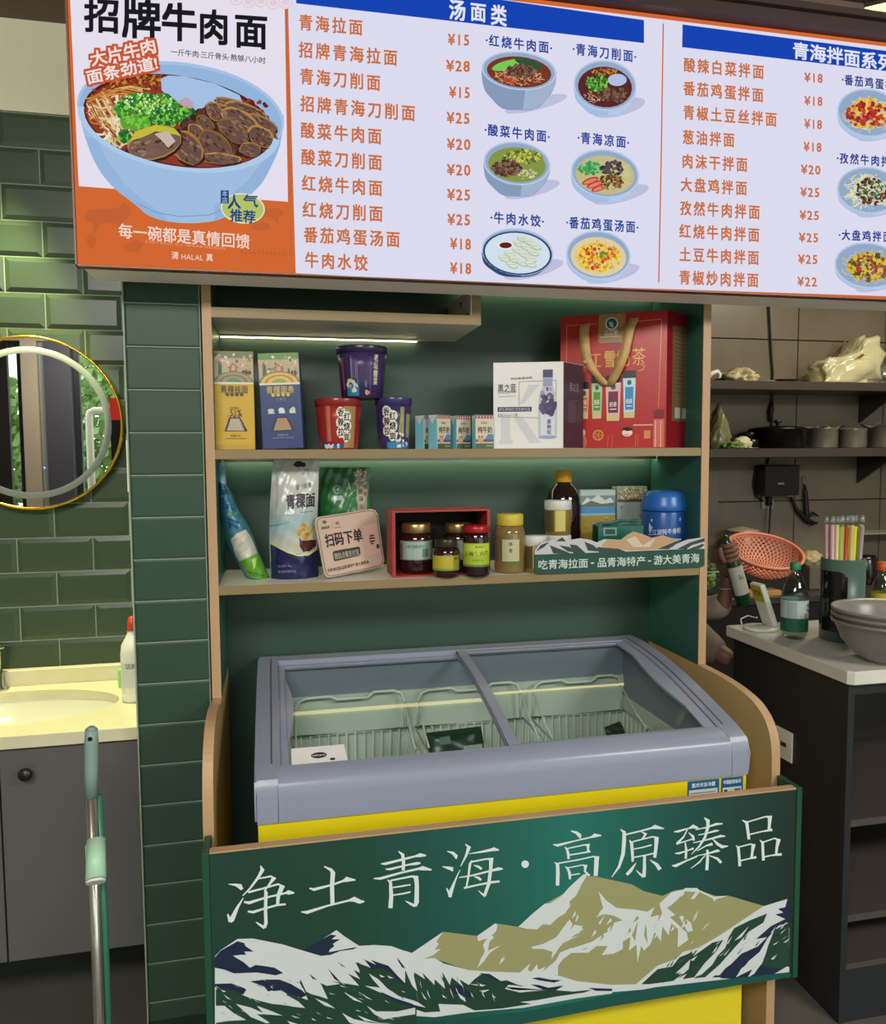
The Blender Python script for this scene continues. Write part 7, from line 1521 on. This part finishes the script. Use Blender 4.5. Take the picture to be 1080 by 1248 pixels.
# things holding the colander up
t = thing('steel_tray', 'dark tray under the tilted colander', 'tray', (cc.x,3.46,ZR)); hz = max(.03, czc+zmin-.004)
B().prism([(-.13,-.10),(.13,-.10),(.13,.12),(-.13,.12)], 0, hz, 'z', .01, 2).obj('tray_body', mat('dark_tray','#2a2624',.4), t)
def simple_px(px0, px1, pyt, Y, zs): a, b_ = onY(px0,690,Y), onY(px1,690,Y); return (a.x+b_.x)/2, (b_.x-a.x)/2, onY((px0+px1)/2,pyt,Y).z-zs
xc, R2, hh = simple_px(886,921,645,3.78,ZR)
t = thing('white_crock', 'white lidded crock behind the orange colander', 'pot', (xc,3.78,ZR)); B().lathe([(0,0),(R2*.8,0),(R2*.95,.02),(R2*.95,hh-.012),(0,hh-.012)], n=36).obj('crock_body', mat('grey_white_ceramic','#6f6a60',.35), t); B().lathe([(0,hh-.0115),(R2,hh-.0115),(R2*1.02,hh-.004),(R2*.6,hh+.004),(R2*.2,hh+.012),(0,hh+.016)], n=36).obj('lid', mat('tan_lid_glaze','#8f8672',.35), t)
t = thing('cutting_board', 'light wooden cutting board lying before the tray', 'board', (onY(925,714,3.34).x,3.34,ZR)); B().prism([(-.09,-.05),(.09,-.05),(.09,.03),(-.09,.03)], 0, .028, 'z', .004, 2).obj('board', mat('light_board_wood','#b58a52',.5,noise=.1,nscale=20), t)
xc, R2, hh = simple_px(979,1001,688,3.45,ZR)
t = thing('glass_canister', 'cloudy square canister right of the colander', 'canister', (xc,3.45,ZR)); B().box((-R2,-R2,0),(R2,R2,hh), .006, 2).obj('canister_body', mat('cloudy_grey_plastic','#5f5c50',.3), t)
crumple('bread_bag', 'beige net bag of pale buns on top of the cloudy canister', 976, 1003, 672, 689, 3.45, mat('beige_bun_skin','#a3946e',.7,noise=.25,nscale=40), ZR+hh+.001, 9, .05, .22, cat='food', part='bun_heap')
# vegetable box
x0, x1 = onY(853,700,3.36).x, onY(882,700,3.36).x; zt4 = onY(870,697,3.36).z; zb4 = ZR
t = thing('vegetable_box', 'clear plastic box of cut lettuce between cabinet and raised arm', 'box', ((x0+x1)/2,3.42,ZR)); wv, hv = (x1-x0)/2, zt4-ZR
B().box((-wv,-.06,0),(wv,-.058,hv)).box((-wv,.058,0),(wv,.06,hv)).box((-wv,-.058,0),(-wv+.002,.058,hv)).box((wv-.002,-.058,0),(wv,.058,hv)).obj('box_wall', thin_glass('clear_plastic'), t)
B().tube([(-wv,-.06,hv),(wv,-.06,hv),(wv,.06,hv),(-wv,.06,hv)], .004, 6, closed=True).obj('box_rim', mat('pale_rim_plastic','#9aa08c',.3), t)
t2 = thing('cut_lettuce', 'light green cut lettuce filling the clear vegetable box', 'vegetable', ((x0+x1)/2,3.42,ZR+.001)); b = B(); b2 = B()
for i in range(46):
    r_ = Matrix.Rotation(rnd.uniform(0,6), 3, rnd.choice('XYZ')); b.ball((rnd.uniform(-wv+.03,wv-.03), rnd.uniform(-.035,.035), .022+rnd.random()*(hv-.04)), .021, (1,.35,.8), 1, r_)
for i in range(22):
    r_ = Matrix.Rotation(rnd.uniform(0,6), 3, rnd.choice('XYZ')); b2.ball((rnd.uniform(-wv+.02,wv-.02)*.9, rnd.uniform(-.03,.03), hv+.005+rnd.random()*.03), .024, (1.2,.25,.7), 1, r_)
o_1 = b.obj('lettuce_pieces', mat('light_lettuce','#b9cc66',.5,noise=.25,nscale=30), t2); o_1['kind'] = 'stuff'
o_2 = b2.obj('dark_leaves', mat('dark_leaf','#3d5a2a',.5,noise=.3,nscale=30), t2); o_2['kind'] = 'stuff'
# glass ledge at the right
lz = onY(1065,650,3.7); t = thing('glass_ledge', 'thin pale glass ledge on the kitchen wall right of the straws', 'shelf', (lz.x+.3,3.8,lz.z))
B().box((onY(1048,650,3.7).x,3.70,lz.z-.006),(4.4,3.899,lz.z)).obj('glass_plate', mat('pale_ledge_glass','#8a8c80',.2), t, True)
# a box far right behind bottle
t = thing('black_canister', 'black canister behind the straw dispenser', 'canister', (onY(1056,705,3.5).x,3.5,ZR)); B().lathe([(0,0),(.05,0),(.052,.01),(.052,.13),(.04,.15),(0,.151)], n=28).obj('canister_body', m_bk, t)

# ceiling lamp seen at the top right corner
cpt = [onZ(1054,9.2,2.6325), onZ(1080,14.6,2.6325), onZ(1140,26,2.6325), onZ(1160,-16,2.6325)]
cl = thing('ceiling_light', 'glowing yellow-white ceiling light at the top right corner', 'light', (cpt[1].x, cpt[1].y, 2.63))
B().prism([(v.x, v.y) for v in cpt], 2.6326, 2.6445, 'z').obj('light_frame', mat('dark_brown_moulding'), cl, True)
B().prism([(v.x, v.y) for v in cpt], 2.630, 2.6325, 'z').obj('diffuser', mat('lamp_diffuser','#fff2a8',.5,emit=1.6), cl, True)
# ================================================================ STAFF MEMBER (mostly hidden behind the cabinet)
per = thing('person', 'person in a pale blouse behind the cabinet, one hand gripping a tilted green bottle', 'person', (1.25,2.67,0))
m_skin = mat('skin','#7a5648',.55); m_blouse = mat('pale_blouse_cloth','#85766a',.8,noise=.06,nscale=30,bump=.3); m_trs = mat('dark_trousers','#26262c',.8); m_hair = mat('black_hair','#14100e',.5)
def skinmesh(name, V, E, R, m_, parent, sub=2, root=0):
    me = bpy.data.meshes.new(name); me.from_pydata([tuple(v) for v in V], E, []); o = bpy.data.objects.new(name, me); COL.objects.link(o)
    sk = o.modifiers.new('skin','SKIN'); sk.use_smooth_shade = True; me.skin_vertices[0].data[root].use_root = True
    for i, r_ in enumerate(R): me.skin_vertices[0].data[i].radius = (r_ if isinstance(r_, tuple) else (r_, r_))
    ss = o.modifiers.new('sub','SUBSURF'); ss.levels = sub; ss.render_levels = sub
    me.materials.append(m_); o.parent = parent; return o
px_, py_ = 1.25, 2.67
hand = onY(889, 678, 2.62); elb = onY(881, 742, 2.66); wri = onY(887, 712, 2.63)
L_ = lambda v: Vector(v)-Vector((px_,py_,0))
elL = onY(880, 795, 2.50); wrL = onY(893, 806, 2.40)
V = [(0,0,.92),(0,0,1.05),(0,0,1.20),(0,0,1.32),(0,-.01,1.40),(0,-.02,1.455),(0,-.035,1.53),(0,-.03,1.60),  # pelvis..head top
     (.15,0,1.33), L_(onY(842,740,2.76)), L_(elb), L_(wri), L_(onY(888,700,2.625)),
     (-.15,0,1.33),L_(onY(822,748,2.46)),L_(onY(864,789,2.34)),L_(onY(895,806,2.26)),
     (.09,0,.88),(.10,-.02,.50),(.10,.02,.10),(.10,-.10,.05),(-.09,0,.88),(-.10,-.02,.50),(-.10,.02,.10),(-.10,-.10,.05)]
E_ = [(0,1),(1,2),(2,3),(3,4),(4,5),(5,6),(6,7),(3,8),(8,9),(9,10),(10,11),(11,12),(3,13),(13,14),(14,15),(15,16),(0,17),(17,18),(18,19),(19,20),(0,21),(21,22),(22,23),(23,24)]
Rr = [(.15,.10),(.13,.09),(.14,.10),(.13,.09),(.055,.05),(.05,.05),(.075,.09),(.06,.07),.055,.045,.036,.026,.028,.055,.046,.040,.028,.085,.062,.04,.035,.085,.062,.04,.035]
skinmesh('body', V, E_, Rr, m_skin, per)
# blouse, trousers, hair
skinmesh('blouse', [(0,0,.90),(0,0,1.05),(0,0,1.20),(0,0,1.33),(.15,0,1.335),V[9],L_(onY(874,744,2.685)),(-.15,0,1.335),L_(onY(822,748,2.46)),L_(onY(886,729,2.645)),L_(onY(864,789,2.34)),L_(onY(881,800,2.295))], [(0,1),(1,2),(2,3),(3,4),(4,5),(5,6),(3,7),(7,8),(6,9),(8,10),(10,11)], [(.165,.115),(.145,.105),(.155,.115),(.14,.10),.066,.062,.060,.07,.062,.044,.056,.047], m_blouse, per)
skinmesh('trousers', [(0,0,.94),(.09,0,.86),(.10,-.02,.50),(.10,.02,.12),(-.09,0,.86),(-.10,-.02,.50),(-.10,.02,.12)], [(0,1),(1,2),(2,3),(0,4),(4,5),(5,6)], [(.16,.11),.098,.075,.055,.098,.075,.055], m_trs, per)
B().ball((0,-.02,1.575), .098, (.86,1.0,1.05), 3).obj('hair', m_hair, per)
b = B()
b.ball((0,-.118,1.515), .014, (.7,1.1,1.2), 2).obj('nose', m_skin, per)
for s in (-1,1): B().ball((s*.03,-.112,1.535), .009, (1.3,.6,.8), 2).obj('eye', mat('dark_eye','#1a1412',.2), per)
B().ball((0,-.112,1.478), .016, (1.3,.4,.35), 2).obj('mouth', mat('lip','#7a3f3a',.5), per)
for s in (-1,1): B().ball((s*.078,-.02,1.525), .02, (.4,.8,1.2), 2).obj('ear', m_skin, per)
# bottle axis: from hand at top down to right
bt, bb_ = onY(884, 652, 2.585), onY(907, 736, 2.585)
ax = (bt-bb_).normalized(); Lb = (bt-bb_).length
gbt = thing('held_bottle', 'dark green bottle with white label held tilted in the raised hand', 'bottle', tuple(bb_))
q_ = Vector((0,0,1)).rotation_difference(ax); gbt.rotation_mode = 'QUATERNION'; gbt.rotation_quaternion = q_
B().lathe([(0,0),(.026,0),(.029,.006),(.029,Lb*.58),(.025,Lb*.68),(.013,Lb*.80),(.011,Lb*.97),(0,Lb)], n=28).obj('bottle_glass', mat('dark_green_glass','#163a26',.1,coat=.5), gbt)
fa_ = math.atan2(*(q_.inverted() @ Vector((0,-1,0))).yx)
p = Print(lambda u, v, d: ((.0292+d)*math.cos(fa_+u/.0292), (.0292+d)*math.sin(fa_+u/.0292), v), d0=.0006)
p.rect(-.040,Lb*.16,.034,Lb*.56,'#a8a69a',18); p.text('福', (-.01,Lb*.41), (.010,Lb*.41), .020, '#3c4238', W1); p.build('label_print', PRINT, gbt)
# hand: palm and five fingers round the neck of the bottle
def W_(v): return Vector(v)-Vector((px_,py_,0))
hc = bb_+ax*(Lb*.80)
toC = Vector((0,-1,0)); rt = ax.cross(toC).normalized()
if rt.x < 0: rt = -rt
palm0 = W_(onY(887,703,2.625)); palm1 = W_(hc - rt*.028 + Vector((0,.022,.0)) - ax*.03)
palm2 = W_(hc - rt*.022 + Vector((0,.024,.0)) + ax*.012)
skinmesh('palm', [palm0, palm1, palm2], [(0,1),(1,2)], [(.026,.020),(.036,.016),(.034,.014)], m_skin, per)
for i in range(4):
    h_ = -.040+i*.019; ln = [.9,1.0,1.04,.95][i]; base = hc+ax*(h_)-rt*.026+Vector((0,.012,0)); rr_ = .024*ln
    pts = [base, hc+ax*h_ - rt*.020+toC*.016, hc+ax*(h_+.002)+toC*.027, hc+ax*(h_+.003)+rt*.018*ln+toC*.022, hc+ax*(h_+.003)+rt*.028*ln+toC*.006]
    skinmesh('finger', [W_(v) for v in pts], [(0,1),(1,2),(2,3),(3,4)], [.0095,.0092,.0088,.0082,.0068], m_skin, per)
pts = [hc-ax*.045-rt*.022+Vector((0,.01,0)), hc-ax*.03-rt*.04+toC*.005, hc-ax*.0-rt*.045+toC*.012, hc+ax*.022-rt*.040+toC*.012]
skinmesh('thumb', [W_(v) for v in pts], [(0,1),(1,2),(2,3)], [.012,.0115,.0105,.008], m_skin, per)
br_ = W_(onY(887,716,2.632)); B().tube([br_+Vector((.032*math.cos(a),.024*math.sin(a),.004*math.cos(a))) for a in [2*PI*i/24 for i in range(24)]], .003, 8, closed=True).obj('bracelet', mat('jade_bangle','#8f857a',.2), per)
V6 = W_(onY(895,806,2.26))
for i in range(4):
    skinmesh('finger', [V6+Vector((0,0,.008-.006*i)), V6+Vector((.035,-.01,.006-.010*i)), V6+Vector((.055,-.012,-.006-.010*i)), V6+Vector((.060,-.01,-.022-.010*i))], [(0,1),(1,2),(2,3)], [.009,.0088,.008,.006], m_skin, per)
skinmesh('thumb', [V6, V6+Vector((.012,-.018,.022)), V6+Vector((.032,-.022,.024))], [(0,1),(1,2)], [.011,.010,.007], m_skin, per)
